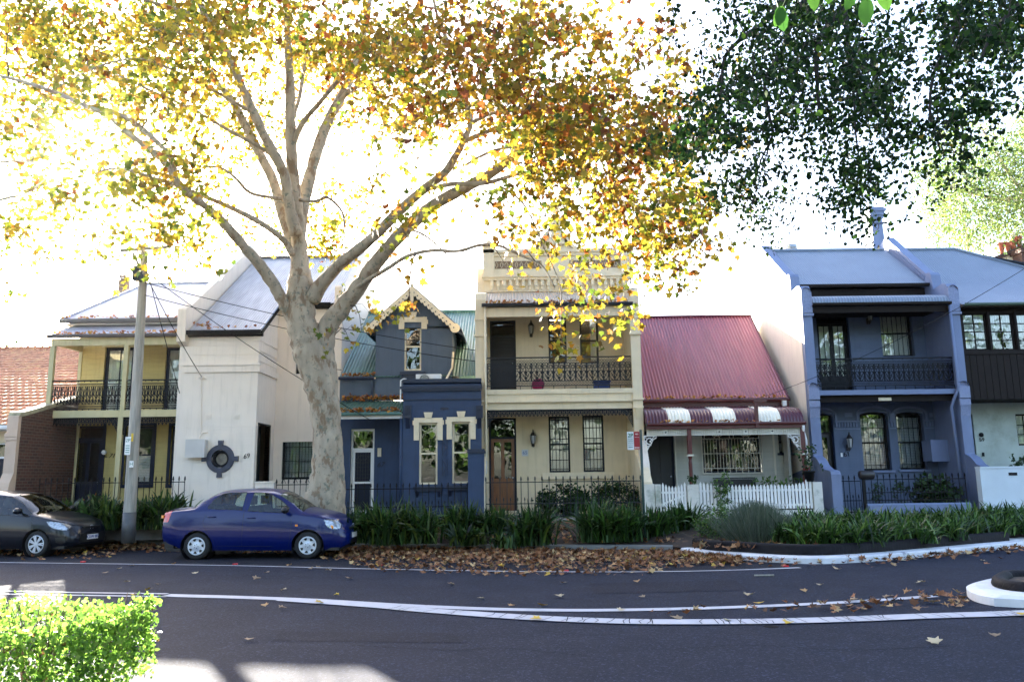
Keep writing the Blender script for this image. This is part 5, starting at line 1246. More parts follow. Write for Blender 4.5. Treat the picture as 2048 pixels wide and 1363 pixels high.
# chimney
cy = solveY(1755, 500, B-.22); zt = PZ(1742, 420, cy); zb_ = PZ(1745, 505, cy)
xk = B-.28; mb = MB(); cw = .20
mb.prism([(xk-cw-.04, zb_-.6), (xk+cw+.04, zb_-.6), (xk+cw-.02, zt-.42), (xk-cw+.02, zt-.42)], cy-.3, cy+.3)
for z0_, z1_, e in ((zt-.62, zt-.56, .03), (zt-.42, zt-.30, .03), (zt-.30, zt-.16, .07), (zt-.16, zt-.06, .11), (zt-.06, zt, .06)): mb.box(xk-cw-e, xk+cw+e, cy-.3-e, cy+.3+e, z0_, z1_)
ch = obj('chimney', mb, M_cornfs, h); mb = MB(); mb.lathe([(.11, 0), (.12, .14), (.085, .26), (.085, .28)], (xk-.05, cy, zt), n=14); obj('chimney_pot', mb, M_white, ch, True)
balcony_rail(h, pw0+.01, pw1-.01, zfl-.0, PZ(1770, 715, YB), YB, M_iron, 0, .30, .12)
mb = MB(); door(h, *fd, YW, M_iron, M_iron, transom=.36, kind='french', reveal=.2)
window(h, *uw, YW, M_iron, fw=.06, back='curtain', bars=(6, (), M_iron), reveal=.2)
for l in lw: window(h, *l, YW, M_iron, fw=.06, back='blind', bars=(5, (.06, .5, .78), M_iron), arch=.09, reveal=.2, sill=M_cornfs)
door(h, ld[0], ld[1], ld[2], ld[3]+.08, YW, M_iron, M_blackdoor, transom=.6, kind='panel', reveal=.2)
mb = MB()
for l in (ld, lw[0], lw[1]):
    cx = (l[0]+l[1])/2; hw = (l[1]-l[0])/2+.09
    pts = [(cx-hw, l[3]-.22)] + [(cx+hw*cos(a), l[3]+.02+.22*sin(a)) for a in [pi-pi*k/12 for k in range(13)]] + [(cx+hw, l[3]-.22)]
    mb.stroke(pts, .07, YW-.05, .045)
    hw -= .09; pts = [(cx-hw, l[3]-.02)] + [(cx+hw*cos(a), l[3]+.0+.09*sin(a)) for a in [pi-pi*k/10 for k in range(11)]] + [(cx+hw, l[3]-.02)]
    top_ = [(cx+hw, l[3]+.101), (cx-hw, l[3]+.101)]; mb.prism(pts[1:-1][::-1] + [(cx-hw, l[3]+.104), (cx+hw, l[3]+.104)], YW-.006, YW+.14)
obj('hood_mould', mb, M_cornfs, h)
mb = MB(); zs0, zs1 = PZ(1700, 858, YW), PZ(1700, 841, YW)
xs = [(ld[1]+.03, lw[0][0]-.03), (lw[0][1]+.03, lw[1][0]-.03), (lw[1][1]+.03, pw1-.0)]
for a, b in xs:
    mb.box(a, b, YW-.06, YW-.004, zs1-.04, zs1); mb.box(a, b, YW-.03, YW-.004, zs0, zs0+.03)
    k = a+.04
    while k < b-.05: mb.box(k, k+.045, YW-.045, YW-.004, zs0+.07, zs1-.045); k += .09
obj('dentil_band', mb, M_cornfs, h)
for px in (1697, 1866): q = P(px, 829, YW); vent(h, q.x, q.z, YW, M_cornfs, .24, .13)
q = P(1735, 635, YW); lantern(h, q.x, q.z, YW, 1.35); q = P(1695, 887, YW); lantern(h, q.x, q.z, YW, 1.3)
q = P(1693, 908, YW); text('house_number', '61', .21, (q.x, YW-.02, q.z), M_iron, h, rot=(pi/2, -.15, 0))
q = P(1683, 909, YW); mb = MB(); mb.box(q.x-.03, q.x+.03, YW-.02, YW-.003, q.z-.06, q.z+.06); obj('doorbell', mb, M_white, h)
a = RC(1884, 880, 1911, 921, 24.5); mb = MB(); mb.box(pw1-.5, pw1-.002, 24.35, 24.9, a[2], a[3]); mb.box(pw1-.52, pw1-.002, 24.32, 24.35, a[2]-.02, a[3]+.02); obj('meter_box', mb, M_cornfs, h)
downpipe(h, [(pw1-.02, YB-.2, zg-.04), (pw1-.02, YB-.2, zfl), (pw1-.15, YB-.1, zfb-.2), (pw1-.18, YB+.0, zfb-.4), (pw1-.10, YB+.0, Z0)], M_cornfs, .045)
LIT += []
# fence with gate
gx = PX(1728, 980, YF); fx0, fx1 = PX(1664, 980, YF), PX(1934, 980, YF)
zt = PZ(1800, 946, YF)
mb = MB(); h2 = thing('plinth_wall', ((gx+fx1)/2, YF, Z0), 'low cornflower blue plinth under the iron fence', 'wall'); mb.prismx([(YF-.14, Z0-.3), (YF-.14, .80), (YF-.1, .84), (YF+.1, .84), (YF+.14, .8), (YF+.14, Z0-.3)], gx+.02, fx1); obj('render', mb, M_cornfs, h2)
iron_fence('iron_fence', gx+.05, fx1-.02, .845, zt, YF, M_iron, 'black iron spear fence on a blue plinth before the cornflower terrace', pitch=.168)
iron_fence('iron_gate', fx0+.02, gx-.08, Z0, PZ(1690, 950, YF), YF, M_iron, 'black iron spear gate of the cornflower terrace', pitch=.15, cat_='gate')
t = thing('gate_post_letterbox', (gx-.0, YF, Z0), 'black iron gate post topped with a rounded black letterbox', 'letterbox')
mb = MB(); mb.box(gx-.035, gx+.035, YF-.035, YF+.035, Z0, PZ(1733, 955, YF)); obj('post', mb, M_iron, t)
g = P(1733, 949, YF); mb = MB(); mb.lathe([(.0, -.2), (.11, -.19), (.12, -.17), (.12, .17), (.11, .19), (0, .2)], (g.x, YF, g.z), 'x', 14); obj('box', mb, M_bronze, t, True)
# ---------------------------------------------------------------- 59, brown and pale green house
A, B = B+.02, 21.5
h = thing('brown_green_house', (16, 25, Z0), 'house with brown boarded upper storey over pale green render and a blue steel roof', 'house')
zg = PZ(1985, 609, 23.4); Yr = solveY(1790, 502, A); zr = PZ(1850, 500, Yr); hx = PX(1908, 500, Yr)
mb = MB(); bot = lambda x: 0; top = lambda x: 1 if x < hx else max(0, 1-(x-hx)/(B+.3-hx))
ycur = [(23.3, zg), (24.2, zg+.42), (25.5, zg+1.2), (Yr, zr)]
mb.corr(A, B+.3, ycur, top=top, pitch=.076, amp=.01); roof_back(mb, A, hx, Yr, zr, 33.5, zg)
mb.add([(hx, Yr, zr), (B+.3, 23.3, zg), (B+.3, 33.5, zg), (hx, 33.5, zg)], [(0, 1, 2, 3)])
obj('roof', mb, M_iron_new, h, True)
mb = MB(); hp = []
for k in range(11):
    u = 1-k/10; x = hx+(B+.3-hx)*(1-u)
    L_ = [0]; 
    for a_, b_ in zip(ycur[:-1], ycur[1:]): L_.append(L_[-1]+sqrt((a_[0]-b_[0])**2+(a_[1]-b_[1])**2))
    s_ = u*L_[-1]; j = max(i for i in range(4) if L_[i] <= s_+1e-9); j = min(j, 2); v = (s_-L_[j])/(L_[j+1]-L_[j]); hp.append((x, ycur[j][0]+(ycur[j+1][0]-ycur[j][0])*v, ycur[j][1]+(ycur[j+1][1]-ycur[j][1])*v+.03))
mb.tube([(A, Yr, zr+.03)] + hp, .055, 6); obj('ridge_cap', mb, M_iron_new, h)
mb = MB(); gutter(mb, A+.0, B+.3, 23.17, zg-.06, .08); obj('gutter', mb, mat('green_gutter', (.05, .08, .05), .5), h)
zu0, zu1, zu2, zu3 = PZ(1985, 798, YB), PZ(1985, 708, YB), PZ(1985, 700, YB), PZ(1985, 622, YB)
mb = MB(); mb.box(A, B, 23.3, YB+.05, zg-.1, zg-.07)
wins = []
for a, b in ((1929, 1976), (1983, 2030), (2036, 2084)): wins.append(RC(a, 626, b, 699, YB))
mb.wall(A, B, zu1, zg-.05, YB, wins, depth=.08); mb.box(A, B, YB-.05, YB-.004, zu1-.0, zu2-.02); mb.box(A, B, YB-.04, YB-.004, zu3+.02, zu3+.1)
for w in wins: mb.box(w[1]+.02, w[1]+.08, YB-.03, YB-.004, zu2, zu3)
bd = (B-A)/40
for k in range(40): x = A+k*bd; mb.box(x+.008, x+bd-.008, YB-.02, YB-.003, zu0, zu1-.002)
mb.box(A, B, YB-.002, YB+.1, zu0, zu1); mb.box(A, A+.1, YB+.1, 33, zu0, zg-.1); mb.box(B-.1, B, YB+.1, 33, Z0, zg-.1); mb.box(A, B, YB+.1, 25, zu0, zu0+.05); mb.box(A, B, 32.9, 33, Z0, zg-.1)
obj('upper_wall', mb, M_brown, h)
for i, w in enumerate(wins): window(h, *w, YB, M_brown, fw=.04, cols=2, rows=4, sash=False, back='parted' if i else 'curtain')
dd = RC(1937, 828, 1954, 1000, YW-.1); dd = (A+.05, dd[1], Z0+.1, dd[3]); w5 = RC(2034, 827, 2085, 890, YW-.1)
mb = MB(); mb.wall(A, B, Z0-.1, zu0, YW-.1, [dd, w5]); obj('lower_wall', mb, M_green59, h)
door(h, *dd, YW-.1, M_green, M_blackdoor, transom=.5, kind='screen'); window(h, *w5, YW-.1, M_brown, cols=3, rows=3, sash=False, back='curtain')
q = P(1963, 879, YW-.1); text('house_number', '59', .17, (q.x, YW-.12, q.z), M_iron, h)
mb = MB(); q = P(1962, 869, YW-.1); mb.lathe([(.07, -.003), (.07, -.03), (.03, -.05), (0, -.05)], (q.x, YW-.1, q.z), 'y', 14); q = P(1966, 908, YW-.1); mb.box(q.x-.03, q.x+.03, YW-.13, YW-.104, q.z-.06, q.z+.06); obj('bell', mb, M_iron, h)
t = thing('white_front_wall', (18, 22.3, Z0), 'smooth pale blue white garden wall with a dark letter slot', 'wall')
xw0 = PX(1960, 980, 22.3); zt = PZ(2000, 932, 22.3); mb = MB(); mb.box(xw0, 21, 22.2, 22.42, Z0-.3, zt-.05); mb.box(xw0, 21, 22.18, 22.44, zt-.05, zt); obj('render', mb, mat('pale_blue_white_render', (.56, .62, .66), .8, .05, 2, .15, 30), t)
a = RC(2017, 944, 2034, 950, 22.2); mb = MB(); mb.box(a[0], a[1], 22.185, 22.199, a[2], a[3]); obj('letter_slot', mb, M_iron, t)
# ---------------------------------------------------------------- buildings beyond
t = thing('distant_chimney_block', (PX(2030, 520, 38), 38, 5), 'cream building with a row of red chimney pots behind the blue roof', 'building')
a0, a1 = PX(1975, 520, 38), PX(2045, 520, 38)
mb = MB(); zz = PZ(1975, 530, 38); zz2 = PZ(2045, 492, 38)
mb.prism([(a0, 0), (a1+3, 0), (a1+3, zz2+.9), (a1, zz2), (a0, zz)], 38, 44); obj('wall', mb, M_creamtrim, t)
mb = MB(); mb.prism([(a0-.2, zz+.0), (a0-.2, zz+.2), (a1+3, zz2+1.2), (a1+3, zz2+.9)], 37.9, 38.2); obj('roof_edge', mb, M_brick, t)
for px, py in ((2002, 488), (2014, 487), (2026, 482), (2037, 475)):
    q = P(px, py, 38.2); mb = MB(); mb.lathe([(.1, -.5), (.12, -.1), (.17, .0), (.15, .06), (0, .06)], q, n=12); obj('chimney_pot', mb, mat('red_terracotta', (.42, .10, .05), .7) if 'red_terracotta' not in MATS else MATS['red_terracotta'], t, True)
q = P(2050, 512, 37.5); mb = MB(); mb.box(q.x-.35, q.x+1, 37.2, 37.9, 4, q.z+.35); mb.box(q.x-.42, q.x+1, 37.1, 38, q.z+.1, q.z+.3); obj('brick_chimney', mb, M_brick, t)
mb = MB(); mb.prism([(a0+.1, zz), (a1, zz2), (a1, zz2+.9), (a0+1.1, zz+.7)], 38.3, 38.6); obj('stepped_parapet', mb, M_creamtrim, t)
# ================================================================== CARS
def carpaint(name, col, metal=.35):
    m = mat(name, col, .28, .04, 2, metal=metal, spec=.25, coat=.5); return m
M_blue = carpaint('deep_blue_metallic', (.0001, .0055, .075), .0); M_char = carpaint('charcoal_blue_metallic', (.004, .006, .012), .2)
M_plast = mat('black_plastic', (.005, .005, .006), .45, .1, 10); M_rubber = mat('rubber_seal', (.008, .008, .008), .6)
M_head = mat('headlamp_lens', (.26, .27, .28), .08, .45, 22, metal=.5, coat=1.0); M_red = mat('tail_lamp_red', (.45, .012, .010), .12, .1, 10, coat=1); M_amber = mat('amber_lens', (.75, .22, .01), .15, .1, 10, coat=1)
M_seat = mat('grey_seat_cloth', (.035, .036, .04), .95, .2, 20)
def sstep(xs, ys):
    xs = np.array(xs, float); ys = np.array(ys, float)
    d = np.diff(ys)/np.diff(xs); m = np.zeros(len(xs)); m[0], m[-1] = d[0], d[-1]
    for i in range(1, len(xs)-1): m[i] = 0 if d[i-1]*d[i] <= 0 else 2*d[i-1]*d[i]/(d[i-1]+d[i])
    def f(x):
        x = np.clip(x, xs[0], xs[-1]); i = np.clip(np.searchsorted(xs, x)-1, 0, len(xs)-2)
        h = xs[i+1]-xs[i]; t = (x-xs[i])/h
        return (2*t**3-3*t**2+1)*ys[i]+(t**3-2*t**2+t)*h*m[i]+(-2*t**3+3*t**2)*ys[i+1]+(t**3-t**2)*h*m[i+1]
    return f
def inpoly(x, z, poly):
    c = np.zeros(x.shape, bool); n = len(poly)
    for i in range(n):
        x1, z1 = poly[i]; x2, z2 = poly[(i+1) % n]
        k = ((z1 > z) != (z2 > z)) & (x < (x2-x1)*(z-z1)/((z2-z1) or 1e-9)+x1); c ^= k
    return c
def car(name, spec, loc, rz, label, group=None):
    r = thing(name, loc, label, 'car', group, rz)
    L, top, belt, hw, bot = spec['L'], sstep(*spec['top']), sstep(*spec['belt']), sstep(*spec['hw']), sstep(*spec['bot'])
    step = .021; n = int(L/step)
    xs = np.unique(np.concatenate([np.linspace(0, L, n), np.linspace(0, .12, 10), L-np.linspace(0, .12, 10)]))
    NL, NU, NT = 34, 18, 12; n = len(xs); K = NL+NU+NT+1
    X = np.zeros((n, K)); Y = np.zeros((n, K)); Z = np.zeros((n, K))
    for i, x in enumerate(xs):
        w, zb, zt_ = float(hw(x)), float(bot(x)), float(top(x)); bl = min(float(belt(x)), zt_-.035); h = zt_-bl
        for k in range(NL+1):
            u = k/NL; z = zb+(bl-zb)*u
            y = w - .075*max(0, (.38-u)/.38)**2 - .055*max(0, (u-.55)/.45)**1.6
            X[i, k], Y[i, k], Z[i, k] = x, y, z
        ys = Y[i, NL]; ye = max(.05, ys - (.43*h + .03*min(1, h/.1))); rc = min(.07, h*.5)
        for k in range(1, NU+1):
            u = k/NU; z = bl+(h-rc)*u*1.0; y = ys+(ye-ys)*u - .012*sin(pi*u)*(-1)
            X[i, NL+k], Y[i, NL+k], Z[i, NL+k] = x, y, z
        ye2 = Y[i, NL+NU]
        for k in range(1, NT+1):
            u = k/NT; y = ye2*(1-u**1.25); q = y/ye2
            X[i, NL+NU+k], Y[i, NL+NU+k], Z[i, NL+NU+k] = x, y, bl+h-rc + rc*(1-q**3.2) + .02*(1-q*q)
    arch = spec['arch']; R = spec['R']; 
    def snapc(cx, cz, rr):
        d = np.sqrt((X-cx)**2+(Z-cz)**2); m = (abs(d-rr) < .0125) & (np.arange(K)[None, :] <= NL)
        f = rr/np.maximum(d, 1e-6); X[m] = (cx+(X-cx)*f)[m]; Z[m] = (cz+(Z-cz)*f)[m]
    def snapp(poly):
        n_ = len(poly); best = np.full(X.shape, 9.); bx = X.copy(); bz = Z.copy()
        for i in range(n_):
            a = np.array(poly[i]); b = np.array(poly[(i+1) % n_]); d = b-a; t = np.clip(((X-a[0])*d[0]+(Z-a[1])*d[1])/(d@d), 0, 1)
            qx, qz = a[0]+t*d[0], a[1]+t*d[1]; dd = np.hypot(X-qx, Z-qz); m = dd < best
            best[m] = dd[m]; bx[m] = qx[m]; bz[m] = qz[m]
        m = (best < .0115) & (np.arange(K)[None, :] <= NL+NU); X[m] = bx[m]; Z[m] = bz[m]
    regs = {k: [tuple(p) for p in cat([*v[0], v[0][0]], v[2])[:-1]] if v[2] else v[0] for k, v in spec['regions'].items()}
    for p in regs.values(): snapp(p)
    for cx in arch: snapc(cx, spec['wz'], R)
    fx = (X[:-1, :-1]+X[1:, :-1]+X[:-1, 1:]+X[1:, 1:])/4; fz = (Z[:-1, :-1]+Z[1:, :-1]+Z[:-1, 1:]+Z[1:, 1:])/4
    kk = np.broadcast_to(np.arange(K-1)[None, :], fx.shape)
    owner = np.full(fx.shape, 0)
    for cx in arch: owner[(np.hypot(fx-cx, fz-spec['wz']) < R) & (kk < NL)] = -1
    names = list(regs)
    for q, nm in enumerate(names): owner[inpoly(fx, fz, regs[nm]) & (kk < NL+NU) & (owner == 0)] = q+1
    ws, rw = spec['windscreen'], spec['rear_window']
    t0 = NL+NU+1
    owner[(fx > ws[0]) & (fx < ws[1]) & (kk >= t0) & (owner == 0)] = 101
    owner[(fx > rw[0]) & (fx < rw[1]) & (kk >= t0) & (owner == 0)] = 102
    def grab(code, sides=(-1, 1), off=0.0):
        I, J = np.where(owner == code); mb = MB()
        for s in sides:
            idx = {}; 
            def vid(i, j):
                if (i, j) not in idx: idx[(i, j)] = len(mb.v); mb.v.append((X[i, j], s*(Y[i, j]+off), Z[i, j]))
                return idx[(i, j)]
            for i, j in zip(I, J):
                f = (vid(i, j), vid(i+1, j), vid(i+1, j+1), vid(i, j+1)); mb.f.append(f if s < 0 else f[::-1]); mb.m.append(0)
        return mb
    mb = grab(0)
    for e in (0, n-1):
        b = len(mb.v); ring = [(X[e, k], -Y[e, k], Z[e, k]) for k in range(K)] + [(X[e, k], Y[e, k], Z[e, k]) for k in range(K-2, -1, -1)]
        mb.v += ring; f = tuple(range(b, b+len(ring))); mb.f.append(f if e else f[::-1]); mb.m.append(0)
    body = obj('body', mb, spec['paint'], r, True, local=True)
    for q, nm in enumerate(names):
        _, m, _, kind, sub = spec['regions'][nm]
        for s in (-1, 1):
            g_ = grab(q+1, (s,))
            if g_.v: obj(kind, g_, m, body if sub else r, True, local=True)
        if 'window' in kind or 'lamp' in kind or 'light' in kind:
            for s in (-1, 1):
                pts = []
                for (x, z) in regs[nm] + [regs[nm][0]]:
                    d = np.hypot(X-x, Z-z)[:, :NL+NU+1]; i, j = np.unravel_index(np.argmin(d), d.shape); pts.append((x, s*(Y[i, j]+.001), z))
                mb = MB(); mb.tube(pts, .007 if 'window' in kind else .004, 5, cap=False); obj('seal', mb, M_rubber, body, local=True)
    obj('windscreen', grab(101), M_carglass, r, True, local=True); obj('rear_window', grab(102), M_carglass, r, True, local=True)
    ysurf = lambda x, z: float(Y[np.argmin(abs(xs-x)), np.argmin(abs(Z[np.argmin(abs(xs-x)), :NL+NU]-z))])
    for nm, pts in spec['seams']:
        for s in (-1, 1):
            mb = MB(); pp = cat(pts, 8); mb.tube([(p[0], s*(ysurf(p[0], p[1])-.0005), p[1]) for p in pp], .0035, 4, cap=False); obj(nm, mb, M_rubber, body, local=True)
    for x, z in spec['handles']:
        for s in (-1, 1):
            y = ysurf(x, z); mb = MB(); mb.tube([(x-.09, s*y, z), (x-.06, s*(y+.03), z+.003), (x+.06, s*(y+.03), z+.003), (x+.09, s*y, z)], .013, 6); obj('door_handle', mb, spec['paint'], r, True, local=True)
    x, z = spec['mirror']
    for s in (-1, 1):
        y = ysurf(x, z); mb = MB(); b = .5
        for a0, a1, dz in ((0, .07, 0),): mb.tube([(x, s*y, z), (x+.02, s*(y+.08), z+.02)], .02, 6)
        mb.lathe([(0, -.11), (.05, -.10), (.072, -.05), (.075, .02), (.06, .08), (0, .10)], (x+.01, s*(y+.15), z+.045), 'y' if 0 else 'y', 12)
        obj('wing_mirror', mb, M_plast if spec.get('bm') else spec['paint'], r, True, local=True)
    # floor, arches, interior
    mb = MB(); w = float(hw(L/2)); mb.box(.15, L-.15, -w+.12, w-.12, .18, .24)
    for cx in arch:
        for s in (-1, 1):
            mb.lathe([(R+.004, 0), (R+.004, -s*.28), (0, -s*.28)], (cx, s*(w-.02), spec['wz']), 'y', 24)
    mb.box(.1, .3, -w+.15, w-.15, .24, .6); mb.box(L-.7, L-.3, -w+.2, w-.2, .24, .6)
    obj('underbody', mb, M_plast, r, local=True)
    bx = spec['cabin']; zb = .24; zbl = float(belt(L*.5))
    mb = MB(); mb.box(bx[2]-.0, bx[2]+.35, -w+.15, w-.15, zbl-.22, zbl-.05); mb.box(bx[0]-.35, bx[0]-.02, -w+.16, w-.16, zbl-.2, zbl-.02); obj('dashboard', mb, M_plast, r, local=True)
    for sx, ys_ in ((bx[1], (-.36, .36)), (bx[0]+.12, (-.36, .36))):
        for y in ys_:
            mb = MB(); mb.prism([(sx-.08, zb), (sx+.42, zb), (sx+.42, zb+.2), (sx+.08, zb+.18), (sx-.1, zbl+.12), (sx-.2, zbl+.12), (sx-.12, zb)], y-.24, y+.24)
            mb.tube([(sx-.15, y-.06, zbl+.1), (sx-.16, y-.06, zbl+.2)], .01, 5); mb.tube([(sx-.15, y+.06, zbl+.1), (sx-.16, y+.06, zbl+.2)], .01, 5)
            mb.box(sx-.21, sx-.10, y-.12, y+.12, zbl+.15, zbl+.34); obj('seat', mb, M_seat, r, local=True)
    mb = MB(); mb.tube([(bx[2]-.12+.07*sin(a), .36+.18*cos(a), zbl-.02+.17*sin(a)) for a in [2*pi*k/16 for k in range(17)]], .014, 6); obj('steering_wheel', mb, M_plast, r, local=True)
    # wheels
    for cx in arch:
        for s in (-1, 1):
            yc = s*(w-.03); wr = thing('wheel', (0, 0, 0), None, None); wr.parent = r; wr.location = (cx, yc, spec['wz']); 
            T = spec['tyre']; rr = spec['rim']
            mb = MB(); mb.lathe([(rr-.01, -.01), (rr+.01, 0), (T-.03, 0), (T-.008, -.02), (T, -.05), (T, -.15), (T-.01, -.18), (rr, -.19)] if s > 0 else [(rr-.01, .01), (rr+.01, 0), (T-.03, 0), (T-.008, .02), (T, .05), (T, .15), (T-.01, .18), (rr, .19)], (0, 0, 0), 'y', 40); obj('tyre', mb, M_tyre, wr, True, local=True)
            mb = MB(); f = -s
            if spec['hub'] == 'cover':
                mb.lathe([(rr+.004, f*.006), (rr-.012, f*-.004), (rr-.03, f*.006), (rr*.6, f*.012), (.06, f*-.004), (.05, f*-.008), (0, f*-.01)], (0, 0, 0), 'y', 48); obj('hubcap', mb, M_silver, wr, True, local=True)
                mb = MB()
                for k in range(7):
                    a = 2*pi*k/7+.1; P_ = [(rr*.62, -.14), (rr*.84, -.24), (rr*.86, 0), (rr*.84, .24), (rr*.62, .14), (rr*.58, 0)]
                    mb.prism([(q*cos(a+b_), q*sin(a+b_)) for q, b_ in P_], f*.0-.004 if f < 0 else -.004, .004); 
                o = obj('vent_hole', mb, M_rubber, wr, local=True); o.location = (0, f*-.000+ s*.000, 0)
                mb = MB()
                for k in range(5): a = 2*pi*k/5; mb.lathe([(0, -.002), (.009, 0), (.009, .006)], (.042*cos(a), s*.012, .042*sin(a)), 'y', 8)
                obj('wheel_nuts', mb, M_plast, wr, local=True)
            else:
                mb.lathe([(rr+.004, f*.006), (rr-.012, f*-.006), (rr-.022, f*.006)], (0, 0, 0), 'y', 48); mb.lathe([(.055, f*.01), (.05, f*-.006), (0, f*-.01)], (0, 0, 0), 'y', 20)
                for k in range(7):
                    for e in (-.13, .13):
                        a = 2*pi*k/7+e; c, s_ = cos(a), sin(a); a2 = 2*pi*k/7+e*.55
                        ca, sa = cos(a2), sin(a2)
                        mb.prism([(.04*ca-.014*s_, .04*sa+.014*c), (.04*ca+.014*s_, .04*sa-.014*c), ((rr-.015)*c+.015*s_, (rr-.015)*s_-.015*c), ((rr-.015)*c-.015*s_, (rr-.015)*s_+.015*c)], -.008, .006)
                obj('alloy_rim', mb, M_silver, wr, local=True)
                mb = MB(); mb.lathe([(rr, f*.03), (0, f*.03)], (0, 0, 0), 'y', 30); obj('brake_disc', mb, M_rubber, wr, local=True)
    return r, body, ysurf
def pz(px, x0, sc): return (px-x0)/sc
S_ = 91.8; bx_ = lambda px: (px-322)/S_; bz_ = lambda py: (1118.5-py)/S_
win_b = [(bx_(408), bz_(1013)), (bx_(416), bz_(999)), (bx_(430), bz_(988)), (bx_(444), bz_(985.5)), (bx_(480), bz_(984.5)), (bx_(479), bz_(1020)), (bx_(440), bz_(1018.5)), (bx_(410), bz_(1017))]
win_f = [(bx_(495), bz_(985)), (bx_(518), bz_(986)), (bx_(534), bz_(991)), (bx_(556), bz_(1003)), (bx_(573), bz_(1017)), (bx_(572), bz_(1026.5)), (bx_(491), bz_(1022))]
head_b = [(bx_(649), bz_(1041)), (bx_(664), bz_(1040.5)), (bx_(678), bz_(1044)), (bx_(686), bz_(1052)), (bx_(684), bz_(1059)), (bx_(672), bz_(1060)), (bx_(658), bz_(1055))]
spec = dict(L=4.13, paint=M_blue, arch=(.755, 3.185), wz=.295, R=.345, tyre=.295, rim=.192, hub='cover', bm=1,
    top=([0, .04, .15, .45, .60, .80, 1.08, 1.40, 1.9, 2.25, 2.45, 2.75, 3.03, 3.20, 3.45, 3.7, 3.9, 4.02, 4.10, 4.13], [.92, 1.04, 1.10, 1.13, 1.17, 1.33, 1.47, 1.515, 1.525, 1.50, 1.44, 1.27, 1.08, 1.03, .99, .93, .85, .76, .64, .55]),
    belt=([0, .5, 1.0, 2.0, 2.7, 3.2, 3.8, 4.13], [1.0, 1.05, 1.06, 1.03, .98, .92, .80, .50]),
    hw=([0, .06, .3, .7, 1.5, 2.8, 3.4, 3.75, 3.95, 4.08, 4.13], [.62, .72, .79, .82, .83, .83, .815, .76, .68, .56, .46]),
    bot=([0, .3, .5, 3.6, 3.9, 4.13], [.40, .30, .21, .19, .21, .30]),
    regions={'b': (win_b, M_carglass, 0, 'side_window', 0), 'f': (win_f, M_carglass, 0, 'side_window', 0), 'h': (head_b, M_head, 3, 'headlight', 0),
             't': ([(-.1, bz_(1020)), (bx_(341), bz_(1020)), (bx_(340), bz_(1030)), (bx_(337), bz_(1043)), (-.1, bz_(1043))], M_red, 0, 'tail_light', 0),
             'i': ([(bx_(589), bz_(1049.5)), (bx_(594), bz_(1049.5)), (bx_(594.5), bz_(1053.5)), (bx_(589), bz_(1053.5))], M_amber, 0, 'side_indicator', 0)},
    windscreen=(2.47, 3.03), rear_window=(.60, 1.05), cabin=(1.0, 1.95, 2.75),
    seams=[('door_seam', [(bx_(407), .98), (bx_(403), .8), (bx_(412), .62), (bx_(425), .42), (bx_(427), .28)]), ('door_seam', [(bx_(484), 1.4), (bx_(484), .9), (bx_(483), .27)]), ('door_seam', [(bx_(578), 1.02), (bx_(581), .8), (bx_(580), .5), (bx_(576), .27)]), ('sill_line', [(bx_(430), .30), (bx_(500), .285), (bx_(578), .27)]),
           ('bumper_seam', [(.02, .80), (.2, .78), (.36, .70)]), ('bumper_seam', [(4.06, .55), (3.9, .60), (3.6, .52)]), ('bonnet_seam', [(3.02, .97), (3.4, .91), (3.75, .82)])],
    handles=[(bx_(420), .93), (bx_(500), .90)], mirror=(bx_(570), 1.02))
wx = lambda x: (.755-(.755-x)*1.14 if x < .755 else 3.185+(x-3.185)*.85 if x > 3.185 else x)+.106
for k_ in ('top', 'belt', 'hw', 'bot'): spec[k_] = ([0 if x == 0 else wx(x) for x in spec[k_][0]], spec[k_][1])
spec['L'] = wx(4.13); spec['arch'] = tuple(wx(x) for x in spec['arch']); spec['cabin'] = tuple(wx(x) for x in spec['cabin']); spec['windscreen'] = tuple(wx(x) for x in spec['windscreen']); spec['rear_window'] = tuple(wx(x) for x in spec['rear_window'])
spec['regions'] = {k_: ([(wx(p[0]), p[1]) for p in v[0]],) + v[1:] for k_, v in spec['regions'].items()}
spec['seams'] = [(n_, [(wx(p[0]), p[1]) for p in q_]) for n_, q_ in spec['seams']]; spec['handles'] = [(wx(p[0]), p[1]) for p in spec['handles']]; spec['mirror'] = (wx(spec['mirror'][0]), spec['mirror'][1])
g = G(391, 1119); g2 = G(614, 1117.5)
rz = atan2(g2.y-g.y, g2.x-g.x); u = (g2-g).normalized(); nrm = Vector((-u.y, u.x, 0)); org = g - u*.861*((g2-g).length/2.43) + nrm*.80
bl, body, ys = car('parked_car', spec, (org.x, org.y, 0), rz, 'shiny deep blue sedan parked at the kerb beneath the plane tree')
sc_ = (g2-g).length/2.43; bl.scale = (sc_, 1.0, sc_*.965)
mb = MB(); mb.box(wx(4.13)+.001, wx(4.13)+.012, -.18, .18, .42, .53); obj('number_plate', mb, M_white, bl, local=True)
mb = MB()
for s in (-1, 1):
    xq = wx(bx_(667)); y = ys(xq, bz_(1056)); mb.lathe([(0, -.012), (.04, -.008), (.05, .0)][::s], (xq, s*(y-.008), bz_(1056.5)), 'y', 12)
obj('indicator', mb, M_amber, bl, local=True)
mb = MB()
for s in (-1, 1): mb.box(.0, .05, s*.60, s*.70, bz_(1035), bz_(1029))
obj('reverse_indicator', mb, M_amber, bl, local=True)
mb = MB(); mb.box(wx(4.0), wx(4.115), -.34, .34, .60, .66); mb.box(wx(4.06), wx(4.13)+.004, -.3, .3, .30, .39); obj('grille', mb, M_plast, bl, local=True)
mb = MB(); mb.lathe([(.045, 0), (.05, .012), (.04, .014)], (wx(4.09), 0, .68), 'x', 16); obj('badge', mb, M_silver, bl, local=True)
for dx, dy in ((3.1, -.2), (3.35, -.15)):
    pass
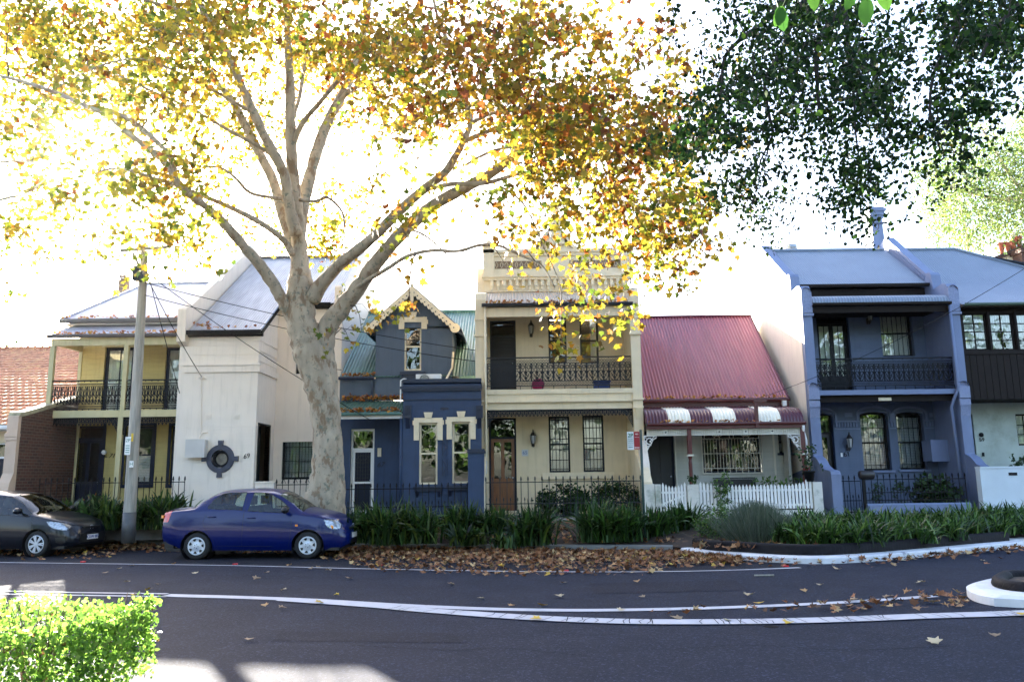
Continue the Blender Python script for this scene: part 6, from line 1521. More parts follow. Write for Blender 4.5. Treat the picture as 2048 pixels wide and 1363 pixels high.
# charcoal hatchback, left edge
sc2 = 98.0; hx_ = lambda px: 3.09+(px-69)/sc2; hz_ = lambda py: (1113-py)/sc2
win_h = [(1.55, 1.36), (2.2, 1.36), (2.45, 1.26), (2.72, 1.07), (2.86, .98), (2.84, .93), (1.55, .98)]
win_g = [(.72, 1.14), (.95, 1.33), (1.48, 1.37), (1.48, .99), (.75, 1.04)]
head_h = [(3.28, .80), (3.44, .80), (3.64, .755), (3.76, .69), (3.72, .60), (3.56, .62), (3.40, .68)]
spec2 = dict(L=3.90, paint=M_char, arch=(.62, 3.09), wz=.295, R=.345, tyre=.298, rim=.20, hub='alloy',
    top=([0, .05, .2, .5, 1.0, 1.6, 2.1, 2.4, 2.7, 3.0, 3.2, 3.45, 3.65, 3.78, 3.86, 3.90], [.95, 1.15, 1.36, 1.46, 1.50, 1.49, 1.44, 1.33, 1.16, .98, .93, .87, .80, .72, .62, .52]),
    belt=([0, 1.0, 2.0, 2.8, 3.2, 3.6, 3.9], [1.08, 1.03, .98, .93, .86, .74, .46]),
    hw=([0, .1, .4, 1.0, 2.8, 3.2, 3.55, 3.75, 3.86, 3.90], [.66, .76, .82, .845, .845, .83, .78, .68, .56, .46]),
    bot=([0, .3, 3.3, 3.7, 3.9], [.34, .2, .19, .20, .26]),
    regions={'a': (win_h, M_carglass, 0, 'side_window', 0), 'b': (win_g, M_carglass, 0, 'side_window', 0), 'h': (head_h, M_head, 3, 'headlight', 0),
             'g': ([(3.54, .44), (3.72, .45), (3.74, .32), (3.64, .29), (3.56, .33)], M_plast, 0, 'fog_lamp_recess', 0)},
    windscreen=(2.18, 2.98), rear_window=(.08, .35), cabin=(.95, 1.75, 2.45),
    seams=[('door_seam', [(2.93, .92), (2.95, .6), (2.84, .26)]), ('door_seam', [(1.515, 1.36), (1.515, .9), (1.53, .26)]), ('door_seam', [(.72, 1.05), (.78, .7), (.98, .5), (1.0, .26)]), ('bonnet_seam', [(2.98, .90), (3.3, .83), (3.6, .77)]), ('bumper_seam', [(3.38, .50), (3.50, .60), (3.62, .62)])],
    handles=[(1.66, .86), (.95, .90)], mirror=(2.62, 1.0))
g = G(69, 1114); th = radians(-9); u = Vector((cos(th), sin(th), 0)); nrm = Vector((-u.y, u.x, 0)); org = g - u*3.09 + nrm*.82
hb, body2, ys2 = car('parked_hatchback', spec2, (org.x, org.y, 0), th, 'charcoal hatchback with silver alloy wheels at the left edge')
mb = MB(); mb.box(3.80, 3.915, -.42, .42, .30, .50); mb.box(3.84, 3.895, -.3, .3, .615, .66); obj('grille', mb, M_plast, hb, local=True)
mb = MB(); mb.box(3.916, 3.926, -.19, .19, .36, .47); pl = obj('number_plate', mb, M_white, hb, local=True)
t_ = text('plate_lettering', 'CXW 007', .10, (0, 0, 0), mat('plate_blue', (.03, .04, .2), .5), pl, rot=(pi/2, 0, pi/2)); t_.location = (3.929, 0, .415)
mb = MB(); mb.lathe([(.055, 0), (.06, .01), (.048, .012)], (3.868, 0, .63), 'x', 18); mb.box(3.874, 3.884, -.045, .045, .625, .640); obj('badge', mb, M_silver, hb, local=True)
# ================================================================== TREES AND PLANTS
LEAF5 = np.array([(0, -.10), (.16, .02), (.50, -.02), (.36, .22), (.56, .50), (.26, .50), (.0, 1.0), (-.26, .50), (-.56, .50), (-.36, .22), (-.50, -.02), (-.16, .02)], float)
LEAFO = np.array([(0, 0), (.24, .28), (.26, .58), (0, 1.0), (-.26, .58), (-.24, .28)], float)
def rotm(rng, n, droop=0.0, up=False):
    """n random orthonormal frames (leaf axis, leaf side, normal)"""
    a = rng.normal(size=(n, 3)); a[:, 2] -= droop; a /= np.linalg.norm(a, axis=1)[:, None]
    b = rng.normal(size=(n, 3)); 
    if up: b[:, 2] *= .4
    b -= (b*a).sum(1)[:, None]*a; b /= np.linalg.norm(b, axis=1)[:, None]
    return a, b, np.cross(a, b)
def leaves(name, C, size, shape, m, tint, par=None, rng=NR, droop=.6, curl=.25, frames=None, org=(0, 0, 0)):
    n = len(C); k = len(shape); a, b, c = frames if frames else rotm(rng, n, droop)
    s = size if hasattr(size, '__len__') else np.full(n, size); s = np.asarray(s)[:, None, None]
    sx = shape[:, 0][None, :, None]; sy = shape[:, 1][None, :, None]
    cu = (np.asarray(curl) * (rng.random(n)*1.6-.3))[:, None, None]
    V = C[:, None, :] + s*(a[:, None, :]*sy + b[:, None, :]*sx + c[:, None, :]*(np.abs(sx)*cu + (sy**2)*cu*.5))
    Fv = np.arange(n*k).reshape(n, k)
    return rawmesh(name, V.reshape(-1, 3), Fv, m, par, tint, org)
def tints(rng, n, pal, w, var=.18):
    pal = np.array(pal, float); w = np.array(w, float); w /= w.sum()
    i = rng.choice(len(pal), n, p=w); t = pal[i]*(1+var*rng.normal(size=(n, 1)))
    return np.clip(t, .004, .95)
def sample_map(rows, x0, y0, cell, n, rng):
    W_ = np.array(rows, float)**1.15; p = (W_/W_.sum()).ravel(); i = rng.choice(len(p), n, p=p); r, c = np.divmod(i, W_.shape[1])
    return x0+(c+rng.random(n))*cell, y0+(r+rng.random(n))*cell
def limb(mb, pts, Yfn=None, n=10, jit=0.0, nodes=None):
    """pts (px,py,Y,r_px) traced on the photograph at a stated distance"""
    w = []
    for px, py, Y, rp in pts:
        v = P(px, py, Y); w.append((v.x, v.y, v.z, rp*Y/F*.89))
    w = cat(w, 5)
    if jit: w = [np.array([q[0]+NR.normal()*jit*q[3], q[1]+NR.normal()*jit*q[3], q[2], q[3]*(1+.05*NR.normal())]) for q in w]
    mb.tube([q[:3] for q in w], [max(.006, q[3]) for q in w], n)
    if nodes is not None: nodes += [(q[0], q[1], q[2], q[3]) for q in w]
    return w
def grow(mb, nodes, targets, rng, r0=.010, maxlen=None, taper=.55, seg=4, nn=4, sag=.12):
    """thin branches from the nearest existing wood to every leaf cluster"""
    N_ = np.array([q[:3] for q in nodes]); R_ = np.array([q[3] for q in nodes])
    d = np.array([np.min(np.linalg.norm(N_-t, axis=1)) for t in targets]); order = np.argsort(d)
    cap = len(nodes)+len(targets)*seg+5; A_ = np.zeros((cap, 3)); RR = np.zeros(cap); k = len(nodes); A_[:k] = N_; RR[:k] = R_
    for t in targets[order]:
        dd = np.linalg.norm(A_[:k]-t, axis=1) + 2.0*np.maximum(0, A_[:k, 2]-t[2]-.5)*.1
        j = int(np.argmin(dd)); L_ = np.linalg.norm(A_[j]-t)
        if L_ < .05: continue
        r1 = min(RR[j]*.75, r0+.011*L_); pts = [A_[j].copy()]; 
        off = rng.normal(size=3)*.10*L_; 
        for q in range(1, seg+1):
            u = q/seg; p = A_[j]+(t-A_[j])*u + off*sin(pi*u); p[2] += sag*L_*sin(pi*u)*(1 if rng.random() < .8 else -1); pts.append(p)
        rad = [max(.0045, r1*(1-.7*q/seg)) for q in range(seg+1)]
        mb.tube(pts, rad, nn, cap=False)
        for q in range(1, seg+1): A_[k] = pts[q]; RR[k] = rad[q]; k += 1
# ---------------------------------------------------------------- plane tree
def bark():
    m = mat('mottled_plane_bark', (.33, .275, .20), .85, .22, 3.2, .5, 22, col2=(.20, .135, .08), mix2=(.52, .60), s2=2.6, stretch=(1.6, 1.6, .7))
    nt = m.node_tree; N = nt.nodes; L = nt.links; b = N['Principled BSDF']; src = b.inputs['Base Color'].links[0].from_socket
    tc = N.new('ShaderNodeTexCoord'); nz = N.new('ShaderNodeTexNoise'); nz.inputs['Scale'].default_value = 6; nz.inputs['Detail'].default_value = 8; nz.inputs['Roughness'].default_value = .7
    L.new(tc.outputs['Object'], nz.inputs['Vector']); r = N.new('ShaderNodeMapRange'); r.inputs[1].default_value, r.inputs[2].default_value = .56, .62; L.new(nz.outputs['Fac'], r.inputs[0])
    mx = N.new('ShaderNodeMix'); mx.data_type = 'RGBA'; L.new(r.outputs[0], mx.inputs[0]); L.new(src, mx.inputs[6]); mx.inputs[7].default_value = (.15, .155, .115, 1); L.new(mx.outputs[2], b.inputs['Base Color'])
    return m
M_bark = bark(); M_twig = mat('grey_brown_twig', (.09, .072, .055), .9, .25, 5)
pt = thing('plane_tree', tuple(P(645, 1045, 20.0)*1.0)[:2] + (.3,), 'huge mottled plane tree with yellow and rust autumn leaves behind the blue sedan', 'tree')
T = 20.2
mb = MB(); nd = []
trunk_ = [(642, 1085, T, 58), (645, 1040, T, 50), (652, 985, T, 43), (655, 930, T, 34), (653, 870, T, 30.5), (648, 815, T, 31), (636, 760, T, 33), (620, 710, T, 34), (607, 665, T, 34), (600, 620, T, 33), (600, 575, T, 28), (601, 540, T, 23)]
limb(mb, trunk_, n=22, jit=.03, nodes=nd)
limb(mb, [(668, 1085, T+.1, 30), (667, 1030, T+.05, 28), (668, 970, T, 24), (668, 900, T, 20), (662, 840, T, 22), (655, 780, T+.1, 24), (652, 730, T+.15, 23), (650, 690, T+.2, 22), (655, 655, T+.2, 23), (680, 620, T+.1, 21), (712, 580, T-.1, 19), (752, 525, T-.6, 17), (805, 465, T-1.2, 15.5), (865, 412, T-1.8, 14), (930, 375, T-2.3, 13), (985, 345, T-2.7, 11), (1040, 300, T-3, 9), (1085, 265, T-3.2, 7.5), (1150, 215, T-3.4, 5), (1200, 160, T-3.6, 2.5)], n=16, jit=.03, nodes=nd)
def lb(*pts, n=9): limb(mb, pts, n=n, jit=.04, nodes=nd)
lb((622, 600, T, 20), (650, 560, T-.2, 15), (690, 520, T-.6, 13.5), (740, 480, T-1.1, 12.5), (790, 430, T-1.6, 12), (840, 385, T-2.0, 11), (885, 350, T-2.2, 10), (908, 318, T-2.2, 9), (925, 285, T-2.2, 8), (941, 247, T-2.2, 6.5), (930, 205, T-2.4, 6), (927, 164, T-2.5, 5.5), (908, 103, T-2.8, 5), (880, 50, T-3, 4), (860, -30, T-3.2, 3))
lb((925, 285, T-2.2, 6), (960, 269, T-2.6, 5.5), (1011, 251, T-3.1, 5), (1064, 245, T-3.6, 4.5), (1134, 251, T-4.2, 3.5), (1200, 238, T-4.6, 2.5), (1270, 262, T-5, 1.6))
lb((943, 246, T-2.2, 5), (975, 230, T-2.6, 4.5), (1003, 224, T-3, 4), (1073, 216, T-3.5, 3), (1130, 195, T-3.9, 2))
lb((1029, 247, T-3.2, 3), (1028, 210, T-3.2, 2.5), (1022, 175, T-3.2, 2), (1055, 155, T-3.3, 1.6))
lb((915, 110, T-2.8, 3.5), (940, 75, T-3, 3), (975, 40, T-3.2, 2.4), (1000, -10, T-3.4, 1.8))
lb((870, 375, T-2, 6), (905, 368, T-2.6, 5.5), (970, 366, T-3.2, 5), (1052, 345, T-3.9, 4), (1120, 350, T-4.4, 3.2), (1185, 362, T-4.9, 2.3), (1240, 400, T-5.2, 1.5))
lb((930, 330, T-2.3, 3.5), (990, 300, T-3, 3.2), (1060, 290, T-3.6, 3), (1125, 252, T-4.2, 2.4))
lb((1000, 318, T-2.8, 4), (1060, 302, T-3.3, 3.2), (1130, 305, T-3.9, 2.6), (1175, 345, T-4.3, 2.2), (1200, 400, T-4.6, 1.8), (1225, 460, T-4.8, 1.4), (1215, 540, T-5, 1))
lb((700, 585, T-.1, 7), (735, 560, T-.6, 5.5), (773, 538, T-1.2, 5), (815, 512, T-1.7, 4.8), (863, 501, T-2.2, 4.2), (915, 502, T-2.8, 4), (960, 490, T-3.3, 3.8), (1000, 492, T-3.8, 3.3), (1045, 512, T-4.3, 2.8), (1085, 532, T-4.7, 2), (1110, 575, T-5, 1.2))
lb((805, 455, T-1.4, 3.5), (845, 468, T-2, 2.6), (885, 500, T-2.5, 2), (925, 545, T-2.8, 1.3))
lb((1000, 372, T-3.3, 3), (1040, 400, T-3.8, 2.4), (1065, 440, T-4.2, 2), (1090, 500, T-4.5, 1.6), (1120, 570, T-4.8, 1.2), (1122, 650, T-5, .8))
# centre and upper leaders
lb((601, 560, T, 24), (598, 500, T, 19), (594, 440, T, 17), (588, 380, T, 15), (583, 310, T-.1, 14), (580, 240, T-.2, 12.5), (580, 170, T-.3, 11), (576, 90, T-.5, 9), (572, 0, T-.8, 7), (570, -110, T-1, 5), (560, -230, T-1.2, 3))
lb((598, 470, T+.2, 16), (606, 410, T+.4, 15), (620, 350, T+.7, 14), (640, 285, T+1.0, 13), (665, 225, T+1.2, 12), (693, 175, T+1.4, 11), (715, 110, T+1.6, 9), (735, 30, T+1.8, 7), (750, -80, T+2, 4.5))
lb((648, 270, T+1.1, 8), (655, 245, T+1.1, 7), (690, 190, T+.8, 6), (735, 165, T+.5, 5), (765, 158, T+.2, 4), (830, 120, T-.2, 2.5))
lb((582, 300, T-.1, 8), (603, 250, T-.3, 7), (640, 205, T-.7, 5.5), (682, 156, T-1.1, 5), (725, 128, T-1.5, 4.2), (756, 112, T-1.8, 3.4), (820, 60, T-2.2, 2.4))
lb((578, 265, T-.2, 4), (600, 190, T+.3, 4.5), (612, 120, T+.6, 4), (650, 50, T+.8, 3), (690, -20, T+1, 2))
lb((592, 470, T-.3, 15), (578, 410, T-.5, 13), (570, 355, T-.7, 12.5), (552, 315, T-.9, 12), (530, 275, T-1.1, 11.5), (507, 225, T-1.4, 11), (480, 165, T-1.7, 10.5), (458, 115, T-2, 10), (430, 65, T-2.3, 9), (405, 20, T-2.6, 8), (385, -40, T-3, 6), (360, -130, T-3.4, 4))
lb((598, 520, T+.1, 16), (584, 480, T+.2, 15), (570, 440, T+.4, 14), (545, 360, T+.8, 12), (515, 300, T+1.1, 11), (485, 240, T+1.4, 10), (460, 195, T+1.7, 8), (425, 150, T+2, 6), (400, 60, T+2.3, 4), (380, -20, T+2.6, 3))
lb((545, 310, T-.9, 5), (526, 298, T-1, 4.6), (460, 262, T-1.6, 4.2), (390, 222, T-2.2, 3.8), (310, 185, T-2.8, 3.2), (238, 152, T-3.4, 2.6), (160, 130, T-3.8, 1.8))
lb((505, 225, T-1.4, 5), (470, 205, T-1.8, 4.2), (411, 172, T-2.3, 3.8), (345, 140, T-2.9, 3.4), (288, 119, T-3.3, 3), (230, 123, T-3.7, 2.6), (170, 145, T-4, 2.2), (105, 180, T-4.2, 1.6))
lb((470, 150, T-1.8, 4), (420, 80, T-2.4, 3.6), (370, 68, T-2.8, 3), (300, 60, T-3.2, 2.2))
lb((412, 45, T-2.5, 6), (380, 28, T-2.7, 5.5), (340, 15, T-3, 5), (290, 0, T-3.3, 4), (230, -30, T-3.6, 3))
# low left limb and its forks
lb((598, 650, T, 22), (570, 610, T-.2, 15.5), (548, 570, T-.4, 14), (520, 530, T-.7, 13), (492, 498, T-1, 12), (455, 455, T-1.4, 11), (420, 420, T-1.8, 10), (386, 394, T-2.2, 9.5), (355, 365, T-2.6, 9), (330, 325, T-2.9, 8), (300, 300, T-3.1, 7.5), (255, 265, T-3.4, 7), (215, 232, T-3.7, 6.5), (170, 212, T-4, 6), (110, 185, T-4.3, 5), (50, 165, T-4.6, 4.4), (-10, 152, T-4.9, 4), (-120, 150, T-5.4, 2.5))
lb((349, 352, T-2.7, 8), (343, 320, T-2.9, 7), (310, 280, T-3.2, 6), (260, 240, T-3.5, 6), (200, 215, T-3.8, 5))
lb((585, 510, T-.2, 8), (567, 480, T-.4, 7), (520, 445, T-.8, 6.5), (452, 411, T-1.3, 6), (400, 390, T-1.8, 5.5), (345, 368, T-2.3, 5), (290, 350, T-2.8, 4), (232, 336, T-3.3, 3), (180, 350, T-3.6, 2))
lb((590, 400, T, 5), (545, 395, T-.5, 4.5), (500, 385, T-.9, 4.2), (470, 355, T-1.2, 3.8), (440, 335, T-1.4, 3.2), (405, 335, T-1.6, 2.4))
lb((-60, 330, T-4, 3), (30, 322, T-4.2, 2.6), (85, 326, T-4.4, 2)); lb((-80, 440, T-4, 4), (0, 400, T-4.3, 3), (55, 385, T-4.5, 2.4), (100, 350, T-4.6, 1.6))
lb((600, 400, T-.2, 4.5), (632, 402, T-.5, 4), (655, 395, T-.7, 3.6), (685, 425, T-.9, 2.8), (688, 470, T-1, 1.6))
obj('trunk', mb, M_bark, pt, True)
PM = ["99888888788777887620000", "98887776777787778533000", "88777665556677887787610", "87667754443467778888730", "74337655542333565789950", "63136655453334434566850", "65347643243322112335870", "63246523034101112125860", "42011211111100001243210", "20000001000100001122000", "10000000000000000110000"]
PM = [[int(c) for c in r] for r in PM]
rng = np.random.default_rng(5)
NS = 450            # sprays, each carrying several tufts of leaves, so that gaps stay open between them
sx, sy = sample_map(PM, 0, 0, 64, NS, rng); keep = ~((sx > 330) & (sx < 640) & (sy > 520)); sx, sy = sx[keep], sy[keep]
ctr = 17.4 + 2.4*((600-sx)/900); Ys = ctr + rng.normal(size=len(sx))*2.2
mid = (sx > 420) & (sx < 730) & (sy > 120); Ys = np.where(mid, 21.2+np.abs(rng.normal(size=len(sx)))*1.6, Ys)
Ys = np.where((sx > 900) & (sy > 380), 16.4+rng.normal(size=len(sx))*.8, Ys); Ys = np.clip(Ys, 12.8, 24.2)
S1 = np.array([P(a, b, y) for a, b, y in zip(sx, sy, Ys)]); kk_ = 5
C1 = np.repeat(S1, kk_, axis=0) + rng.normal(size=(len(S1)*kk_, 3))*np.array([.50, .45, .34])
px, py = np.repeat(sx, kk_), np.repeat(sy, kk_)
def shades(C):      # keep the crown thin where the photograph shows sun reaching the hedge and the road
    t = (C[:, 2]-.5)/SDIR.z; gx, gy = C[:, 0]-SDIR.x*t, C[:, 1]-SDIR.y*t
    return ((gx > -8.8) & (gx < -2.2) & (gy > 4.6) & (gy < 7.9)) | ((gx > -9.8) & (gx < -6.4) & (gy > 12.2) & (gy < 15.6))
kp = ~shades(C1) | (rng.random(len(C1)) < .30); C1, px, py = C1[kp], px[kp], py[kp]
m2 = 620    # crown above and beyond the frame
C2 = np.column_stack([rng.uniform(-17, 5, m2), rng.uniform(12, 27, m2), rng.uniform(11.5, 18, m2)])
rad_ = ((C2[:, 0]+6)/12)**2+((C2[:, 1]-19)/8.5)**2+((C2[:, 2]-9)/9.0)**2; C2 = C2[rad_ < 1]
C2 = C2[[not (0 < (v := (CAMR.transposed() @ (Vector(c)-Vector((0, 0, CAMH)))))[0]/-v[2]*F+CX < 2048 and 0 < -v[1]/-v[2]*F+CY < 1363) for c in C2]]
C2 = C2[~shades(C2)]
mb = MB(); grow(mb, nd, np.vstack([C1, C2]), rng, r0=.011)
obj('twigs', mb, M_twig, pt, True)
def cluster(C, k, spread, rng): 
    c = np.repeat(C, k, axis=0); return c + rng.normal(size=c.shape)*spread
PAL = [(.42, .27, .02), (.15, .18, .02), (.06, .10, .015), (.32, .10, .02), (.13, .04, .014), (.52, .38, .05), (.25, .24, .025)]
def ptint(C, px_, py_, rng):
    n = len(C); out = np.zeros((n, 3)); rightness = np.clip((px_-350)/600, 0, 1)*np.clip(1.25-py_/420, .35, 1)
    u = rng.random(n) < rightness
    out[u] = tints(rng, u.sum(), PAL, [2.2, 1.5, 1.3, 2.8, 2.8, .8, .8]); out[~u] = tints(rng, (~u).sum(), PAL, [2.4, 3.6, 2.4, 1.1, .7, .9, 3.0])
    return out
k = 13; L1 = cluster(C1, k, .17, rng); pxr, pyr = np.repeat(px, k), np.repeat(py, k)
# neighbouring leaves share a colour tendency
tn = ptint(L1, pxr, pyr, rng); cl = np.repeat(ptint(C1, px, py, rng), k, axis=0); tn = tn*.6+cl*.4
leaves('foliage', L1, rng.uniform(.09, .175, len(L1)), LEAF5, L_plane, tn, pt, rng, .7, .5)
k = 18; L2 = cluster(C2, k, .42, rng); leaves('upper_foliage', L2, rng.uniform(.14, .22, len(L2)), LEAF5, L_plane, ptint(L2, np.full(len(L2), 700.), np.full(len(L2), 100.), rng), pt, rng, .7, .5)
# ---------------------------------------------------------------- fig tree overhanging from the right
ft = thing('fig_tree', (10.4, 9.2, 0), 'dark green fig tree overhanging the top right of the picture', 'tree')
FM = [[5, 9, 9, 9, 9, 9, 8, 1, 8, 9, 9], [4, 7, 9, 9, 9, 9, 8, 0, 6, 9, 9], [3, 7, 8, 9, 9, 8, 6, 1, 7, 7, 4], [4, 8, 8, 9, 9, 9, 7, 8, 9, 4, 0], [5, 6, 5, 4, 4, 6, 7, 7, 8, 1, 0], [3, 4, 3, 1, 1, 2, 4, 1, 5, 5, 0], [1, 1, 1, 0, 0, 1, 2, 0, 1, 0, 0]]
NSf = 205
sx, sy = sample_map(FM, 1366, 0, 62, NSf, rng); Yf_ = np.clip(11.0+rng.normal(size=NSf)*1.2 - (sx-1400)/700*1.2, 7.8, 14)
S1 = np.array([P(a, b, y) for a, b, y in zip(sx, sy, Yf_)]); kk_ = 6
Cf = np.repeat(S1, kk_, axis=0) + rng.normal(size=(len(S1)*kk_, 3))*np.array([.20, .22, .20])
mb = MB(); nf = []
def lf(*pts, n=8): limb(mb, pts, n=n, jit=.05, nodes=nf)
lf((2900, 1700, 9.2, 70), (2860, 900, 9.2, 62), (2760, 300, 9.2, 55), (2600, -150, 9.3, 44), (2350, -300, 9.6, 30), (2050, -260, 10, 24), (1850, -180, 10.3, 20), (1700, -90, 10.6, 14), (1600, -30, 10.8, 10), (1540, 35, 10.9, 6.5), (1480, 80, 11, 5.5), (1448, 120, 11.1, 4.5), (1440, 200, 11.2, 3.5), (1400, 260, 11.3, 2.5), (1360, 290, 11.4, 1.5))
lf((2050, -260, 10, 16), (1980, -100, 9.8, 11), (1920, 20, 9.7, 8), (1905, 80, 9.6, 6), (1870, 140, 9.6, 4), (1860, 220, 9.6, 3), (1880, 300, 9.6, 2))
lf((1740, -110, 10.4, 13), (1690, 0, 10.4, 7.5), (1650, 60, 10.5, 7), (1635, 90, 10.5, 7), (1634, 160, 10.5, 5), (1640, 240, 10.5, 3.5))
lf((1640, -60, 10.7, 10), (1588, 40, 10.7, 5), (1560, 110, 10.8, 4.5), (1530, 160, 10.8, 4), (1538, 230, 10.8, 4), (1545, 270, 10.8, 3), (1522, 320, 10.8, 2), (1510, 370, 10.8, 1.2))
lf((1688, 0, 10.4, 6), (1700, 130, 10.3, 4.5), (1708, 200, 10.2, 3.5), (1712, 270, 10.2, 2.5), (1720, 330, 10.2, 1.6))
lf((1442, 150, 11.2, 3.5), (1436, 180, 11.2, 4), (1460, 210, 11.2, 2.6), (1440, 250, 11.2, 1.6))
lf((2300, -310, 9.6, 20), (2150, -150, 9, 12), (2060, -20, 8.8, 8), (1990, 60, 8.8, 5), (1960, 120, 8.8, 3))
lf((1545, 270, 10.8, 2), (1530, 320, 10.8, 1.5), (1515, 370, 10.8, 1.2), (1500, 430, 10.8, .8)); lf((1545, 300, 10.8, 1.4), (1570, 350, 10.8, 1), (1590, 420, 10.8, .7)); lf((1860, 220, 9.6, 2), (1850, 270, 9.6, 1.3), (1830, 300, 9.6, 1))
obj('trunk', mb, mat('dark_fig_bark', (.030, .023, .018), .9, .3, 5, .4, 20), ft, True)
Cf2 = np.column_stack([rng.uniform(3, 15, 500), rng.uniform(5.5, 14, 500), rng.uniform(7.2, 11, 500)])
Cf2 = Cf2[((Cf2[:, 0]-10)/6)**2+((Cf2[:, 1]-9.5)/4.5)**2+((Cf2[:, 2]-6)/5)**2 < 1]
Cf2 = Cf2[[not (-40 < (v := (CAMR.transposed() @ (Vector(c)-Vector((0, 0, CAMH)))))[0]/-v[2]*F+CX < 2080 and -30 < -v[1]/-v[2]*F+CY < 1363) for c in Cf2]]
mb = MB(); grow(mb, nf, np.vstack([Cf, Cf2]), rng, r0=.010, sag=.05); obj('twigs', mb, MATS['dark_fig_bark'], ft, True)
FP = [(.013, .034, .008), (.026, .062, .012), (.075, .15, .022), (.008, .022, .008), (.25, .18, .03)]
k = 14; L3 = cluster(Cf, k, .095, rng); leaves('foliage', L3, rng.uniform(.048, .098, len(L3)), LEAFO*np.array([1.25, 1]), L_fig, tints(rng, len(L3), FP, [4, 3, 1.0, 3, .04]), ft, rng, 1.0, .5)
k = 22; L4 = cluster(Cf2, k, .3, rng); leaves('upper_foliage', L4, rng.uniform(.08, .12, len(L4)), LEAFO*np.array([1.25, 1]), L_fig, tints(rng, len(L4), FP, [4, 3, .6, 3, 0]), ft, rng, 1.0, .5)
# sparse hanging sprays near the cottage roof
px, py = sample_map([[2, 3, 3, 2, 1, 0], [2, 3, 4, 3, 2, 0], [0, 2, 3, 4, 2, 0], [0, 0, 1, 2, 0, 0]], 1410, 340, 38, 90, rng)
Cs = np.array([P(a, b, 11.0+rng.normal()*.4) for a, b in zip(px, py)]); mb = MB(); grow(mb, nf, Cs, rng, r0=.004, sag=-.05); obj('hanging_twigs', mb, MATS['dark_fig_bark'], ft, True)
L5 = cluster(Cs, 9, .09, rng); leaves('hanging_foliage', L5, rng.uniform(.045, .08, len(L5)), LEAFO*np.array([1.2, 1]), L_fig, tints(rng, len(L5), FP, [3, 3, 1.4, 2, .05]), ft, rng, 1.0, .5)
px, py = sample_map([[3, 5, 6], [4, 8, 5], [6, 6, 2]], 1640, 300, 40, 70, rng); Cs = np.array([P(a, b, 10.2+rng.normal()*.4) for a, b in zip(px, py)])
L5 = cluster(Cs, 13, .11, rng); leaves('hanging_foliage', L5, rng.uniform(.05, .085, len(L5)), LEAFO*np.array([1.2, 1]), L_fig, tints(rng, len(L5), FP, [4, 3, .8, 3, .02]), ft, rng, 1.0, .5)
# large leaves close to the camera on a low spray
big = [(1566, 34, -1.95, .10), (1556, 36, -1.25, .115), (1733, 18, -1.57, .125), (1708, -4, -1.9, .11), (1622, -4, -1.35, .11), (1760, -6, -1.15, .12), (1660, -22, -1.6, .12)]
V = []; Ff = []; 
shp = np.array([(0, 0), (.18, .12), (.27, .35), (.27, .6), (.16, .86), (0, 1.0), (-.16, .86), (-.27, .6), (-.27, .35), (-.18, .12)])
mbb = MB(); 
for i, (a, b, ang, s) in enumerate(big):
    c = P(a, b-22, 3.4); ax = Vector((cos(ang), .35, sin(ang))).normalized(); sd = ax.cross(Vector((.25*(i % 3-1), 1, .2))).normalized()
    b0 = len(V); nr = ax.cross(sd); V += [tuple(c+ax*(y*s)+sd*(x*s)+nr*(abs(x)*.25*s)) for x, y in shp]; Ff.append([b0+q for q in range(10)])
    mbb.tube([c - ax*.06, c, c+ax*s*.95], [.0022, .002, .0008], 4)
rawmesh('large_leaves', np.array(V), np.array(Ff), L_green, ft, tints(rng, len(big), [(.05, .15, .025), (.08, .20, .03)], [1, 1], .15))
mbb.tube([P(1500, -80, 3.5), P(1600, -30, 3.45), P(1720, -20, 3.4), P(1850, -60, 3.5), P(2000, -200, 5.5), P(2050, -260, 10)], [.004, .006, .008, .01, .016, .03], 6)
obj('leaf_stalks', mbb, L_greenstalk if 'L_greenstalk' in globals() else mat('green_stalk', (.12, .18, .05), .5), ft, True)
# ---------------------------------------------------------------- pale gum tree behind the roofs on the right
gt_ = thing('gum_tree', (26, 40, 0), 'pale feathery gum tree rising behind the blue roofs at the right', 'tree')
mb = MB(); ng = []
limb(mb, [(2160, 900, 40, 18), (2120, 520, 40, 14), (2080, 400, 40, 10), (2000, 398, 40, 5), (1940, 385, 40, 3.5), (1880, 370, 40, 2)], nodes=ng); limb(mb, [(2110, 470, 40, 9), (2060, 400, 40, 6), (2020, 350, 40, 4), (1990, 300, 40, 3), (1960, 250, 40, 2)], nodes=ng); limb(mb, [(1938, 560, 41, 4), (1935, 480, 41, 3), (1925, 430, 41, 2)], nodes=ng); limb(mb, [(2100, 430, 40, 6), (2090, 300, 40, 5), (2070, 220, 40, 3)], nodes=ng)
px, py = sample_map([[0, 0, 3, 1, 0, 4, 5], [0, 1, 3, 1, 2, 6, 6], [0, 3, 4, 4, 4, 5, 6], [3, 6, 5, 5, 4, 4, 5], [1, 6, 6, 5, 6, 6, 6], [0, 5, 7, 4, 6, 6, 5], [0, 2, 6, 3, 3, 3, 4]], 1815, 195, 45, 520, rng)
Cg = np.array([P(a, b, 40+rng.normal()*1.8) for a, b in zip(px, py)]); grow(mb, ng, Cg, rng, r0=.012); obj('trunk', mb, mat('pale_gum_bark', (.42, .33, .25), .8, .2, 2), gt_, True)
L6 = cluster(Cg, 42, .42, rng); leaves('foliage', L6, rng.uniform(.13, .24, len(L6)), LEAFO*np.array([.7, 1]), L_plane, tints(rng, len(L6), [(.11, .17, .04), (.17, .22, .06), (.06, .10, .03)], [2, 2, 1]), gt_, rng, .9, .4)
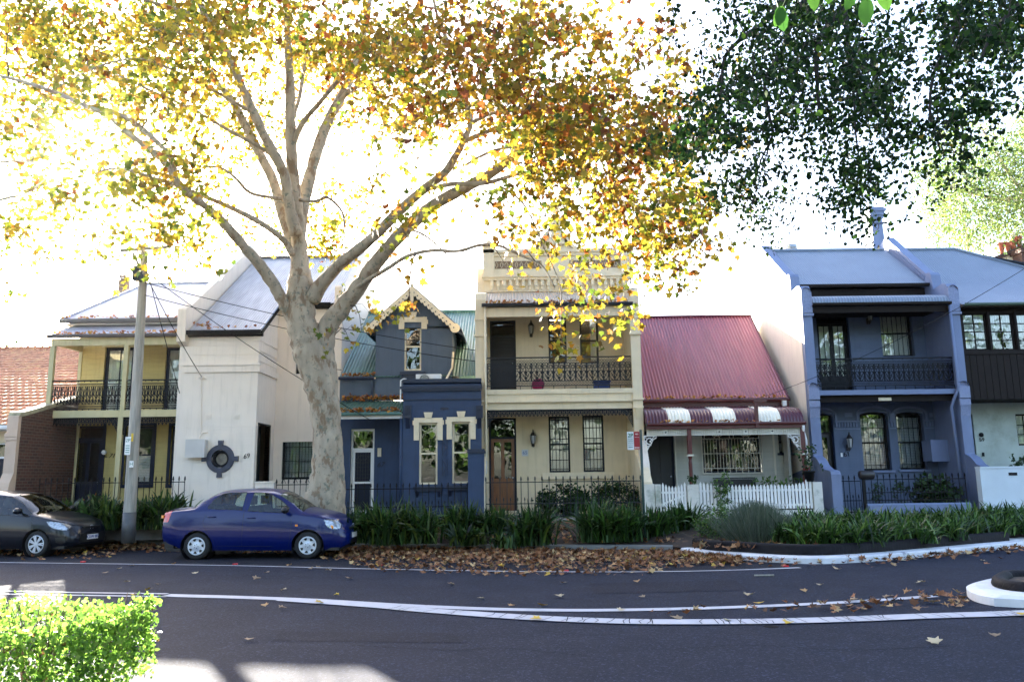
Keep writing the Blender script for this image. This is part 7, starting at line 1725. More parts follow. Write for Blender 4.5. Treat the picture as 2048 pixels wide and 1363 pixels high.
# far trees at the left behind the tiled roof, and unseen ones added behind the camera to darken reflections
def blob_tree(name, x, y, h, w, label, ncl, per, size, pal, group=None, m=None, z0=.3):
    t = thing(name, (x, y, 0), label, 'tree', group); mb = MB(); nodes = []
    pts = cat([(x, y, 0, .03*h), (x+.1, y, h*.25, .025*h), (x, y+.1, h*.5, .018*h), (x+.2, y, h*.75, .01*h)], 4); mb.tube([q[:3] for q in pts], [q[3] for q in pts], 8); nodes += [tuple(q) for q in pts]
    C = rng.normal(size=(ncl, 3)); C /= np.linalg.norm(C, axis=1)[:, None]; C *= rng.uniform(.45, 1, (ncl, 1))**.6; C = C*np.array([w/2, w/2, h*.38])+np.array([x, y, h*.62]); C += rng.normal(size=C.shape)*.06*w
    grow(mb, nodes, C, rng, r0=.02); obj('trunk', mb, MATS['dark_fig_bark'], t, True)
    Lv = cluster(C, per, w*.055, rng); leaves('foliage', Lv, rng.uniform(size*.7, size*1.3, len(Lv)), LEAFO, m or L_green, tints(rng, len(Lv), pal, [1]*len(pal)), t, rng, .6, .4); return t
blob_tree('far_tree', -21.5, 38, 8.9, 6, 'small grey green tree just showing over the orange tiled roof', 60, 60, .25, FP[:3])
for i, (x, w, hh) in enumerate([(-34, 17, 13), (-17, 14, 10), (-2, 16, 13), (14, 15, 11), (30, 18, 14), (46, 16, 12)]):
    blob_tree('sky_block_tree', x, -15-(i % 2)*2, hh, w*.9, '%s unseen leafy tree added behind the viewpoint to block low sky' % ['far left', 'left', 'centre left', 'centre right', 'right', 'far right'][i], 90, 50, .55, FP[:4], 'unseen trees added behind the viewpoint to block low sky')
# ---------------------------------------------------------------- strap leaved clumps
def strap(C, n, length, width, rng, spread=.35, lean=(.3, 1.1), pal=None, seg=6):
    """arching blades from one crown; returns V, F, tint"""
    V = np.zeros((n, seg+1, 2, 3)); az = rng.uniform(0, 2*pi, n); le = rng.uniform(lean[0], lean[1], n); L_ = rng.uniform(.6, 1.1, n)*length; w = rng.uniform(.7, 1.2, n)*width
    base = np.array(C)[None, :] + np.column_stack([rng.normal(size=n)*spread*.45, rng.normal(size=n)*spread*.35, np.zeros(n)])
    dx, dy = np.cos(az), np.sin(az); tw = rng.normal(size=n)*.5
    for s in range(seg+1):
        u = s/seg; ang = le*(.35+1.25*u**1.5); 
        if s == 0: pos = base.copy()
        else: pos = pos + (L_/seg)[:, None]*np.column_stack([dx*np.sin(ang), dy*np.sin(ang), np.cos(ang)])
        ww = w*(.55+.9*sin(pi*min(1, u*.85+.12)))*(1 if u < .99 else .08)*.7
        sx = np.column_stack([-dy*np.cos(tw), dx*np.cos(tw), np.sin(tw)])
        V[:, s, 0] = pos - sx*ww[:, None]*.5; V[:, s, 1] = pos + sx*ww[:, None]*.5
    idx = np.arange(n*(seg+1)*2).reshape(n, seg+1, 2); Fv = np.stack([idx[:, :-1, 0], idx[:, :-1, 1], idx[:, 1:, 1], idx[:, 1:, 0]], axis=-1).reshape(-1, 4)
    t = np.repeat(tints(rng, n, pal, [1]*len(pal), .22), seg, axis=0)
    return V.reshape(-1, 3), Fv, t
DG = [(.016, .040, .010), (.026, .062, .014), (.040, .085, .018), (.012, .028, .009), (.075, .11, .02)]
LG = [(.05, .115, .02), (.08, .16, .03), (.035, .08, .018), (.11, .19, .035)]
def clump(px, py, Y, h, w, n, label, pal=DG, width=.045, z=None, lean=(.12, 1.15), group='strap leaved clumps along the verge', name='strap_leaf_plant'):
    b = P(px, py, Y); zg = z if z is not None else .14+.4*max(0, min(1, (Y-18.3)/2.6))
    b.z = zg; Vs, Fs, Ts = [], [], []; o = 0
    k = max(2, int(w/.28)); w *= .60; h *= .90 if Y > 18 else 1
    for i in range(k):
        c = (b.x+(i-(k-1)/2)*w/k+rng.normal()*.05, b.y+rng.normal()*.12, zg)
        V, F_, t = strap(c, n//k, h*1.15*rng.uniform(.85, 1.1), width, rng, .3, lean, pal); Vs.append(V); Fs.append(F_+o); Ts.append(t); o += len(V)
    ob = rawmesh(name, np.vstack(Vs), np.vstack(Fs), L_green, None, np.vstack(Ts), org=tuple(b)); setp(ob, label, 'plant', group)
    return ob
CL = [(130, 1070, 20.8, .75, 1.3, 260, 'dark strap leaved clump behind the charcoal hatchback nose'), (195, 1070, 20.6, .9, 1.2, 260, 'dark broad leaved clump left of the timber power pole'), (300, 1060, 20.6, .95, 1.2, 300, 'dark broad leaved clump between the timber power pole and the blue sedan'), (345, 1040, 21, .8, .9, 160, 'dark leafy clump rising behind the boot of the blue sedan'), (240, 1060, 20.9, .8, .8, 150, 'low dark clump at the foot of the timber power pole'),
      (730, 1080, 18.9, .95, 1.0, 330, 'dense strap leaved clump beside the front of the blue sedan'), (790, 1085, 18.7, .98, 1.0, 340, 'dense dark clump before the blue cottage door'), (845, 1085, 18.8, .9, .8, 260, 'dark clump with yellowing blades left of the gap before the gate pier'),
      (925, 1080, 19.2, .85, .9, 280, 'strap leaved clump in front of the blue gate pier'), (945, 1093, 18.5, .5, .6, 150, 'low grassy tuft leaning over the kerb before the blue gate pier'), (985, 1075, 19.5, .8, .8, 220, 'dark clump below the timber door of the cream terrace'), (1070, 1088, 18.5, .98, .9, 330, 'arching strap leaved clump just left of the concrete steps'), (1010, 1094, 18.2, .4, .4, 90, 'small green grass tuft on the kerb edge'),
      (1195, 1085, 18.7, .92, .95, 330, 'bright strap leaved clump just right of the concrete steps'), (1250, 1085, 18.7, .95, .9, 300, 'tall strap leaved clump left of the parking sign post'), (1318, 1078, 19.2, .8, .8, 230, 'strap leaved clump right of the parking sign post'), (1365, 1070, 19.6, .75, .8, 220, 'strap leaved clump before the white picket gate')]
for q in CL: clump(*q, pal=DG if q[0] < 1100 else DG[:3]+LG[:1], width=.055 if q[0] > 600 and q[0] != 945 and q[0] != 1010 else .075)
XS = [(1590, 17.0), (1640, 16.5), (1690, 16.4), (1740, 16.6), (1790, 16.9), (1840, 17.3), (1890, 17.8), (1940, 18.3), (1990, 18.7), (2040, 19.2), (2090, 19.6)]
wh = ['beside the lavender bush', 'before the left wing wall of the blue terrace', 'before the iron gate', 'under the letterbox post', 'before the blue plinth', 'before the broad leaved garden shrub', 'before the right end of the spear fence', 'at the junction of blue and white walls', 'before the white front wall', 'before the dark letter slot', 'at the far right edge']
for i, (px_, Y_) in enumerate(XS):
    b_ = P(px_, 1100, Y_)
    clump(px_, 1100, Y_, .55, 1.0, 210, 'glossy strap leaves %s, front row' % wh[i], LG+DG[:3], .04, z=.22, lean=(.3, 1.25), group='strap leaved clumps in the brick edged bed')
    clump(px_+22, 1080, Y_+1.6, .6, 1.0, 190, 'glossy strap leaves %s, back row' % wh[i], LG+DG[:2], .04, z=.36, lean=(.3, 1.15), group='strap leaved clumps in the brick edged bed')
# shrubs made of small leaves on stems
def shrub(name, c, size, ncl, per, ls, pal, label, m=L_green, shape=LEAFO, flat=1.0, tw=M_twig, ct='shrub', group=None):
    t = thing(name, tuple(c), label, ct, group); nodes = [(c[0], c[1], c[2]+.02*i, .012) for i in range(6)]; C = rng.normal(size=(ncl, 3)); C /= np.linalg.norm(C, axis=1)[:, None]; C *= rng.uniform(.3, 1, (ncl, 1))**.5
    C = C*np.array([size[0]/2, size[1]/2, size[2]/2])+np.array([c[0], c[1], c[2]+size[2]*.52]); mb = MB(); grow(mb, nodes, C, rng, r0=.004); obj('stems', mb, tw, t, True)
    Lv = cluster(C, per, min(size)*.10, rng); leaves('foliage', Lv, rng.uniform(ls*.7, ls*1.3, len(Lv)), shape, m, tints(rng, len(Lv), pal, [1]*len(pal)), t, rng, .2, .4); return t
c = P(1440, 1090, 18.6); shrub('green_shrub', (c.x, c.y, .2), (1.0, .8, .75), 70, 26, .06, LG, 'feathery light green shrub before the white picket fence')
c = P(1515, 1090, 17.8)
def tuft(name, c, w, h, n, pal, label, ct='bush'):
    a = rng.normal(size=(n, 2))*np.array([w*.30, w*.22]); h_ = h*rng.uniform(.6, 1.1, n)*(1-.35*np.minimum(1, (np.abs(a[:, 0])/(w*.5))**2)); V = np.zeros((n, 4, 3)); ln = a*.45+rng.normal(size=(n, 2))*.06
    V[:, 0] = np.column_stack([c[0]+a[:, 0]*.6-.004, c[1]+a[:, 1], np.full(n, c[2])]); V[:, 1] = V[:, 0]+np.array([.008, 0, 0]); V[:, 2] = V[:, 1]+np.column_stack([ln, h_]); V[:, 3] = V[:, 2]-np.array([.005, 0, 0])
    o = rawmesh(name, V.reshape(-1, 3), np.arange(n*4).reshape(n, 4), L_green, None, tints(rng, n, pal, [1]*len(pal)), org=tuple(c)); setp(o, label, ct); return o
tuft('lavender_bush', (c.x, c.y, .2), 1.35, .85, 2600, [(.09, .12, .08), (.06, .085, .055), (.12, .14, .11)], 'grey green lavender bush spilling over the brick edging')
c = P(1180, 1010, 23.6); shrub('camellia_bush', (P(1130, 1000, 23.2).x, 23.2, .54), (1.6, .8, .85), 110, 20, .10, DG[:4], 'dark glossy camellia bush left half of the bed behind the grey iron fence'); shrub('camellia_bush', (P(1235, 1000, 23.3).x, 23.3, .54), (1.6, .8, .95), 110, 20, .09, DG[:4], 'dark glossy camellia bush right half of the bed behind the grey iron fence')
c = P(1865, 1000, 23.2); shrub('broad_leaved_shrub', (c.x, 23.1, .7), (1.35, .8, .85), 60, 10, .17, DG[:4], 'broad leaved dark shrub behind the iron fence of the cornflower terrace')
for px_, l in ((1757, 'thin rose bush behind the iron fence near the letterbox'), (1800, 'small spindly rose bush beside the broad leaved shrub')): c = P(px_, 1000, 23); shrub('rose_bush', (c.x, 23, .7), (.35, .3, .75), 22, 12, .06, DG[:3], l)
c = P(1445, 985, 22.2); shrub('climbing_shrub', (c.x, 22.15, .45), (.5, .3, 1.35), 34, 15, .07, LG, 'small green climber growing up the white picket fence')
for px_, l in ((1538, 'frangipani with bare forked branches before the sage wall'), (1585, 'smaller bare frangipani in the corner by the striped awning')):
    c = P(px_, 990, 23.6); t = thing('frangipani', (c.x, 23.6, .54), l, 'shrub'); mb = MB(); tips = []
    def fork(p, d, L_, r, k):
        q = p+d*L_; mb.tube([p, (p+q)/2+Vector((0, 0, .01)), q], [r, r*.9, r*.8], 6)
        if k == 0: tips.append(q); return
        for s in (-1, 1, .2): fork(q, (d+Vector((s*.75, RNG.uniform(-.5, .5), RNG.uniform(-.1, .3)))).normalized(), L_*.75, r*.72, k-1)
    fork(Vector((c.x, 23.6, .54)), Vector((0, 0, 1)), .42, .026, 2); obj('branches', mb, mat('frangipani_stem', (.22, .22, .18), .7) if 'frangipani_stem' not in MATS else MATS['frangipani_stem'], t, True)
    Lv = cluster(np.array([tuple(q) for q in tips]), 7, .07, rng); leaves('foliage', Lv, rng.uniform(.1, .2, len(Lv)), LEAFO*np.array([.6, 1]), L_green, tints(rng, len(Lv), LG, [1]*4), t, rng, 0, .3)
c = P(2040, 910, 24.2); shrub('potted_shrub', (c.x, 24.2, .7), (.6, .5, 1.5), 40, 14, .1, DG[:3], 'leafy green shrub in front of the pale green house window')
c = P(1620, 962, 22.5); t = thing('flower_pot', (c.x-.05, 22.4, PZ(1626, 963, YF)), 'dark pot with a geranium standing on the masonry end of the picket fence', 'plant pot')
mb = MB(); mb.lathe([(0, 0), (.11, 0), (.15, .24), (.17, .25), (.17, .3), (.14, .3), (.13, .26), (0, .25)], (c.x-.05, 22.4, PZ(1626, 963, YF)+.01), n=16); obj('pot', mb, M_iron, t, True)
zp = PZ(1626, 963, YF)+.26; Lv = cluster(np.array([(c.x-.05+rng.normal()*.14, 22.4+rng.normal()*.08, zp+rng.uniform(0, .7)) for _ in range(26)]), 7, .05, rng); leaves('foliage', Lv, rng.uniform(.06, .12, len(Lv)), LEAFO, L_green, tints(rng, len(Lv), DG[:4], [1]*4), t, rng, 0, .3)
Lv = np.array([(c.x-.15+rng.normal()*.05, 22.3, zp+.1+rng.normal()*.05) for _ in range(24)]); leaves('blossom', Lv, .05, LEAFO, L_green, tints(rng, 24, [(.45, .02, .06)], [1]), t, rng, 0, .3)
c = P(1386, 962, 22.4); shrub('pier_plant', (c.x, 22.4, PZ(1386, 968, 22.3)), (.36, .3, .26), 14, 12, .06, DG[:3], 'small dark plant in a low bowl on the masonry pier between gate and fence')
for px_, l in ((545, 'low shrub just inside the fence of the mustard house'), ): pass
for px_, py_, s_, l in ((200, 985, .7, 'leafy shrub behind the mustard house fence beside its door'), (325, 985, .7, 'rusty tipped shrub behind the mustard house fence near the white house')): c = P(px_, py_, 22.9); shrub('garden_shrub', (c.x, 22.9, .54), (1.0, .6, s_), 40, 14, .10, DG[:4]+[(.25, .09, .03)], l)
# hedge close to the camera
ht = thing('clipped_hedge', (-4.8, 6.3, 0), 'clipped box hedge with sunlit top at the bottom left corner', 'hedge')
hx0, hx1, hy0, hy1, hz = -8.2, -3.01, 5.75, 7.0, .70
n = 24000; Q = np.column_stack([rng.uniform(hx0, hx1, n), rng.uniform(hy0, hy1, n), rng.uniform(.12, hz, n)]); face = rng.integers(0, 8, n)
Q[face < 2, 2] = hz-rng.random((face < 2).sum())**2*.10+.02*rng.normal(size=(face < 2).sum()); Q[(face >= 2) & (face < 5), 1] = hy0+rng.random(((face >= 2) & (face < 5)).sum())**2*.16; Q[face == 5, 0] = hx1-rng.random((face == 5).sum())**2*.14
Q += rng.normal(size=Q.shape)*.02; bump_ = .05*np.sin(Q[:, 0]*5)*np.sin(Q[:, 1]*7+1); Q[:, 2] += bump_*(Q[:, 2] > .6); keep = (rng.random(n) < np.clip((Q[:, 2]-.02)/.38, .12, 1)); Q = Q[keep]
leaves('foliage', Q, rng.uniform(.028, .052, len(Q)), LEAFO*np.array([1.3, 1]), L_hedge, tints(rng, len(Q), [(.16, .30, .04), (.20, .36, .05), (.09, .19, .03), (.26, .38, .08), (.18, .10, .04)], [3, 3, 3, 1.5, .15]), ht, rng, -.2, .5)
mb = MB()
for i in range(26):
    x = hx0+(hx1-hx0-.1)*(i+.5)/26+RNG.uniform(-.05, .05); y = RNG.uniform(hy0+.25, hy1-.2)
    for k in range(7):
        a = RNG.uniform(-1, 1); b = RNG.uniform(-1, 1); mb.tube([(x, y, 0), (x+a*.06, y+b*.06, .25), (x+a*.17, y+b*.22, .5), (x+a*.25, y+b*.4, .76)], [.012, .008, .005, .003], 5)
obj('stems', mb, mat('hedge_stem', (.16, .10, .06), .85, .2, 6), ht, True)
# ---------------------------------------------------------------- leaf litter
def on_ground(pts, ls, name, label, pal, w, kind='stuff', lift=.02, tilt=.35):
    n = len(pts); a = np.column_stack([np.cos(t_ := rng.uniform(0, 2*pi, n)), np.sin(t_), rng.normal(size=n)*tilt]); a /= np.linalg.norm(a, axis=1)[:, None]
    u = np.column_stack([rng.normal(size=n)*tilt, rng.normal(size=n)*tilt, np.ones(n)]); b = np.cross(u, a); b /= np.linalg.norm(b, axis=1)[:, None]
    o = leaves(name, pts+np.array([0, 0, lift]), rng.uniform(ls*.6, ls*1.15, n), LEAF5, L_dry, tints(rng, n, pal, w), None, rng, 0, .9, (a, b, np.cross(a, b))); setp(o, label, 'fallen leaves', None, kind); return o
BR = [(.27, .12, .05), (.17, .07, .03), (.36, .20, .09), (.44, .30, .14), (.09, .045, .025), (.46, .30, .05)]
def band(n, pxs, f):      # litter between the kerb and the edge line
    out = []
    while len(out) < n:
        px_ = rng.uniform(*pxs); kerb_y = np.interp(px_, [-150, 270, 700, 1100, 1345, 1470, 1650], [1090, 1093, 1099, 1104, 1106, 1121, 1129]); dep = f(px_)
        u = rng.exponential(.4); 
        if u > 1.3: continue
        g_ = G(px_, kerb_y+dep*u); out.append((g_.x, g_.y, .005+.05*rng.random()*max(0, 1-u)))
    return np.array(out)
A1 = band(4600, (640, 1480), lambda p: float(np.interp(p, [640, 760, 1000, 1300, 1400, 1480], [18, 34, 38, 34, 16, 8])))
A2 = band(1600, (-60, 640), lambda p: float(np.interp(p, [-60, 210, 240, 340, 420, 600, 640], [24, 20, 10, 8, 9, 8, 14])))
A3 = np.array([(x, y, .17+.4*max(0, min(1, (y-18.5)/2.6))) for x, y in zip(rng.uniform(-12, 4.3, 2600), rng.uniform(18.0, 21.2, 2600)) if y > np.interp(x, [-12, -9.9, -5, -.8, 1, 4.3], [22, 21.6, 20.2, 18.9, 18.6, 18.4])])
mm = []
for _ in range(700):
    px_ = rng.uniform(1370, 2048); yk = np.interp(px_, [b[0] for b in BEDF], [b[1] for b in BEDF]); den = np.interp(px_, [1370, 1480, 1560, 1700, 1850, 2048], [1, .8, .15, .12, .5, 1])
    if rng.random() < den: g_ = G(px_, yk+rng.exponential(4)); mm.append((g_.x, g_.y, .01+.02*rng.random()))
on_ground(np.vstack([A1, A2, A3, np.array(mm)]), .108, 'leaf_litter', 'drift of dry brown leaves along the kerb', BR, [4, 4, 3, 2, 3, .35])
ml = []
for _ in range(330):
    px_ = rng.uniform(1300, 1930); t = (px_-1300)/630; yc = np.interp(px_, [1300, 1600, 1750, 1930], [1230, 1222, 1213, 1200]); 
    if rng.random() < .08+.9*t**2.2: g_ = G(px_, yc+rng.normal()*np.interp(px_, [1300, 1900], [4, 7])); ml.append((g_.x, g_.y, .012+.02*rng.random()))
on_ground(np.array(ml), .10, 'median_leaf_litter', 'dry leaves gathered between the painted lines', BR, [3, 3, 3, 3, 3, .3])
bed = np.array([(g_.x, g_.y, .22) for g_ in [G(px_, py_, .22) for px_, py_ in zip(rng.uniform(1390, 1700, 260), rng.uniform(1078, 1096, 260))]]); on_ground(bed, .13, 'bed_leaf_litter', 'rust coloured leaves lying in the brick edged bed', BR, [4, 3, 2, 1, 2, .3], tilt=.6)
gl = []
for (a, b, y, z, dens) in LIT:
    m_ = int((b-a)*dens*900)
    for _ in range(m_):
        gl.append((rng.uniform(a, b), y+rng.normal()*.04, z+abs(rng.normal())*(.015+.25*dens)))
on_ground(np.array(gl), .10, 'gutter_leaf_litter', 'orange leaves caught in the gutters and on the roofs', [(.42, .16, .04), (.50, .25, .05), (.30, .10, .03)], [1, 1, 1], tilt=.6)
# single leaves scattered on the asphalt
SL = [(620, 1140, 0), (210, 1147, 0), (262, 1132, 0), (390, 1147, 1), (345, 1130, 2), (240, 1138, 1), (315, 1170, 0), (535, 1147, 0), (580, 1133, 2), (640, 1137, 0), (655, 1143, 1), (300, 1182, 3), (267, 1192, 3), (526, 1215, 2), (566, 1219, 0), (635, 1208, 3), (672, 1193, 3), (252, 1165, 1), (515, 1161, 0), (570, 1181, 1), (960, 1198, 1), (1070, 1241, 3), (1128, 1167, 0), (1275, 1167, 2), (1283, 1195, 0), (1118, 1196, 1), (1022, 1214, 2), (1085, 1213, 3), (1575, 1252, 3), (1865, 1286, 1), (1672, 1142, 1), (1605, 1184, 2), (1710, 1204, 0), (1840, 1168, 1), (1968, 1123, 1), (1880, 1192, 3), (2040, 1232, 3), (1518, 1208, 3), (1640, 1174, 1), (1805, 1122, 1), (1290, 1100, 2), (1000, 1135, 3), (1118, 1133, 2), (870, 1143, 2), (1500, 1196, 1), (1350, 1238, 0), (1455, 1243, 1), (502, 1281, 0), (1245, 1224, 1), (1365, 1222, 1), (1730, 1220, 2), (1780, 1196, 0), (900, 1170, 0), (700, 1158, 0), (1225, 1139, 2), (1990, 1275, 0)]
CC = [((.28, .20, .12), 'brown curled leaf lying on the asphalt'), ((.50, .42, .27), 'pale straw leaf lying on the asphalt'), ((.45, .27, .11), 'tan crumpled leaf lying on the asphalt'), ((.62, .42, .04), 'bright yellow leaf lying on the asphalt')]
FT = [(60, 'left of the power pole'), (260, 'opposite the power pole'), (340, 'below the blue sedan tail'), (420, 'opposite the porthole'), (500, 'below the middle of the blue sedan'), (570, 'just left of the plane tree'), (645, 'opposite the plane tree trunk'), (730, 'opposite the white screen door'), (860, 'opposite the blue front room'), (950, 'opposite the blue gate pier'), (1010, 'opposite the timber door'), (1070, 'opposite the pink ball'), (1130, 'opposite the concrete steps'), (1230, 'just left of the parking signs'), (1285, 'opposite the parking signs'), (1350, 'opposite the picket gate'), (1460, 'opposite the grilled window'), (1520, 'opposite the lavender bush'), (1590, 'where the edge line ends'), (1660, 'opposite the blue terrace gate'), (1720, 'opposite the blue letterbox post'), (1790, 'opposite the tall chimney'), (1850, 'opposite the blue downpipe'), (1900, 'left of the traffic island'), (1975, 'beside the traffic island'), (2040, 'at the right edge')]
proto = {}
for i, (px_, py_, c_) in enumerate(SL):
    g_ = G(px_, py_)
    if c_ not in proto:
        sh = LEAF5*np.array([.135, .135]); V = np.column_stack([sh[:, 0], sh[:, 1]-.07, .012+.06*np.abs(sh[:, 0])/.1*.4+.25*sh[:, 1]**2*2]); V = np.vstack([V, V-np.array([0, 0, .004])]); Fv = np.array([list(range(12)), list(range(23, 11, -1))])
        o = rawmesh('fallen_leaf', V, Fv, L_dry, None, np.array([CC[c_][0]]*2)); proto[c_] = o
    else: o = proto[c_].copy(); COL.objects.link(o)
    o.location = (g_.x, g_.y, .012); o.rotation_euler = (RNG.uniform(-.2, .2), RNG.uniform(-.2, .2), RNG.uniform(0, 6.28)); s_ = RNG.uniform(.7, 1.15); o.scale = (s_, s_*RNG.uniform(.75, 1), s_*RNG.uniform(.8, 2.2))
    zn = 'beyond the edge line' if py_ < 1129+8*min(1, px_/1000) and px_ < 1600 else 'on the far lane' if py_ < 1188 else 'by the centre lines' if py_ < 1250 else 'on the near lane'
    cn = FT[min(range(len(FT)), key=lambda k: abs(FT[k][0]-px_))][1]
    setp(o, '%s leaf %s, %s' % (CC[c_][1].split(' leaf')[0], zn, cn), 'leaf', 'loose leaves scattered on the asphalt')
LV = {}
for o in bpy.data.objects:
    if o.get('category') == 'leaf': LV.setdefault(o['label'], []).append(o)
for k_, os_ in LV.items():
    if len(os_) > 1:
        os_.sort(key=lambda o: o.location.y)
        for j, o in enumerate(os_): o['label'] = k_.replace(' leaf ', ' leaf ') + (', nearer one' if j == 0 else ', farther one' if j == len(os_)-1 else ', middle one')
g_ = G(1528, 1152); mb = MB(); mb.tube([(g_.x-.16, g_.y, .02), (g_.x, g_.y-.01, .022), (g_.x+.17, g_.y+.02, .018)], .014, 6); o = obj('fallen_stick', mb, M_timberpole, org=(g_.x, g_.y, 0)); setp(o, 'short bare stick lying on the asphalt', 'stick')
# raised reflectors along the edge line and yellow markers
red = mat('red_reflector', (.55, .02, .03), .3); yel = mat('yellow_marker', (.70, .46, .03), .4)
for k, (px_, py_) in enumerate([(167, 1124), (471, 1129), (760, 1131), (1132, 1142), (1571, 1133)]):
    g_ = G(px_, py_); mb = MB(); mb.prismz([(g_.x-.05, g_.y-.04), (g_.x+.05, g_.y-.04), (g_.x+.035, g_.y+.04), (g_.x-.035, g_.y+.04)], .009, .03); o = obj('road_stud', mb, red, org=(g_.x, g_.y, 0)); setp(o, 'small red stud on the edge line ' + ['below the charcoal hatchback', 'under the middle of the blue sedan', 'just right of the blue sedan', 'before the concrete steps', 'where the line ends at the planted bed'][k], 'road stud', 'red studs along the edge line')
# ---------------------------------------------------------------- timber pole, wires, signs
pl_ = thing('timber_power_pole', (PX(258, 1070, 20.0), 20.0, .3), 'leaning grey timber power pole with crossarm in front of the mustard house', 'pole')
mb = MB(); b0, b1 = P(256, 1085, 20.0), P(289, 503, 20.0); pts = [b0+(b1-b0)*k/12 for k in range(13)]; mb.tube(pts, [.155-.06*k/12 for k in range(13)], 18); obj('shaft', mb, M_timberpole, pl_, True)
mb = MB(); a, b = P(260, 501, 19.8), P(335, 493, 19.8); mb.tube([a-Vector((.25, 0, 0)), b+Vector((.1, 0, 0))], .05, 4); mb.tube([P(266, 505, 19.78), P(286, 548, 19.85)], .035, 4); mb.tube([P(289, 520, 19.78), P(274, 503, 19.8)], .03, 4); obj('crossarm', mb, M_timberpole, pl_)
mb = MB(); q = RC(268, 533, 282, 561, 19.75); mb.box(q[0], q[1], 19.66, 19.88, q[2], q[3]); obj('junction_box', mb, M_greyiron, pl_)
mb = MB(); a_, b_ = P(255, 1066, 19.8), P(252, 1030, 19.8); mb.tube([b0+Vector((0, 0, 0)), b0+(b1-b0)*.10], [.160, .156], 18); obj('steel_collar', mb, mat('dull_steel_collar', (.10, .10, .10), .6, .2, 6, metal=.4), pl_, True)
q = RC(251, 873, 262, 909, 19.75); mb = MB(); mb.box(q[0], q[1], 19.72, 19.73, q[2], q[3]); sg = obj('parking_sign', mb, M_white, pl_)
M_sg = mat('sign_green', (.02, .16, .10), .5)
text('sign_text', '2P', .12, ((q[0]+q[1])/2, 19.717, q[3]-.09), M_sg, sg, ext=.001)
mb = MB()
for k in range(4): mb.box(q[0]+.02, q[1]-.02, 19.715, 19.719, q[2]+.05+k*.055, q[2]+.068+k*.055)
obj('sign_small_text', mb, M_sg, sg)
q = RC(259, 921, 267, 934, 19.75); mb = MB(); mb.box(q[0], q[1], 19.74, 19.75, q[2], q[3]); tg = obj('hydrant_tag', mb, M_white, pl_); text('tag_text', 'H', .12, ((q[0]+q[1])/2, 19.735, (q[2]+q[3])/2), M_sg, tg, ext=.001)
q = RC(263, 866, 267, 882, 19.78); mb = MB(); mb.box(q[0], q[1], 19.76, 19.775, q[2], q[3]); obj('yellow_tag', mb, yel, pl_)
def wire(a, b, sag, label, r=.011):
    mb = MB(); a, b = Vector(a), Vector(b); mb.tube([a+(b-a)*k/24-Vector((0, 0, sag*4*(k/24)*(1-k/24))) for k in range(25)], r, 5); o = obj('service_wire', mb, M_iron, org=tuple(a), smooth=True); setp(o, label, 'wire'); return o
tp = P(300, 560, 19.8); 
wire(P(262, 498, 19.8)*1.0 if 0 else P(290, 565, 19.9), P(950, 700, 23.4), .15, 'upper black service wire from the power pole to the cream terrace pier')
wire(P(290, 590, 19.9), P(950, 722, 23.4), .15, 'lower black service wire from the power pole to the cream terrace pier')
wire(P(292, 545, 19.9), P(742, 840, 23.0), .15, 'thin black wire running down from the power pole to the blue cottage porch')
wire(P(292, 550, 19.9), P(404, 754, 22.75), .08, 'thin black wire from the power pole to the white house wall')
wire(P(292, 530, 19.9), P(371, 828, 23.5), .05, 'thin black wire from the power pole to the mustard balcony beam')
wire(P(2060, 530, 21), P(1530, 792, 23.1), .25, 'black service wire crossing the cornflower terrace to the striped awning', .008)
wire(P(665, 738, 24.6), P(683, 739, 24.6), .0, 'short black wire stub between the white house and the blue cottage')
sp_ = thing('parking_sign_post', (P(1289, 1080, 18.75).x, 18.75, .2), 'dark green sign post with white parking sign and red no stopping sign', 'sign')
mb = MB(); a, b = P(1290, 1085, 18.75), P(1281, 859, 18.75); mb.tube([a, b], .032, 10); obj('post', mb, M_green, sp_, True)
Ys = 18.70; mb = MB(); q = RC(1254.5, 863, 1267.5, 899, Ys); mb.box(q[0], q[1], Ys, Ys+.006, q[2], q[3]); ws_ = obj('parking_sign', mb, mat('sign_white', (.60, .64, .66), .4), sp_)
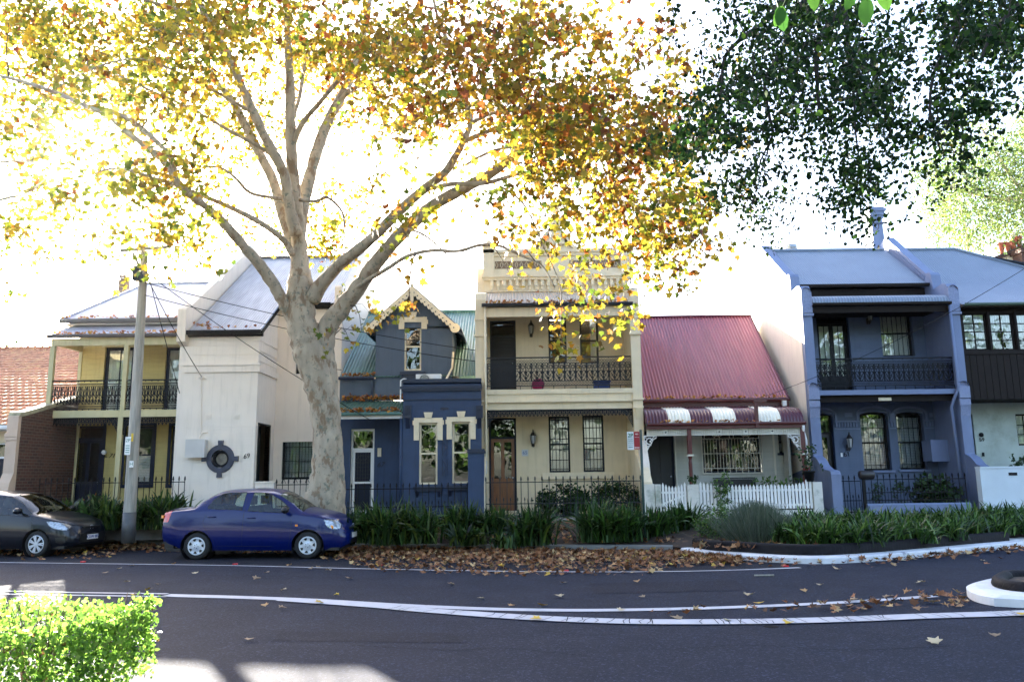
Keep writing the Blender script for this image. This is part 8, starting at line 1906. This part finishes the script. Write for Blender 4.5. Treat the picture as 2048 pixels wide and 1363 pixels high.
cx = (q[0]+q[1])/2; hgt = q[3]-q[2]
text('sign_text', '2P', .125, (cx, Ys-.004, q[3]-.085), M_sg, ws_, ext=.001, bold=.002)
for k, (s, sz) in enumerate((('8am-6pm', .030), ('MON-FRI', .030), ('PERMIT HOLDERS', .016), ('EXCEPTED', .02))): text('sign_text', s, sz, (cx, Ys-.004, q[3]-.17-k*.045), M_sg, ws_, ext=.001)
mb = MB(); mb.stroke([(cx-.05, q[2]+.06), (cx+.05, q[2]+.06)], .014, Ys-.004, .003); obj('arrow', mb, M_sg, ws_)
M_sr = mat('sign_red', (.30, .008, .018), .4); mb = MB(); q = RC(1267.8, 862.5, 1279.5, 898, Ys); mb.box(q[0], q[1], Ys, Ys+.006, q[2], q[3]); rs_ = obj('no_stopping_sign', mb, M_sr, sp_); cx = (q[0]+q[1])/2
text('sign_text', 'NO', .045, (cx, Ys-.004, q[3]-.06), M_white, rs_, ext=.001, bold=.001); text('sign_text', 'STOPPING', .024, (cx, Ys-.004, q[3]-.13), M_white, rs_, ext=.001)
mb = MB(); mb.stroke([(cx-.03, q[2]+.04), (cx+.055, q[2]+.04)], .014, Ys-.004, .003); mb.stroke([(cx-.035, q[2]+.06), (cx-.055, q[2]+.04), (cx-.035, q[2]+.02)], .01, Ys-.004, .003); obj('arrow', mb, M_white, rs_)

# ================================================================== HAZE ADDED TO IMITATE LENS GLARE
if True:
    mb = MB(); mb.box(-75, 75, -50, 75, -1.2, 24); hz = obj('haze', mb, bpy.data.materials.new('added_glare_haze'))
    m = hz.data.materials[0]; m.use_nodes = True; nt = m.node_tree; nt.nodes.clear()
    v = nt.nodes.new('ShaderNodeVolumePrincipled'); v.inputs['Color'].default_value = (1, .98, .95, 1); v.inputs['Density'].default_value = .00006; v.inputs['Anisotropy'].default_value = .95
    o = nt.nodes.new('ShaderNodeOutputMaterial'); nt.links.new(v.outputs[0], o.inputs['Volume']); setp(hz, 'thin haze added to imitate lens glare from the low sun', 'haze', None, 'stuff')
